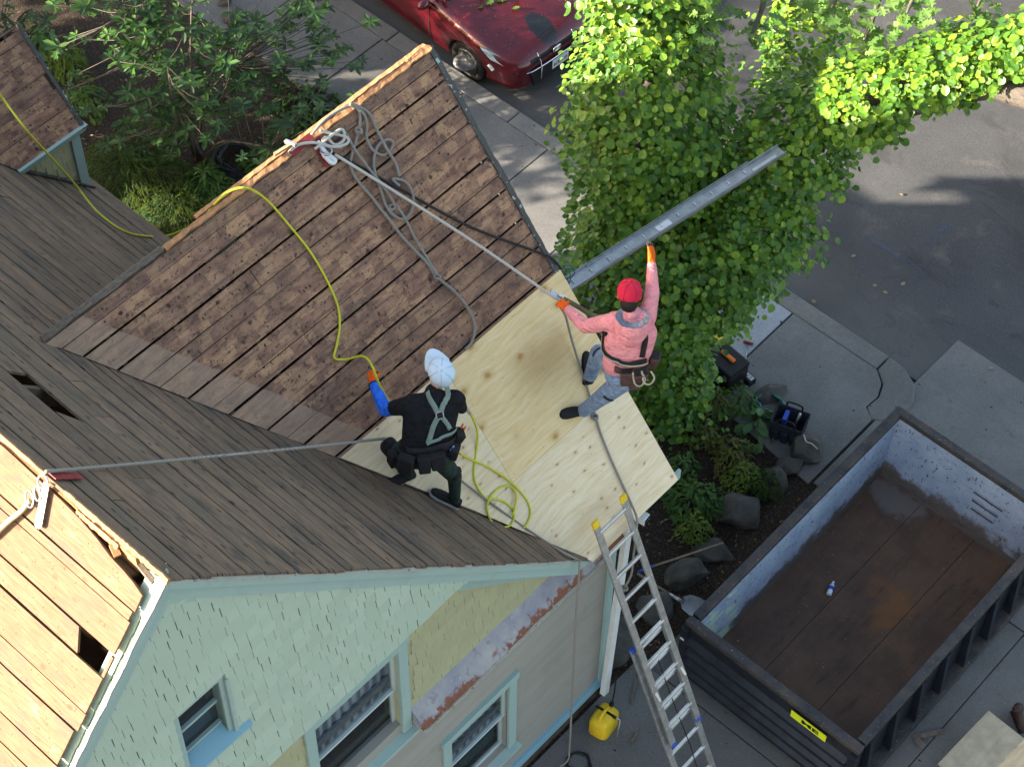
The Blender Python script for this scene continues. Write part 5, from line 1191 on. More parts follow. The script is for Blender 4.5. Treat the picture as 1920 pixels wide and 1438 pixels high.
def body_mesh():
    st_ = [ # x, half width, top z, shoulder z, belly z
     (2.32, .50, .60, .56, .26), (2.27, .68, .70, .62, .2), (2.12, .79, .79, .69, .18), (1.85, .85, .86, .75, .17), (1.5, .875, .92, .81, .17), (1.1, .885, .98, .86, .17), (.78, .888, 1.02, .90, .17),
     (.3, .89, 1.0, .92, .17), (-.4, .89, 1.0, .93, .17), (-1.1, .888, 1.0, .94, .17), (-1.6, .88, 1.07, .97, .18), (-1.95, .85, 1.07, .97, .22), (-2.2, .80, 1.04, .93, .26), (-2.3, .70, .95, .86, .32)]
    vs_ = []; prof = None
    for x, w, zt, zs, zb in st_:
        half = [(0, zt), (.45*w, zt-.006), (.78*w, zt-.03), (.92*w, (zt+zs)/2), (.985*w, zs), (w, zs-.12), (w*.995, .5), (w*.975, .36), (w*.95, zb+.03), (w*.88, zb)]
        ring = half+[(-a, b) for a, b in half[::-1] if a > 0]
        vs_ += [(x, a, b) for a, b in ring]; n = len(ring)
    fs = []
    for i in range(len(st_)-1): fs += [(i*n+k, (i+1)*n+k, (i+1)*n+(k+1) % n, i*n+(k+1) % n) for k in range(n)]
    fs += [tuple(range(n)), tuple(range((len(st_)-1)*n, len(st_)*n))[::-1]]
    return MB().add(vs_, fs)
WXP = (1.43, -1.32)
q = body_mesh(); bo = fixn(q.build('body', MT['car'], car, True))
bo.data.materials.append(MT['black_rubber'])
cut = MB()
for x in WXP:
    for s_ in (-1, 1): cut.tube([(x, s_*.60, .31), (x, s_*1.2, .31)], .355, 28)
tmpc = fixn(cut.build('wheel_cut', MT['black_rubber'])); tmpc.location = (0, 0, 0)
ss_ = bo.modifiers.new('s', 'SUBSURF'); ss_.levels = 2; ss_.render_levels = 2
bm_ = bo.modifiers.new('b', 'BOOLEAN'); bm_.object = tmpc; bm_.operation = 'DIFFERENCE'; bm_.solver = 'EXACT'
car_loc = car.location.copy(); car_rot = car.rotation_euler.copy(); car.location = (0, 0, 0); car.rotation_euler = (0, 0, 0)
bpy.context.view_layer.update(); dg = bpy.context.evaluated_depsgraph_get(); me = bpy.data.meshes.new_from_object(bo.evaluated_get(dg)); bo.modifiers.clear(); bo.data = me
for p_ in me.polygons: p_.use_smooth = True
bpy.data.objects.remove(tmpc); car.location = car_loc; car.rotation_euler = car_rot
for x in WXP:                                            # dark wheel wells
    for s_ in (-1, 1): MB().tube([(x, s_*.56, .31), (x, s_*.60, .31)], .36, 24).build('wheel_well', MT['black_rubber'], car)
# greenhouse
B4 = {'fb': (.86, .72, 1.0), 'ft': (.02, .54, 1.42), 'rt': (-1.02, .53, 1.42), 'rb': (-1.78, .66, 1.05), 'mb': (-.55, .80, .985)}
def pt(k, s_): a, b, c = B4[k]; return V((a, b*s_, c))
n_ = 8
def curved(a, b, c, d_, bul, name, m):                   # quad a-b (front row) c-d (rear row) bulging along +x/+z
    q = MB(); vs_ = []
    for i in range(5):
        f = i/4
        for j in range(n_+1):
            g_ = j/n_; L_ = a.lerp(b, g_); R_ = c.lerp(d_, g_); p_ = L_.lerp(R_, f); w_ = 4*g_*(1-g_); vs_.append(p_+V(bul)*w_)
    fs = [(i*(n_+1)+j, i*(n_+1)+j+1, (i+1)*(n_+1)+j+1, (i+1)*(n_+1)+j) for i in range(4) for j in range(n_)]
    o = q.add(vs_, fs).build(name, m, car, True); x = o.modifiers.new('so', 'SOLIDIFY'); x.thickness = .012; return o
curved(pt('fb', -1), pt('fb', 1), pt('ft', -1), pt('ft', 1), (.14, 0, .02), 'windscreen', MT['carglass'])
curved(pt('ft', -1), pt('ft', 1), pt('rt', -1), pt('rt', 1), (.03, 0, .05), 'roof', MT['car'])
curved(pt('rt', -1), pt('rt', 1), pt('rb', -1), pt('rb', 1), (-.1, 0, .03), 'rear_window', MT['carglass'])
for s_ in (-1, 1):
    q = MB(); q.prism([V((.80, .80*s_, .985)), V((-.02, .57*s_, 1.40)), V((-.98, .56*s_, 1.40)), V((-1.62, .78*s_, 1.0))], (0, -.02*s_, 0)); fixn(q.build('side_window', MT['carglass'], car))
    q = MB(); q.tube(spline([pt('fb', s_)+V((.05, .05*s_, 0)), V((.45, .66*s_, 1.24)), pt('ft', s_)+V((0, .02*s_, 0)), pt('rt', s_)+V((0, .02*s_, 0)), pt('rb', s_)+V((-.05, .06*s_, 0))], 5), .035, 7); q.build('pillar', MT['car'], car, True)
    q = MB(); q.ball((.72, .98*s_, .98), (.07, .11, .07), 12, 8); q.build('wing_mirror', MT['car'], car, True)
    q = MB(); q.tube([(.72, .86*s_, .94), (.72, .96*s_, .96)], .025, 6); q.build('mirror_arm', MT['black_rubber'], car, True)
    # headlight wedge
    q = MB(); hl = [(2.20, .47, .66), (2.10, .66, .70), (1.86, .845, .79), (1.74, .865, .78), (1.90, .855, .70), (2.12, .74, .615), (2.24, .52, .60)]
    q.prism([V((x+.014, y*s_+.012*s_, z+.012)) for x, y, z in hl], (-.06, -.03*s_, -.01)); fixn(q.build('headlight', MT['lens'], car))
    MB().ball((2.13, .66*s_, .655), .045, 10, 7).build('headlight_bulb', MT['chrome'], car, True)
    MB().ball((2.2, .60*s_, .34), (.03, .05, .04), 10, 6).build('fog_light', MT['lens'], car, True)
    for xl in (.72, -.42): MB().bar((xl, .893*s_, .32), (xl, .884*s_, .95), .008, .01, (1, 0, 0)).build('door_gap', MT['black_rubber'], car)
    MB().box((.0, .895*s_, .78), (.16, .03, .03)).build('door_handle', MT['car'], car)
for x in WXP:
    for s_ in (-1, 1):
        w_ = MB(); c = V((x, .80*s_, .31)); ring = []
        w_.tube([c+V((.265*math.cos(a), 0, .265*math.sin(a))) for a in [i*2*math.pi/28 for i in range(28)]], .062, 10, closed=True); wo = w_.build('wheel', MT['black_rubber'], car, True)
        MB().tube([c+V((0, -.06*s_, 0)), c+V((0, .03*s_, 0)), c+V((0, .05*s_, 0)), c+V((0, .03*s_, 0)), c+V((0, .05*s_, 0))], [.215, .215, .19, .13, .05], 24).build('rim', MT['rim'], wo, True)
        for k in range(5):
            a = 2*math.pi*k/5; p_ = c+V((.075*math.cos(a), .045*s_, .075*math.sin(a))); MB().tube([p_, p_+V((0, .02*s_, 0))], .013, 6).build('wheel_nut', MT['chrome'], wo)
        for k in range(8):
            a = 2*math.pi*(k+.5)/8; p_ = c+V((.16*math.cos(a), .042*s_, .16*math.sin(a))); MB().tube([p_, p_+V((0, .006*s_, 0))], .022, 8).build('rim_hole', MT['black_rubber'], wo)
q = MB(); q.prism([V((2.335, y, z)) for y, z in ((-.50, .50), (.50, .50), (.42, .22), (-.42, .22))], (-.05, 0, 0)); fixn(q.build('lower_grille', MT['black_rubber'], car))
MB().tube(spline([V((2.25, -.56, .47)), V((2.33, -.46, .505)), V((2.36, 0, .52)), V((2.33, .46, .505)), V((2.25, .56, .47))], 5), .011, 6).build('grille_trim', MT['chrome'], car, True)
MB().bar((2.29, -.44, .63), (2.29, .44, .63), .05, .06).build('upper_grille', MT['black_rubber'], car)
MB().tube([V((2.335+.01*math.sin(a), .075*math.cos(a), .645+.05*math.sin(a))) for a in [i*2*math.pi/18 for i in range(18)]], .011, 6, closed=True).build('emblem_ring', MT['chrome'], car, True)
MB().tube([V((2.34+.01*math.sin(a), .035*math.cos(a), .65+.035*math.sin(a))) for a in [i*2*math.pi/14 for i in range(14)]], .009, 6, closed=True).build('emblem_oval', MT['chrome'], car, True)
MT['plate'] = plain('number_plate_white', (.55, .56, .58), .5, var=.08)
pl = MB().box((2.348, .06, .395), (.012, .31, .155)).build('number_plate', MT['plate'], car)
text_mesh('6CKN 23', .075, 'plate_lettering', MT['ink'], pl, Matrix.Translation((2.357, .06, .385)) @ Matrix.Rotation(rad(90), 4, 'Z') @ Matrix.Rotation(rad(90), 4, 'X') @ Matrix.Diagonal((.9, 1.1, 1, 1)))
for y in (-.30, .36): MB().tube([(2.25, y, .70), (2.34, y-.01, .6), (2.372, y-.02, .5), (2.36, y-.02, .3)], .007, 5).build('cable_tie', MT['white_metal'], car, True)
MB().bar((1.98, -.872, .56), (1.90, -.885, .62), .02, .05).build('body_scrape', MT['white_metal'], car)
MB().box((.55, -.3, 1.205), (.012, .12, .08), Matrix.Rotation(rad(-38), 3, 'Y')).build('dash_card', MT['plate'], car)

# ================================================================== tools and small things on the ground
MT['case'] = plain('black_tool_case', (.012, .012, .014), .45, var=.3, scale=12)
MT['orange'] = plain('orange_grip', (.70, .16, .03), .5, var=.1); MT['denim_bag'] = plain('dark_canvas', (.018, .024, .035), .9, var=.5, scale=14)
MT['handle'] = mat_torn('ash_handle', (.16, .12, .085), (.30, .235, .17)); MT['shovel'] = plain('galvanised_scoop', (.25, .27, .29), .5, .5, var=.2, scale=9)
tc = tag(empty('tool_case', V((-1.943,9.561,-0.000)), rad(-6)), 'black plastic tool case with an orange grip at the foot of the vines', 'case')
bevel(MB().box((0, 0, .16), (.46, .36, .32)).build('case_body', MT['case'], tc), .03); bevel(MB().box((0, 0, .36), (.47, .37, .08)).build('case_lid', MT['case'], tc), .025)
bevel(MB().box((0, .02, .42), (.22, .06, .035)).build('grip', MT['orange'], tc), .012)
for x in (-.16, .16): MB().box((x, -.187, .30), (.05, .02, .08)).build('latch', MT['steel'], tc)
lv = tag(empty('tool_tray', V((-1.752,9.725,0.000)), rad(-8)), 'small dark tray with pale markings beside the black tool case', 'tray')
bevel(MB().box((0, 0, .05), (.30, .12, .10)).build('tray_body', MT['case'], lv), .01); lbl = MB().box((.0, .01, .102), (.27, .06, .004)).build('label', plain('pale_label', (.42, .44, .44), .6), lv)
for k in range(6): MB().bar((-.11+.04*k, -.01, .105), (-.10+.04*k, .03, .105), .008, .003).build('mark', MT['ink'], lbl)
def rod(o, a, b, r, m, name): return MB().tube([V(a)-o.location, V(b)-o.location], r, 8).build(name, m, o, True)
sh_ = tag(empty('roofing_shovel', V((-2.378,9.972,0.020))), 'roofing shovel with a yellow and black head poking from under the vines', 'shovel')
rod(sh_, (-2.363,9.896,0.050), (-2.225,9.402,0.100), .016, MT['handle'], 'shaft')
q = MB(); q.prism([V(a)-sh_.location for a in ((-2.441,9.973,0.040), (-2.439,10.045,0.040), (-2.316,10.076,0.030), (-2.342,9.925,0.040))], (0, 0, .01)); fixn(q.build('blade', MT['yellow_plastic'], sh_))
q = MB(); q.prism([V(a)-sh_.location for a in ((-2.432,10.046,0.045), (-2.308,10.054,0.035), (-2.380,10.047,0.045))], (0, 0, .012)); fixn(q.build('blade_edge', MT['black_rubber'], sh_))
pb = tag(empty('marking_tool', V((-2.043,10.164,0.020))), 'thin rod with a dark red grip lying on the pale slab joint', 'tool')
rod(pb, (-2.104,10.155,0.030), (-1.989,10.203,0.030), .018, MT['red_paint'], 'grip'); rod(pb, (-2.043,10.164,0.020), (-1.839,9.844,0.015), .005, MT['steel'], 'rod')
bg = tag(empty('tool_bag', V((-0.843,9.425,0.000)), rad(18)), 'open dark canvas tool bag between the green hose and the rounded boulder', 'bag')
q = MB(); w0, w1, d0, d1, hh = .19, .21, .14, .16, .33
outer = [(-w0,-d0,0),(w0,-d0,0),(w0,d0,0),(-w0,d0,0),(-w1,-d1,hh),(w1,-d1,hh),(w1,d1,hh),(-w1,d1,hh)]
inn = [(-w1+.02,-d1+.02,hh),(w1-.02,-d1+.02,hh),(w1-.02,d1-.02,hh),(-w1+.02,d1-.02,hh),(-w0+.02,-d0+.02,.06),(w0-.02,-d0+.02,.06),(w0-.02,d0-.02,.06),(-w0+.02,d0-.02,.06)]
q.add(outer+inn, [(3,2,1,0),(0,1,5,4),(1,2,6,5),(2,3,7,6),(3,0,4,7),(4,5,9,8),(5,6,10,9),(6,7,11,10),(7,4,8,11),(8,9,13,12),(9,10,14,13),(10,11,15,14),(11,8,12,15),(12,13,14,15)])
bevel(fixn(q.build('bag_body', MT['denim_bag'], bg)), .012)
for x in (-.12, .0, .12): bevel(MB().box((x, -.165, .12), (.09, .05, .18)).build('pocket', MT['denim_bag'], bg), .012)
for y in (-.16, .16): MB().tube(spline([(-.1, y, .33), (-.08, y*.9, .42), (.08, y*.9, .42), (.1, y, .33)], 5), .012, 6).build('strap_handle', MT['black_rubber'], bg, True)
MB().box((-.06, .02, .24), (.05, .16, .16)).build('tool', MT['blue_plastic'], bg); MB().tube([(.06, .03, .1), (.1, .05, .4)], .016, 7).build('tool', MT['steel'], bg, True)
rope('cord', 'short beige cord lying over the rounded boulder', [(-0.578,9.350,0.300), (-0.482,9.271,0.330), (-0.413,9.283,0.340), (-0.334,9.307,0.280)], .008, MT['rope_white'], 5, 'cord')
sv = tag(empty('scoop_shovel', V((-0.220,6.756,0.000))), 'scoop shovel leaning into the front corner of the skip', 'shovel')
rod(sv, (-0.869,6.613,0.100), (-0.358,6.640,0.130), .017, MT['handle'], 'shaft'); rod(sv, (-0.413,6.638,0.130), (-0.236,6.665,0.120), .022, MT['alu_dull'], 'socket')
ax = (V((-0.157,6.776,0.000))-V((-0.356,6.728,0.000))).normalized(); sd = V((-ax.y, ax.x, 0)); c0 = V((-0.260,6.678,0.100))-sv.location
q = MB(); vs_ = []
for i, (s_, w_) in enumerate(((0, .04), (.06, .11), (.16, .135), (.26, .13), (.32, .10))):
    for j in range(7): f = (j-3)/3; vs_.append(c0+ax*s_+sd*(w_*f)+V((0, 0, .06*f*f-.015*i-.02)))
o = q.add(vs_, [(i*7+j, i*7+j+1, (i+1)*7+j+1, (i+1)*7+j) for i in range(4) for j in range(6)]).build('scoop', MT['shovel'], sv, True); x = o.modifiers.new('so', 'SOLIDIFY'); x.thickness = .004
hd = tag(empty('rake_pole', V((-0.631,7.258,0.000))), 'long wooden tool handle lying across the dark stones', 'handle')
rod(hd, (-0.743,6.705,0.280), (-0.331,7.497,0.300), .014, MT['handle'], 'pole'); rod(hd, (-0.822,6.552,0.260), (-0.734,6.723,0.280), .017, MT['blue_plastic'], 'blue_sleeve')
# yellow jug
jg = tag(empty('yellow_jug', V((0.091,4.900,0.000)), rad(8)), 'yellow plastic can standing on the concrete below the downspout', 'can')
def jugf(v): k = 1-.18*max(0, v.z-.05)/.15; return V((v.x*k, v.y*k, v.z))
q = MB(); st_ = [(.0, .93), (.02, 1.), (.22, 1.), (.28, .86), (.31, .6)]; vs_ = []; n_ = 24
for z, k in st_:
    for i in range(n_):
        a = 2*math.pi*i/n_; cx = abs(math.cos(a))**.5*math.copysign(1, math.cos(a)); cy = abs(math.sin(a))**.5*math.copysign(1, math.sin(a)); vs_.append((cx*.125*k, cy*.165*k, z))
fs = [(i*n_+k, i*n_+(k+1) % n_, (i+1)*n_+(k+1) % n_, (i+1)*n_+k) for i in range(4) for k in range(n_)]+[tuple(range(n_))[::-1], tuple(range(4*n_, 5*n_))]
q.add(vs_, fs).build('jug_body', MT['yellow_plastic'], jg, True)
MB().tube(spline([(0, -.1, .28), (0, -.07, .36), (0, .05, .36), (0, .09, .28)], 5), .02, 8).build('handle', MT['yellow_plastic'], jg, True)
MB().tube([(0, .13, .27), (0, .15, .33)], .025, 10).build('spout_cap', MT['black_rubber'], jg, True)
MB().bar((-.13, .03, .30), (.13, .03, .30), .03, .02).build('strap', MT['black_rubber'], jg)
MB().tube(spline([(.11, .03, .3), (.17, .05, .26), (.19, 0, .16), (.2, -.03, .02)], 4), .008, 6).build('hook_wire', MT['steel'], jg, True)
MB().tube(spline([(0, .15, .32), (-.01, .2, .5), (-.02, .22, .75)], 4), .009, 6).build('hose', MT['black_rubber'], jg, True)
# plywood offcut and boot at the right edge
pz = .36
def mat_ply_ground():
    t = NT('stained_plywood', .75); g1 = t.noise(1., t.map(scale=(26, 4, 1), rot=(0, 0, .1)), detail=5); x, y, z = t.sep(); n = t.noise(6, detail=6)
    c = t.ramp(g1, [(.3, (.46, .34, .2)), (.7, (.62, .49, .32))]); e = t.math('ADD', t.math('MULTIPLY', t.math('ADD', t.math('MULTIPLY', x, .64), t.math('MULTIPLY', y, .77)), 1), t.math('MULTIPLY', n, .12))
    c = t.mix(t.math('MULTIPLY', t.ss(e, -.05, -.09), .0), c, (.2, .2, .17)); c = t.mix(t.math('MULTIPLY', t.ss(t.math('ADD', x, t.math('MULTIPLY', n, .08)), -.08, -.1), .7), c, t.ramp(n, [(.3, (.17, .17, .14)), (.7, (.36, .34, .27))])); t.col(c); return t.m
a0, a1, a2 = V((3.188,7.695,0.360)), V((3.265,6.841,0.360)), V((3.796,7.668,0.360)); ex = (a2-a0).normalized(); ey = (a1-a0)-ex*(a1-a0).dot(ex); ey.normalize()
pw = tag(empty('plywood_offcut', a0+ex*.6+ey*.4-V((0, 0, .36))), 'plywood board with a grey stained margin at the lower right corner', 'plywood'); pw.rotation_euler.z = math.atan2(ex.y, ex.x)
bd = MB().box((0, 0, .352), (1.22, .9, .016)).build('sheet', mat_ply_ground(), pw)
for x in (-.4, .4): MB().box((x, 0, .17), (.09, .6, .34)).build('trestle', MT['handle'], pw)
bt_ = tag(empty('work_boot', V((3.439,8.054,0.000)), rad(-35)), 'brown work boot at the right edge above the plywood board', 'boot')
MT['leather'] = plain('brown_leather', (.05, .028, .022), .6, var=.4, scale=18)
q = MB(); vs_ = []; n_ = 10
for x, w_, h_ in ((-.13, .035, .13), (-.10, .045, .16), (-.02, .045, .15), (.05, .048, .10), (.11, .045, .075), (.155, .025, .05)):
    vs_ += [V((x, w_*math.cos(2*math.pi*i/n_), .02+h_*.5*(1+math.sin(2*math.pi*i/n_)))) for i in range(n_)]
fs = [(i*n_+k, (i+1)*n_+k, (i+1)*n_+(k+1) % n_, i*n_+(k+1) % n_) for i in range(5) for k in range(n_)]+[tuple(range(n_)), tuple(range(5*n_, 6*n_))[::-1]]
fixn(q.add(vs_, fs).build('upper', MT['leather'], bt_, True)); bevel(MB().box((.01, 0, .012), (.29, .095, .024)).build('sole', MT['black_rubber'], bt_), .02)
fixn(MB().tube([(-.07, 0, .1), (-.075, 0, .2)], [.055, .058], 10).build('shaft', MT['leather'], bt_, True))
# scraps
sp_ = tag(empty('wood_scrap', V((2.789,7.282,0.000))), 'splintered brown board scrap beside the skip', 'scrap')
MB().bar(V((2.701,7.098,0.020))-sp_.location, V((2.909,7.388,0.030))-sp_.location, .055, .022).build('piece', MT['oldwood'], sp_)
MB().bar(V((2.737,7.104,0.035))-sp_.location, V((2.856,7.082,0.020))-sp_.location, .07, .02).build('splinter', MT['oldwood'], sp_)
for k, (a, b, lab) in enumerate((((-0.006,5.579,0.020), (0.131,5.315,0.020), 'thin dark wood strip on the concrete left of the ladder'), ((0.421,5.100,0.020), (0.452,4.918,0.020), 'short dark splinter on the concrete between can and ladder'))):
    tag(MB().bar(a, b, .03, .015).build('wood_strip', MT['oldwood']), lab, 'scrap')
# chalk marks and fallen leaves on the street
def mat_chalk():
    t = NT('blue_chalk', .9); t.col((.10, .17, .30)); tr = t.n('BsdfTransparent'); mx = t.n('MixShader'); t.put(mx.inputs[0], t.math('MULTIPLY', t.ss(t.noise(14, detail=6, rough=.75), .40, .7), .45)); t.put(mx.inputs[1], tr.outputs[0]); t.put(mx.inputs[2], t.b.outputs[0]); t.put(t.t.nodes['Material Output'].inputs[0], mx.outputs[0]); return t.m
MT['chalk'] = mat_chalk()
for a, b in (((-2.023,12.711,-0.094), (-1.408,12.718,-0.094)), ((-1.408,12.718,-0.094), (-0.968,12.695,-0.094)), ((-1.415,13.146,-0.094), (-1.359,13.612,-0.094)), ((-1.442,13.510,-0.094), (-1.360,13.637,-0.094))):
    a, b = V(a), V(b); d_ = (b-a).normalized(); s_ = V((-d_.y, d_.x, 0))*.035
    MB().add([a-s_, b-s_, b+s_, a+s_], [(0, 1, 2, 3)]).build('chalk_line', MT['chalk'], STREET)
MT['dead_leaf'] = mat_leaf('fallen_leaf_tone', [(.14, .10, .05), (.22, .18, .11), (.30, .27, .2)], .8, .1)
random.seed(77); lm2 = leaf_mesh('fallen_leaf', LOBED, MT['dead_leaf'])
fl = [((-1.217,12.366,-0.080), 'brown fallen leaf beside the blue chalk arrow'), ((-1.300,12.096,-0.080), 'tan fallen leaf below the brown leaf on the street'), ((-1.888,11.352,-0.080), 'pale fallen leaf on the street near the kerb, by the pale slab'), ((0.401,12.001,-0.080), 'dark fallen leaf on the street at the right edge'), ((-1.470,12.096,-0.080), 'greenish fallen leaf left of the brown leaf on the street'), ((-2.138,13.607,-0.080), 'green leaf sprig lying at the edge of the sunlit street patch'), ((-1.970,12.308,-0.080), 'small tan fallen leaf left of the blue chalk line')]
for p_, lab in fl:
    o = bpy.data.objects.new('fallen_leaf', lm2); COL.objects.link(o); o.location = p_; o.rotation_euler = (U(-.2, .2), U(-.2, .2), U(0, 6)); o.scale = [U(.05, .085)]*3; tag(o, lab, 'leaf')

# hammer left on the wing ridge, green cord at the rake
hm = tag(empty('hammer', V((-3.188,3.972,7.570))), 'small hammer with a pale handle left on the wing ridge', 'hammer')
MB().bar((-.02, -.06, .03), (.02, .10, .06), .03, .022).build('handle', MT['beige_wood'] if 'beige_wood' in MT else MT['handle'], hm); bevel(MB().bar((-.05, .10, .05), (.07, .12, .07), .035, .035).build('head', MT['steel'], hm), .006)
c_ = V((-1.560,5.900,5.698)); tag(MB().tube(spline([c_+V((.05*math.cos(i*.8)*(1+.2*math.sin(i)), .03*math.sin(i*1.1)+.03, -.06*math.sin(i*.8)-.012*i)) for i in range(22)], 3), .006, 6).build('green_cord', MT['hose_g'], None, True), 'tangle of dark green cord at the roof edge beside the plank', 'cord')

# ================================================================== people
from mathutils.bvhtree import BVHTree
def mat_cloth(name, c, var=.18, wr=.6, scale=14):
    t = NT(name, .9, spec=.15); n = t.noise(scale, detail=5); w = t.noise(9, t.map(scale=(1, 1, 2.2)), detail=3, dist=.6)
    t.col(t.mix(t.ss(n, .3, .7), tuple(x*(1-var) for x in c), tuple(min(1, x*(1+var)) for x in c))); t.bump(t.math('ADD', t.math('MULTIPLY', w, 2.2), t.math('MULTIPLY', n, .3)), min(1, wr*1.2), .04); return t.m
MT['skin'] = plain('skin', (.42, .24, .17), .55, var=.1); MT['hair'] = plain('dark_hair', (.012, .009, .008), .7, var=.4)
MT['black_tee'] = mat_cloth('black_tshirt', (.012, .013, .016)); MT['blue_sleeve'] = mat_cloth('blue_arm_sleeve', (.012, .15, .78))
MT['green_pants'] = mat_cloth('dark_green_trousers', (.022, .042, .035)); MT['pink'] = mat_cloth('pink_hoodie', (.80, .30, .33), .1); MT['jeans'] = mat_cloth('blue_jeans', (.20, .29, .44), .25)
MT['hoodliner'] = mat_cloth('grey_hood_lining', (.28, .33, .38)); MT['glove'] = mat_cloth('orange_glove', (.85, .13, .02), .12); MT['glove_palm'] = plain('dark_glove_tips', (.03, .028, .03), .8)
MT['cap_white'] = plain('pale_blue_cap', (.48, .62, .74), .85, var=.06, scale=10, bump=.1); MT['cap_red'] = plain('red_cap', (.60, .018, .055), .9, var=.14, scale=12, bump=.3)
MT['strap_teal'] = plain('grey_green_webbing', (.17, .24, .21), .85, var=.15); MT['strap_black'] = plain('black_webbing', (.014, .014, .015), .85, var=.3); MT['strap_olive'] = plain('olive_webbing', (.12, .12, .075), .85, var=.2)
MT['pouch_black'] = plain('black_tool_pouch', (.011, .011, .013), .8, var=.5, scale=18); MT['pouch_brown'] = plain('brown_leather_pouch', (.085, .042, .04), .7, var=.35, scale=16)
MT['shoe'] = plain('black_shoe', (.010, .010, .011), .7, var=.3); MT['sole'] = plain('grey_sole', (.30, .30, .31), .7, var=.2)
MT['beige_edge'] = plain('beige_webbing', (.40, .37, .28), .85, var=.15)

MT['seam'] = plain('cap_stitching', (.36, .46, .55), .9); MT['seam_red'] = plain('red_cap_stitching', (.42, .012, .04), .9)
def capsule(q, a, b, ra, rb, n=14):
    a, b = V(a), V(b); d_ = b-a; L_ = d_.length
    if L_ < 1e-5: q.ball(a, ra, n, 8); return
    u = d_/L_; pts = []; rs = []
    for k in range(1, 5): f = math.cos(math.pi/2*(1-k/5)); s_ = math.sin(math.pi/2*(1-k/5)); pts.append(a-u*ra*s_); rs.append(ra*f)
    pts += [a, b]; rs += [ra, rb]
    for k in range(4, 0, -1): f = math.cos(math.pi/2*(1-k/5)); s_ = math.sin(math.pi/2*(1-k/5)); pts.append(b+u*rb*s_); rs.append(rb*f)
    q.tube(pts, rs, n)
def remeshed(name, q, voxel, smooth, mats, prims, parent, L_):
    o = fixn(q.build(name+'_tmp', None)); x = o.modifiers.new('r', 'REMESH'); x.mode = 'VOXEL'; x.voxel_size = voxel; x.adaptivity = 0
    y = o.modifiers.new('s', 'SMOOTH'); y.factor = .5; y.iterations = smooth
    bpy.context.view_layer.update(); dg = bpy.context.evaluated_depsgraph_get(); me = bpy.data.meshes.new_from_object(o.evaluated_get(dg)); bpy.data.objects.remove(o)
    me.name = name; me.materials.clear(); names = []
    for m in mats: me.materials.append(MT[m])
    vsw = [v.co.copy() for v in me.vertices]
    segs = [(V(a), V(b), ra, rb, mats.index(m)) for a, b, ra, rb, m in prims]
    for p_ in me.polygons:
        c = p_.center; best = 9; bi = 0
        for a, b, ra, rb, mi in segs:
            ab = b-a; t_ = max(0, min(1, (c-a).dot(ab)/max(ab.length_squared, 1e-9))); d_ = (c-(a+ab*t_)).length-(ra+(rb-ra)*t_)
            if d_ < best: best = d_; bi = mi
        p_.material_index = bi; p_.use_smooth = True
    bvh = BVHTree.FromPolygons(vsw, [tuple(p_.vertices) for p_ in me.polygons])
    me.transform(Matrix.Translation(-L_)); o = bpy.data.objects.new(name, me); COL.objects.link(o); o.parent = parent; return o, bvh
def ribbon(name, m, pts, w, bvh, parent, L_, lift=.008, k=5, th=.004, snap=True):
    P = spline(pts, k); vs_ = []; nr = []
    S_ = []
    for p_ in P:
        if snap:
            h_, n_, i_, d_ = bvh.find_nearest(p_); S_.append(h_+n_*lift); nr.append(n_)
        else: S_.append(p_); nr.append((camp-p_).normalized())
    q = MB()
    for i, p_ in enumerate(S_):
        t_ = (S_[min(i+1, len(S_)-1)]-S_[max(i-1, 0)]); t_ = t_.normalized() if t_.length > 1e-6 else V((1, 0, 0))
        n_ = (nr[max(0, i-1)]+nr[i]+nr[min(len(nr)-1, i+1)]).normalized(); s_ = n_.cross(t_).normalized()*w/2
        vs_ += [p_-s_-L_, p_+s_-L_, p_+s_+n_*th-L_, p_-s_+n_*th-L_]
    n_ = len(S_); fs = [(0, 1, 2, 3), tuple((n_-1)*4+k for k in (3, 2, 1, 0))]
    for i in range(n_-1): fs += [(i*4+k, i*4+4+k, i*4+4+(k+1) % 4, i*4+(k+1) % 4) for k in range(4)]
    return fixn(q.add(vs_, fs).build(name, m, parent, True))
def glove(parent, L_, wrist, dirv, palm_n, curl, spread, name='glove', tipdark=False, scale=1.):
    d_ = V(dirv).normalized(); n_ = V(palm_n); n_ = (n_-d_*n_.dot(d_)).normalized(); s_ = d_.cross(n_); w = V(wrist); q = MB(); pr = []
    def cap(a, b, ra, rb, m): capsule(q, a, b, ra, rb, 10); pr.append((a, b, ra, rb, m))
    k = scale
    for o_ in (-.022, 0, .022): cap(w+s_*o_*k*.8+d_*.01*k, w+s_*o_*k+d_*.075*k, .021*k, .019*k, 'glove')
    cap(w-d_*.045*k, w+d_*.01*k, .034*k, .031*k, 'glove')
    for i, (o_, ln) in enumerate(((-.033, .068), (-.011, .082), (.011, .078), (.033, .06))):
        base = w+d_*.085*k+s_*o_*k; a1 = curl*.6; a2 = curl*1.5
        dd = (d_+s_*o_*spread*10).normalized()
        p1 = base+(dd*math.cos(a1)+n_*math.sin(a1))*ln*.5*k; p2 = p1+(dd*math.cos(a2)+n_*math.sin(a2))*ln*.5*k
        cap(base-d_*.01*k, p1, .0115*k, .0105*k, 'glove'); cap(p1, p2, .0105*k, .0095*k, 'glove_palm' if tipdark else 'glove')
    tb = w+d_*.025*k-s_*.032*k; t1 = tb+(d_*.55-s_*.6+n_*.45).normalized()*.04*k; t2 = t1+(d_*.75-s_*.1+n_*.55).normalized()*.034*k
    cap(tb, t1, .014*k, .012*k, 'glove'); cap(t1, t2, .012*k, .010*k, 'glove_palm' if tipdark else 'glove')
    return remeshed(name, q, .006, 3, ['glove', 'glove_palm'], pr, parent, L_)[0]
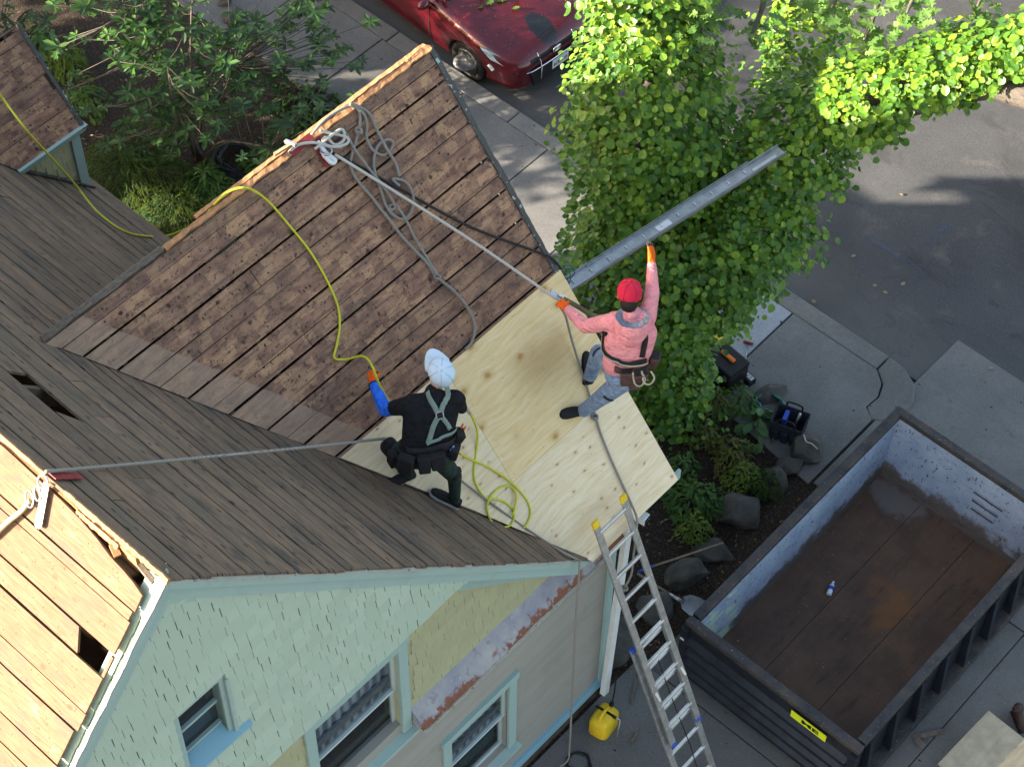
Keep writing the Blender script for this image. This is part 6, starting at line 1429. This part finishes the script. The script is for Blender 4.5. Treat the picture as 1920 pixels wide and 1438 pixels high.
def shoe(parent, L_, ankle, toe, up, name='shoe', sole='sole', sc_=1.):
    a, t_ = V(ankle), V(toe); u = V(up).normalized(); d_ = (t_-a); d_ = (d_-u*d_.dot(u)).normalized(); s_ = u.cross(d_); b0 = a-u*.085
    q = MB(); vs_ = []; n_ = 12; st_ = ((-.075, .030, .05), (-.06, .040, .085), (0, .042, .095), (.06, .045, .07), (.13, .047, .052), (.18, .038, .04), (.205, .02, .028))
    for x, w_, h_ in st_: vs_ += [b0+d_*x*sc_+s_*(w_*math.cos(2*math.pi*i/n_))*sc_+u*(.014+h_*.5*(1+math.sin(2*math.pi*i/n_)))*sc_-L_ for i in range(n_)]
    k = len(st_); fs = [(i*n_+j, (i+1)*n_+j, (i+1)*n_+(j+1) % n_, i*n_+(j+1) % n_) for i in range(k-1) for j in range(n_)]+[tuple(range(n_)), tuple(range((k-1)*n_, k*n_))[::-1]]
    o = fixn(q.add(vs_, fs).build(name, MT['shoe'], parent, True))
    out = [(-.085, .02), (-.07, .042), (0, .04), (.07, .05), (.14, .052), (.19, .042), (.215, .015)]; poly = [(x, w_) for x, w_ in out]+[(x, -w_) for x, w_ in out[::-1]]
    q = MB(); q.prism([b0+d_*x*sc_+s_*w_*sc_-u*.004-L_ for x, w_ in poly], u*.026); bevel(fixn(q.build('sole', MT[sole], o)), .006); return o
def pouch(parent, L_, c, w, h, d_, nrm, up, m, name='tool_pouch'):
    n_ = V(nrm).normalized(); u = V(up); u = (u-n_*u.dot(n_)).normalized(); s_ = u.cross(n_); c = V(c)-L_; q = MB()
    bot = [c-u*h/2+s_*a*w*.42+n_*b for a, b in ((-1, -d_*.3), (1, -d_*.3), (1, d_*.5), (-1, d_*.5))]; top = [c+u*h/2+s_*a*w*.5+n_*b for a, b in ((-1, -d_*.3), (1, -d_*.3), (1, d_*.62), (-1, d_*.62))]
    q.hexa(bot+top); o = bevel(fixn(q.build(name, m, parent)), .014, 3)
    q = MB(); tp = [c+u*(h/2+.001)+s_*a*w*.42+n_*b for a, b in ((-1, -d_*.22), (1, -d_*.22), (1, d_*.5), (-1, d_*.5))]; q.prism(tp, u*.003); fixn(q.build('opening', MT['black_rubber'], o)); return o
def headset(head, fwd, up, parent, L_):
    f = V(fwd).normalized(); u = V(up); u = (u-f*u.dot(f)).normalized(); s_ = f.cross(u); return f, u, s_

# ---- kneeling worker in black with the pale cap
J = dict(head=V((-1.076,3.708,6.620)), neck=V((-1.054,3.582,6.500)), chest=V((-1.009,3.497,6.320)), waist=V((-0.952,3.383,6.100)), pelvis=V((-0.921,3.320,5.980)), shL=V((-1.169,3.385,6.400)), shR=V((-0.898,3.711,6.400)), elL=V((-1.377,3.310,6.220)), haL=V((-1.665,3.462,6.160)), elR=V((-0.960,3.827,6.100)), haR=V((-1.130,3.796,5.980)), hipL=V((-0.995,3.250,5.950)), hipR=V((-0.809,3.394,5.930)), knL=V((-1.355,3.292,5.700)), anL=V((-1.187,3.364,5.330)), knR=V((-0.807,3.558,5.500)), anR=V((-0.836,3.588,5.070)))
p1 = tag(empty('person', V((-1.0, 3.45, 5.0))), 'kneeling worker in black shirt, blue sleeve and pale cap holding a yellow hose', 'person'); L1 = p1.location.copy()
side1 = (J['shR']-J['shL']).normalized()
def torso(J, side, m, hw=.13, cw=.14, rh=.115, rc=.12):
    out = []
    for s_ in (-1, -.35, .35, 1):
        out.append((J['pelvis']+side*hw*s_*.7+V((0, 0, .03)), J['chest']+side*cw*s_*.72, rh*(.95 if abs(s_) > .5 else 1), rc*(.92 if abs(s_) > .5 else 1), m))
    out += [(J['shL'].lerp(J['neck'], .12), J['shR'].lerp(J['neck'], .12), .086, .086, m), (J['chest'], J['neck'], .115, .078, m), (J['chest']+side*-.09, J['shL'], .10, .075, m), (J['chest']+side*.09, J['shR'], .10, .075, m)]
    return out
pr = torso(J, side1, 'black_tee', hw=.14, cw=.175, rh=.12, rc=.125)
pr += [(J['neck'], J['head'].lerp(J['neck'], .35), .056, .055, 'skin'), (J['head']+V((0, 0, -.03)), J['head']+V((-.02, .02, .03)), .088, .092, 'skin')]
el = J['elL']
pr += [(J['shL'], J['shL'].lerp(el, .55), .082, .072, 'black_tee'), (J['shL'].lerp(el, .6), el, .066, .064, 'blue_sleeve'), (el, J['haL'], .064, .045, 'blue_sleeve')]
pr += [(J['shR'], J['elR'], .068, .05, 'black_tee'), (J['elR'], J['haR'], .045, .035, 'blue_sleeve')]
pr += [(J['pelvis']-side1*.07, J['pelvis']+side1*.07, .125, .125, 'green_pants'), (J['hipL'], J['knL'], .098, .072, 'green_pants'), (J['knL'], J['anL'], .068, .046, 'green_pants'), (J['hipR'], J['knR'], .098, .070, 'green_pants'), (J['knR'], J['anR'], .066, .05, 'green_pants')]
q = MB()
for a, b, ra, rb, m in pr: capsule(q, a, b, ra, rb)
body1, bv1 = remeshed('body', q, .014, 5, ['skin', 'black_tee', 'blue_sleeve', 'green_pants'], pr, p1, L1)
# cap with brim
def cap_(J, fwd, up, m, parent, L_, brim=True, r=.112, down=.2):
    f, u, s_ = headset(J['head'], fwd, up, parent, L_); c = J['head']+u*.028-L_; R_ = Matrix((f, s_, u)).transposed(); q = MB(); vs_ = []; n_ = 24; rings = 8
    for i in range(rings+1):
        th = (math.pi/2*1.16)*i/rings
        for k in range(n_): a = 2*math.pi*k/n_; seam = 1+.012*math.cos(6*a); sq = abs(math.sin(th))**.78; vs_.append(c+R_ @ V((sq*math.cos(a)*r*1.08*seam, sq*math.sin(a)*r*.96*seam, (abs(math.cos(th))**.8*math.copysign(1, math.cos(th)))*r*.96)))
    fs = [(i*n_+k, i*n_+(k+1) % n_, (i+1)*n_+(k+1) % n_, (i+1)*n_+k) for i in range(rings) for k in range(n_)]
    o = fixn(q.add(vs_, fs).build('cap', m, parent, True)); x = o.modifiers.new('so', 'SOLIDIFY'); x.thickness = .006
    MB().ball(c+R_ @ V((0, 0, r*.97)), .010, 8, 6).build('cap_button', m, o, True)
    for k in range(6):
        a = 2*math.pi*(k+.5)/6; pts = []
        for i in range(1, 9): th = math.pi/2*1.12*i/8; sq = abs(math.sin(th))**.78; pts.append(c+R_ @ V((sq*math.cos(a)*r*1.075, sq*math.sin(a)*r*.955, (abs(math.cos(th))**.8*math.copysign(1, math.cos(th)))*r*.965)))
        MB().tube(pts, .003, 5).build('seam', MT['seam'] if brim and m is MT['cap_white'] else MT['seam_red'], o, True)
    if brim:
        q = MB(); vs_ = []; 
        for j, rr in enumerate((.9, 1.25, 1.6, 1.82)):
            for k in range(13):
                a = rad(-62+124*k/12); w_ = min(1., .62+.38*math.cos(a)); x = r*1.08*math.cos(a)*(1 if j == 0 else rr/.98*w_); y = r*.95*math.sin(a)*(1 if j == 0 else 1+.05*j)
                vs_.append(c+R_ @ V((x, y, -.035-.004*j-1.6*y*y)))
        o2 = q.add(vs_, [(j*13+k, j*13+k+1, (j+1)*13+k+1, (j+1)*13+k) for j in range(3) for k in range(12)]).build('brim', m, o, True); x = o2.modifiers.new('so', 'SOLIDIFY'); x.thickness = .005
    return o, f, u, s_
f1 = V((-1.252,3.772,6.700))-J['head']; c1, f, u, s_ = cap_(J, f1, V((.25, -.3, 1)), MT['cap_white'], p1, L1, True, .118)
hb = MB().ball(J['head']-f*.035-u*.028-L1, (.082, .082, .06), 14, 9); hb.build('hair', MT['hair'], p1, True)
for sg in (-1, 1): MB().ball(J['head']+s_*.09*sg-u*.02-L1, (.022, .018, .034), 10, 7).build('ear', MT['skin'], p1, True)
MB().tube([J['head']+s_*-.094+f*(.012+.02*math.sin(a))-u*(.03-.03*math.cos(a))-L1 for a in [i*.5236 for i in range(12)]], .006, 6, closed=True).build('mask_loop', MT['hoodliner'], p1, True)
glove(p1, L1, J['haL']+(J['haL']-el).normalized()*.03, V((-1.797,3.552,6.200))-J['haL'], V((.3, .3, -.6)), 1.0, .1)
glove(p1, L1, J['haR'], J['haR']-J['elR'], V((.0, .4, -.5)), .9, .1)
MB().tube([J['haL']+(Matrix.Rotation(a, 3, (J['haL']-el).normalized()) @ (J['haL']-el).orthogonal().normalized())*.04-L1 for a in [i*.5236 for i in range(12)]], .010, 6, closed=True).build('wristwatch', MT['black_rubber'], p1, True)
nW = V((QW, 0, 1)).normalized(); nMn = V((0, PM, 1)).normalized()
shoe(p1, L1, J['anL']+V((0, 0, .015)), V((-1.230,3.186,5.380)), (nW*.8+V((0, 0, .5))), sc_=1.08); shoe(p1, L1, J['anR'], V((-0.951,3.523,5.120)), (nW*.6+nMn*.4+V((0, 0, .2))), sc_=1.08)
RB = lambda n, m, pts, w, **kw: ribbon(n, m, [V(p_) for p_ in pts], w, bv1, p1, L1, **kw)
RB('harness_strap', MT['strap_teal'], ((-1.073,3.500,6.580), (-1.017,3.498,6.520), (-0.949,3.491,6.460), (-0.886,3.475,6.420)), .045); RB('harness_strap', MT['strap_teal'], ((-0.943,3.658,6.580), (-0.912,3.597,6.540), (-0.886,3.529,6.480), (-0.879,3.481,6.420)), .045)
RB('harness_strap', MT['strap_teal'], ((-0.893,3.483,6.420), (-0.902,3.424,6.340), (-0.898,3.378,6.260), (-0.897,3.335,6.180)), .045); RB('harness_strap', MT['strap_teal'], ((-0.887,3.489,6.420), (-0.831,3.494,6.360), (-0.784,3.508,6.280)), .04)
RB('waist_strap', MT['strap_teal'], ((-0.837,3.563,6.220), (-0.861,3.469,6.200), (-0.924,3.389,6.160), (-1.017,3.346,6.100), (-1.102,3.346,6.050)), .03, lift=.012)
RB('tool_belt', MT['pouch_black'], ((-1.142,3.280,6.000), (-0.999,3.260,6.080), (-0.880,3.302,6.120), (-0.806,3.396,6.140), (-0.795,3.530,6.120), (-0.850,3.668,6.050)), .075, lift=.012, th=.012)
def surf(bv, p_): h_, n_, i_, d_ = bv.find_nearest(V(p_)); return h_, n_
h_, n_ = surf(bv1, (-0.886,3.482,6.420)); MB().tube([h_+n_*.014+(n_.orthogonal().normalized()*math.cos(a)+n_.cross(n_.orthogonal().normalized())*math.sin(a))*.03-L1 for a in [i*.4488 for i in range(14)]], .007, 6, closed=True).build('dorsal_ring', MT['steel'], p1, True)
MB().box(h_+n_*.012-L1, (.05, .05, .02), n_.to_track_quat('Z', 'Y').to_matrix()).build('dorsal_pad', MT['strap_black'], p1)
for (c, w_, hh_, dd) in (((-0.955,3.166,6.030), .15, .19, .10), ((-0.832,3.216,6.050), .12, .17, .09), ((-0.766,3.312,6.060), .14, .16, .09), ((-1.124,3.163,5.900), .12, .16, .08), ((-0.787,3.614,6.040), .12, .19, .10), ((-0.754,3.472,6.030), .11, .15, .08)):
    h_, n_ = surf(bv1, c); pouch(p1, L1, h_+n_*.035, w_, hh_, dd, n_, V((0, .0, 1))+n_*.1, MT['pouch_black'])
for (a, b, m) in (((-0.811,3.641,6.100), (-0.792,3.662,6.200), 'orange'), ((-0.792,3.647,6.080), (-0.775,3.677,6.160), 'orange'), ((-0.735,3.480,6.120), (-0.744,3.460,6.020), 'steel'), ((-0.731,3.468,6.120), (-0.750,3.440,6.020), 'blue_plastic')):
    MB().tube([V(a)-L1, V(b)-L1], .009, 7).build('hand_tool', MT[m], p1, True)
h_, n_ = surf(bv1, (-1.327,3.237,5.850)); MB().ball(h_-n_*.01-L1, (.085, .075, .06), 14, 9, rot=n_.to_track_quat('Z', 'Y').to_matrix()).build('knee_pad', MT['pouch_black'], p1, True)
h_, n_ = surf(bv1, (-0.756,3.533,5.620)); MB().ball(h_-n_*.02-L1, (.07, .065, .04), 14, 9, rot=n_.to_track_quat('Z', 'Y').to_matrix()).build('knee_pad', MT['pouch_black'], p1, True)
h_, n_ = surf(bv1, (-1.110,3.333,5.550)); pouch(p1, L1, h_+n_*.02, .12, .12, .06, n_, V((0, 0, 1)), MT['pouch_black'], 'thigh_pouch')

# ---- standing worker in pink
K = dict(head=V((-0.478,5.461,6.580)), neck=V((-0.397,5.413,6.440)), chest=V((-0.348,5.360,6.220)), pelvis=V((-0.317,5.261,5.820)), shL=V((-0.509,5.279,6.340)), shR=V((-0.294,5.500,6.380)), elL=V((-0.738,5.195,6.160)), haL=V((-0.972,5.239,6.150)), elR=V((-0.388,5.674,6.500)), haR=V((-0.533,5.827,6.620)), hipL=V((-0.405,5.241,5.800)), hipR=V((-0.258,5.299,5.780)), knL=V((-0.765,5.451,5.500)), anL=V((-0.877,5.498,5.000)), knR=V((-0.492,5.220,5.320)), anR=V((-0.736,5.246,4.830)))
p2 = tag(empty('person', V((-.7, 5.3, 4.7))), 'worker in pink hoodie and red cap reaching out at the roof edge', 'person'); L2 = p2.location.copy()
side2 = (K['shR']-K['shL']).normalized()
Kt = dict(K); Kt['pelvis'] = K['pelvis'].lerp(K['chest'], .2); pr = torso(Kt, side2, 'pink', hw=.13, cw=.155, rh=.125, rc=.135)
pr += [(K['neck'], K['head'].lerp(K['neck'], .35), .056, .055, 'skin'), (K['head']+V((0, 0, -.03)), K['head']+V((-.02, .02, .02)), .088, .090, 'skin')]
pr += [(K['shL'], K['elL'], .085, .066, 'pink'), (K['elL'], K['haL'], .066, .046, 'pink'), (K['shR'], K['elR'], .085, .066, 'pink'), (K['elR'], K['haR'], .066, .044, 'pink')]
pr += [(K['pelvis']-side2*.06-V((0, 0, .01)), K['pelvis']+side2*.06-V((0, 0, .01)), .125, .125, 'jeans'), (K['hipL'], K['knL'], .108, .084, 'jeans'), (K['knL'], K['anL'], .080, .064, 'jeans'), (K['hipR'], K['knR'], .112, .086, 'jeans'), (K['knR'], K['anR'], .082, .066, 'jeans')]
q = MB()
for a, b, ra, rb, m in pr: capsule(q, a, b, ra, rb)
body2, bv2 = remeshed('body', q, .014, 5, ['skin', 'pink', 'jeans'], pr, p2, L2)
f2 = V((-.75, .9, -.35)); c2, f, u, s_ = cap_(K, f2, V((.15, -.15, 1)), MT['cap_red'], p2, L2, True, .114)
MB().ball(K['head']-f*.062-u*.048-L2, (.080, .080, .085), 14, 9).build('hair', MT['hair'], p2, True)
for sg in (-1, 1): MB().ball(K['head']+s_*.088*sg-u*.025-L2, (.02, .018, .032), 10, 7).build('ear', MT['skin'], p2, True)
# hood lying on the shoulders
hc = K['neck'].lerp(K['chest'], .20); back = (camp-hc).normalized(); upb = (K['neck']-K['chest']).normalized(); bk = (V((.45, -.5, .35))).normalized(); bk = (bk-upb*bk.dot(upb)).normalized(); sd2 = upb.cross(bk)
q = MB(); vs_ = []; n_ = 20
for i, (r_, z_) in enumerate(((.04, -.20), (.09, -.17), (.135, -.09), (.152, 0), (.15, .05), (.138, .06))):
    for k in range(n_): a = 2*math.pi*k/n_; vs_.append(hc+sd2*(math.cos(a)*r_*1.08)+bk*(math.sin(a)*r_*.82+.075+(.03 if math.sin(a) > 0 else 0)*math.sin(a))+upb*(z_+.03*math.sin(a)*(-1))-L2)
fs = [(i*n_+k, i*n_+(k+1) % n_, (i+1)*n_+(k+1) % n_, (i+1)*n_+k) for i in range(5) for k in range(n_)]+[tuple(range(n_))]
ho = fixn(q.add(vs_, fs).build('hood', MT['pink'], p2, True)); x = ho.modifiers.new('so', 'SOLIDIFY'); x.thickness = .012
q = MB(); vs_ = []
for i, (r_, z_) in enumerate(((.142, .064), (.118, .045), (.09, .02), (.06, .0))):
    for k in range(n_): a = 2*math.pi*k/n_; vs_.append(hc+sd2*(math.cos(a)*r_*1.06)+bk*(math.sin(a)*r_*.80+.076+(.03 if math.sin(a) > 0 else 0)*math.sin(a))+upb*(z_-.03*math.sin(a))-L2)
fs = [(i*n_+k, i*n_+(k+1) % n_, (i+1)*n_+(k+1) % n_, (i+1)*n_+k) for i in range(3) for k in range(n_)]+[tuple(range(3*n_, 4*n_))]
q.add(vs_, fs).build('hood_lining', MT['hoodliner'], ho, True)
glove(p2, L2, K['haL']+(K['haL']-K['elL']).normalized()*.03, K['haL']-K['elL']+V((-.05, 0, .0)), V((.2, .2, -.6)), 1.1, .1, tipdark=True)
glove(p2, L2, K['haR']+(K['haR']-K['elR']).normalized()*.03, K['haR']-K['elR'], V((-.5, .3, .2)), .2, .55, tipdark=True, scale=1.12)
shoe(p2, L2, K['anL'], V((-0.991,5.594,5.080)), nW, sole='shoe', sc_=1.1); shoe(p2, L2, K['anR'], V((-0.841,5.090,4.840)), nW, sole='shoe', sc_=1.1)
RB2 = lambda n, m, pts, w, **kw: ribbon(n, m, [V(p_) for p_ in pts], w, bv2, p2, L2, **kw)
RB2('harness_strap', MT['strap_black'], ((-0.522,5.246,6.300), (-0.503,5.223,6.200), (-0.447,5.217,6.100), (-0.359,5.205,6.050), (-0.271,5.226,6.030), (-0.192,5.278,6.050), (-0.181,5.353,6.050)), .05, lift=.010, th=.010)
RB2('strap_edging', MT['beige_edge'], ((-0.521,5.234,6.250), (-0.480,5.231,6.120), (-0.396,5.219,6.050), (-0.293,5.232,6.020), (-0.187,5.281,6.020), (-0.161,5.354,6.020)), .016, lift=.024)
RB2('harness_strap', MT['strap_black'], ((-0.270,5.426,6.400), (-0.227,5.393,6.280), (-0.193,5.346,6.200), (-0.180,5.318,6.100)), .05, lift=.010)
RB2('leg_strap', MT['strap_black'], ((-0.436,5.117,5.450), (-0.379,5.142,5.420), (-0.352,5.187,5.400)), .025, lift=.008); RB2('leg_strap', MT['strap_black'], ((-0.719,5.339,5.600), (-0.698,5.388,5.620), (-0.662,5.440,5.650)), .025, lift=.008)
RB2('tool_belt', MT['pouch_brown'], ((-0.417,5.222,5.950), (-0.311,5.207,5.950), (-0.228,5.234,5.950), (-0.173,5.301,5.950), (-0.177,5.379,5.950)), .06, lift=.012, th=.012)
for (c, w_, hh_, dd) in (((-0.229,5.188,5.900), .13, .17, .09), ((-0.174,5.283,5.920), .14, .18, .10), ((-0.187,5.403,5.980), .12, .16, .09), ((-0.175,5.218,5.840), .11, .13, .08)):
    h_, n_ = surf(bv2, c); pouch(p2, L2, h_+n_*.03, w_, hh_, dd, n_, V((0, 0, 1)), MT['pouch_brown'])
for c in ((-0.135,5.187,5.900), (-0.078,5.242,5.920)):
    c = V(c)-L2; MB().tube(spline([c+V((-.03, 0, .1)), c+V((.02, -.02, .0)), c+V((.05, .03, -.05)), c+V((.07, .06, .03)), c+V((.04, .04, .12))], 4), .009, 6).build('hanging_strap', MT['beige_edge'], p2, True)
h_, n_ = surf(bv2, (-0.142,5.299,5.980)); MB().tube([h_+n_*.05-L2, h_+n_*.05+V((.02, .03, -.16))-L2], .012, 7).build('hammer_handle', MT['handle'], p2, True)
# lanyard and rope grab
rg = tag(empty('rope_grab', V((-1.263,5.426,5.932))), 'metal rope grab on the pale rope at the orange glove', 'rope grab'); d_ = (V((-1.250,5.388,5.947))-V((-1.941,5.122,6.360))).normalized()
bevel(MB().bar(-d_*.085, d_*.055, .06, .022, V((0, 0, 1))).build('grab_body', MT['steel'], rg), .006)
bevel(MB().bar(-d_*.02+V((.02, .02, .012)), d_*.05+V((.03, .03, .012)), .03, .014).build('grab_lever', MT['alu'], rg), .004)
MB().tube(ringp(V((.03, .02, .0))+d_*.02, .03, .018, d_, V((.6, .6, .2)).normalized()), .006, 6, closed=True).build('shackle', MT['alu'], rg, True)
tag(ribbon('lanyard', MT['strap_olive'], [V((-1.162,5.389,6.020)), V((-0.994,5.409,6.020)), V((-0.795,5.373,6.100)), V((-0.601,5.356,6.250))], .045, bv2, None, V((0, 0, 0)), snap=False, th=.008), 'olive webbing lanyard from the rope grab to the pink worker', 'lanyard')
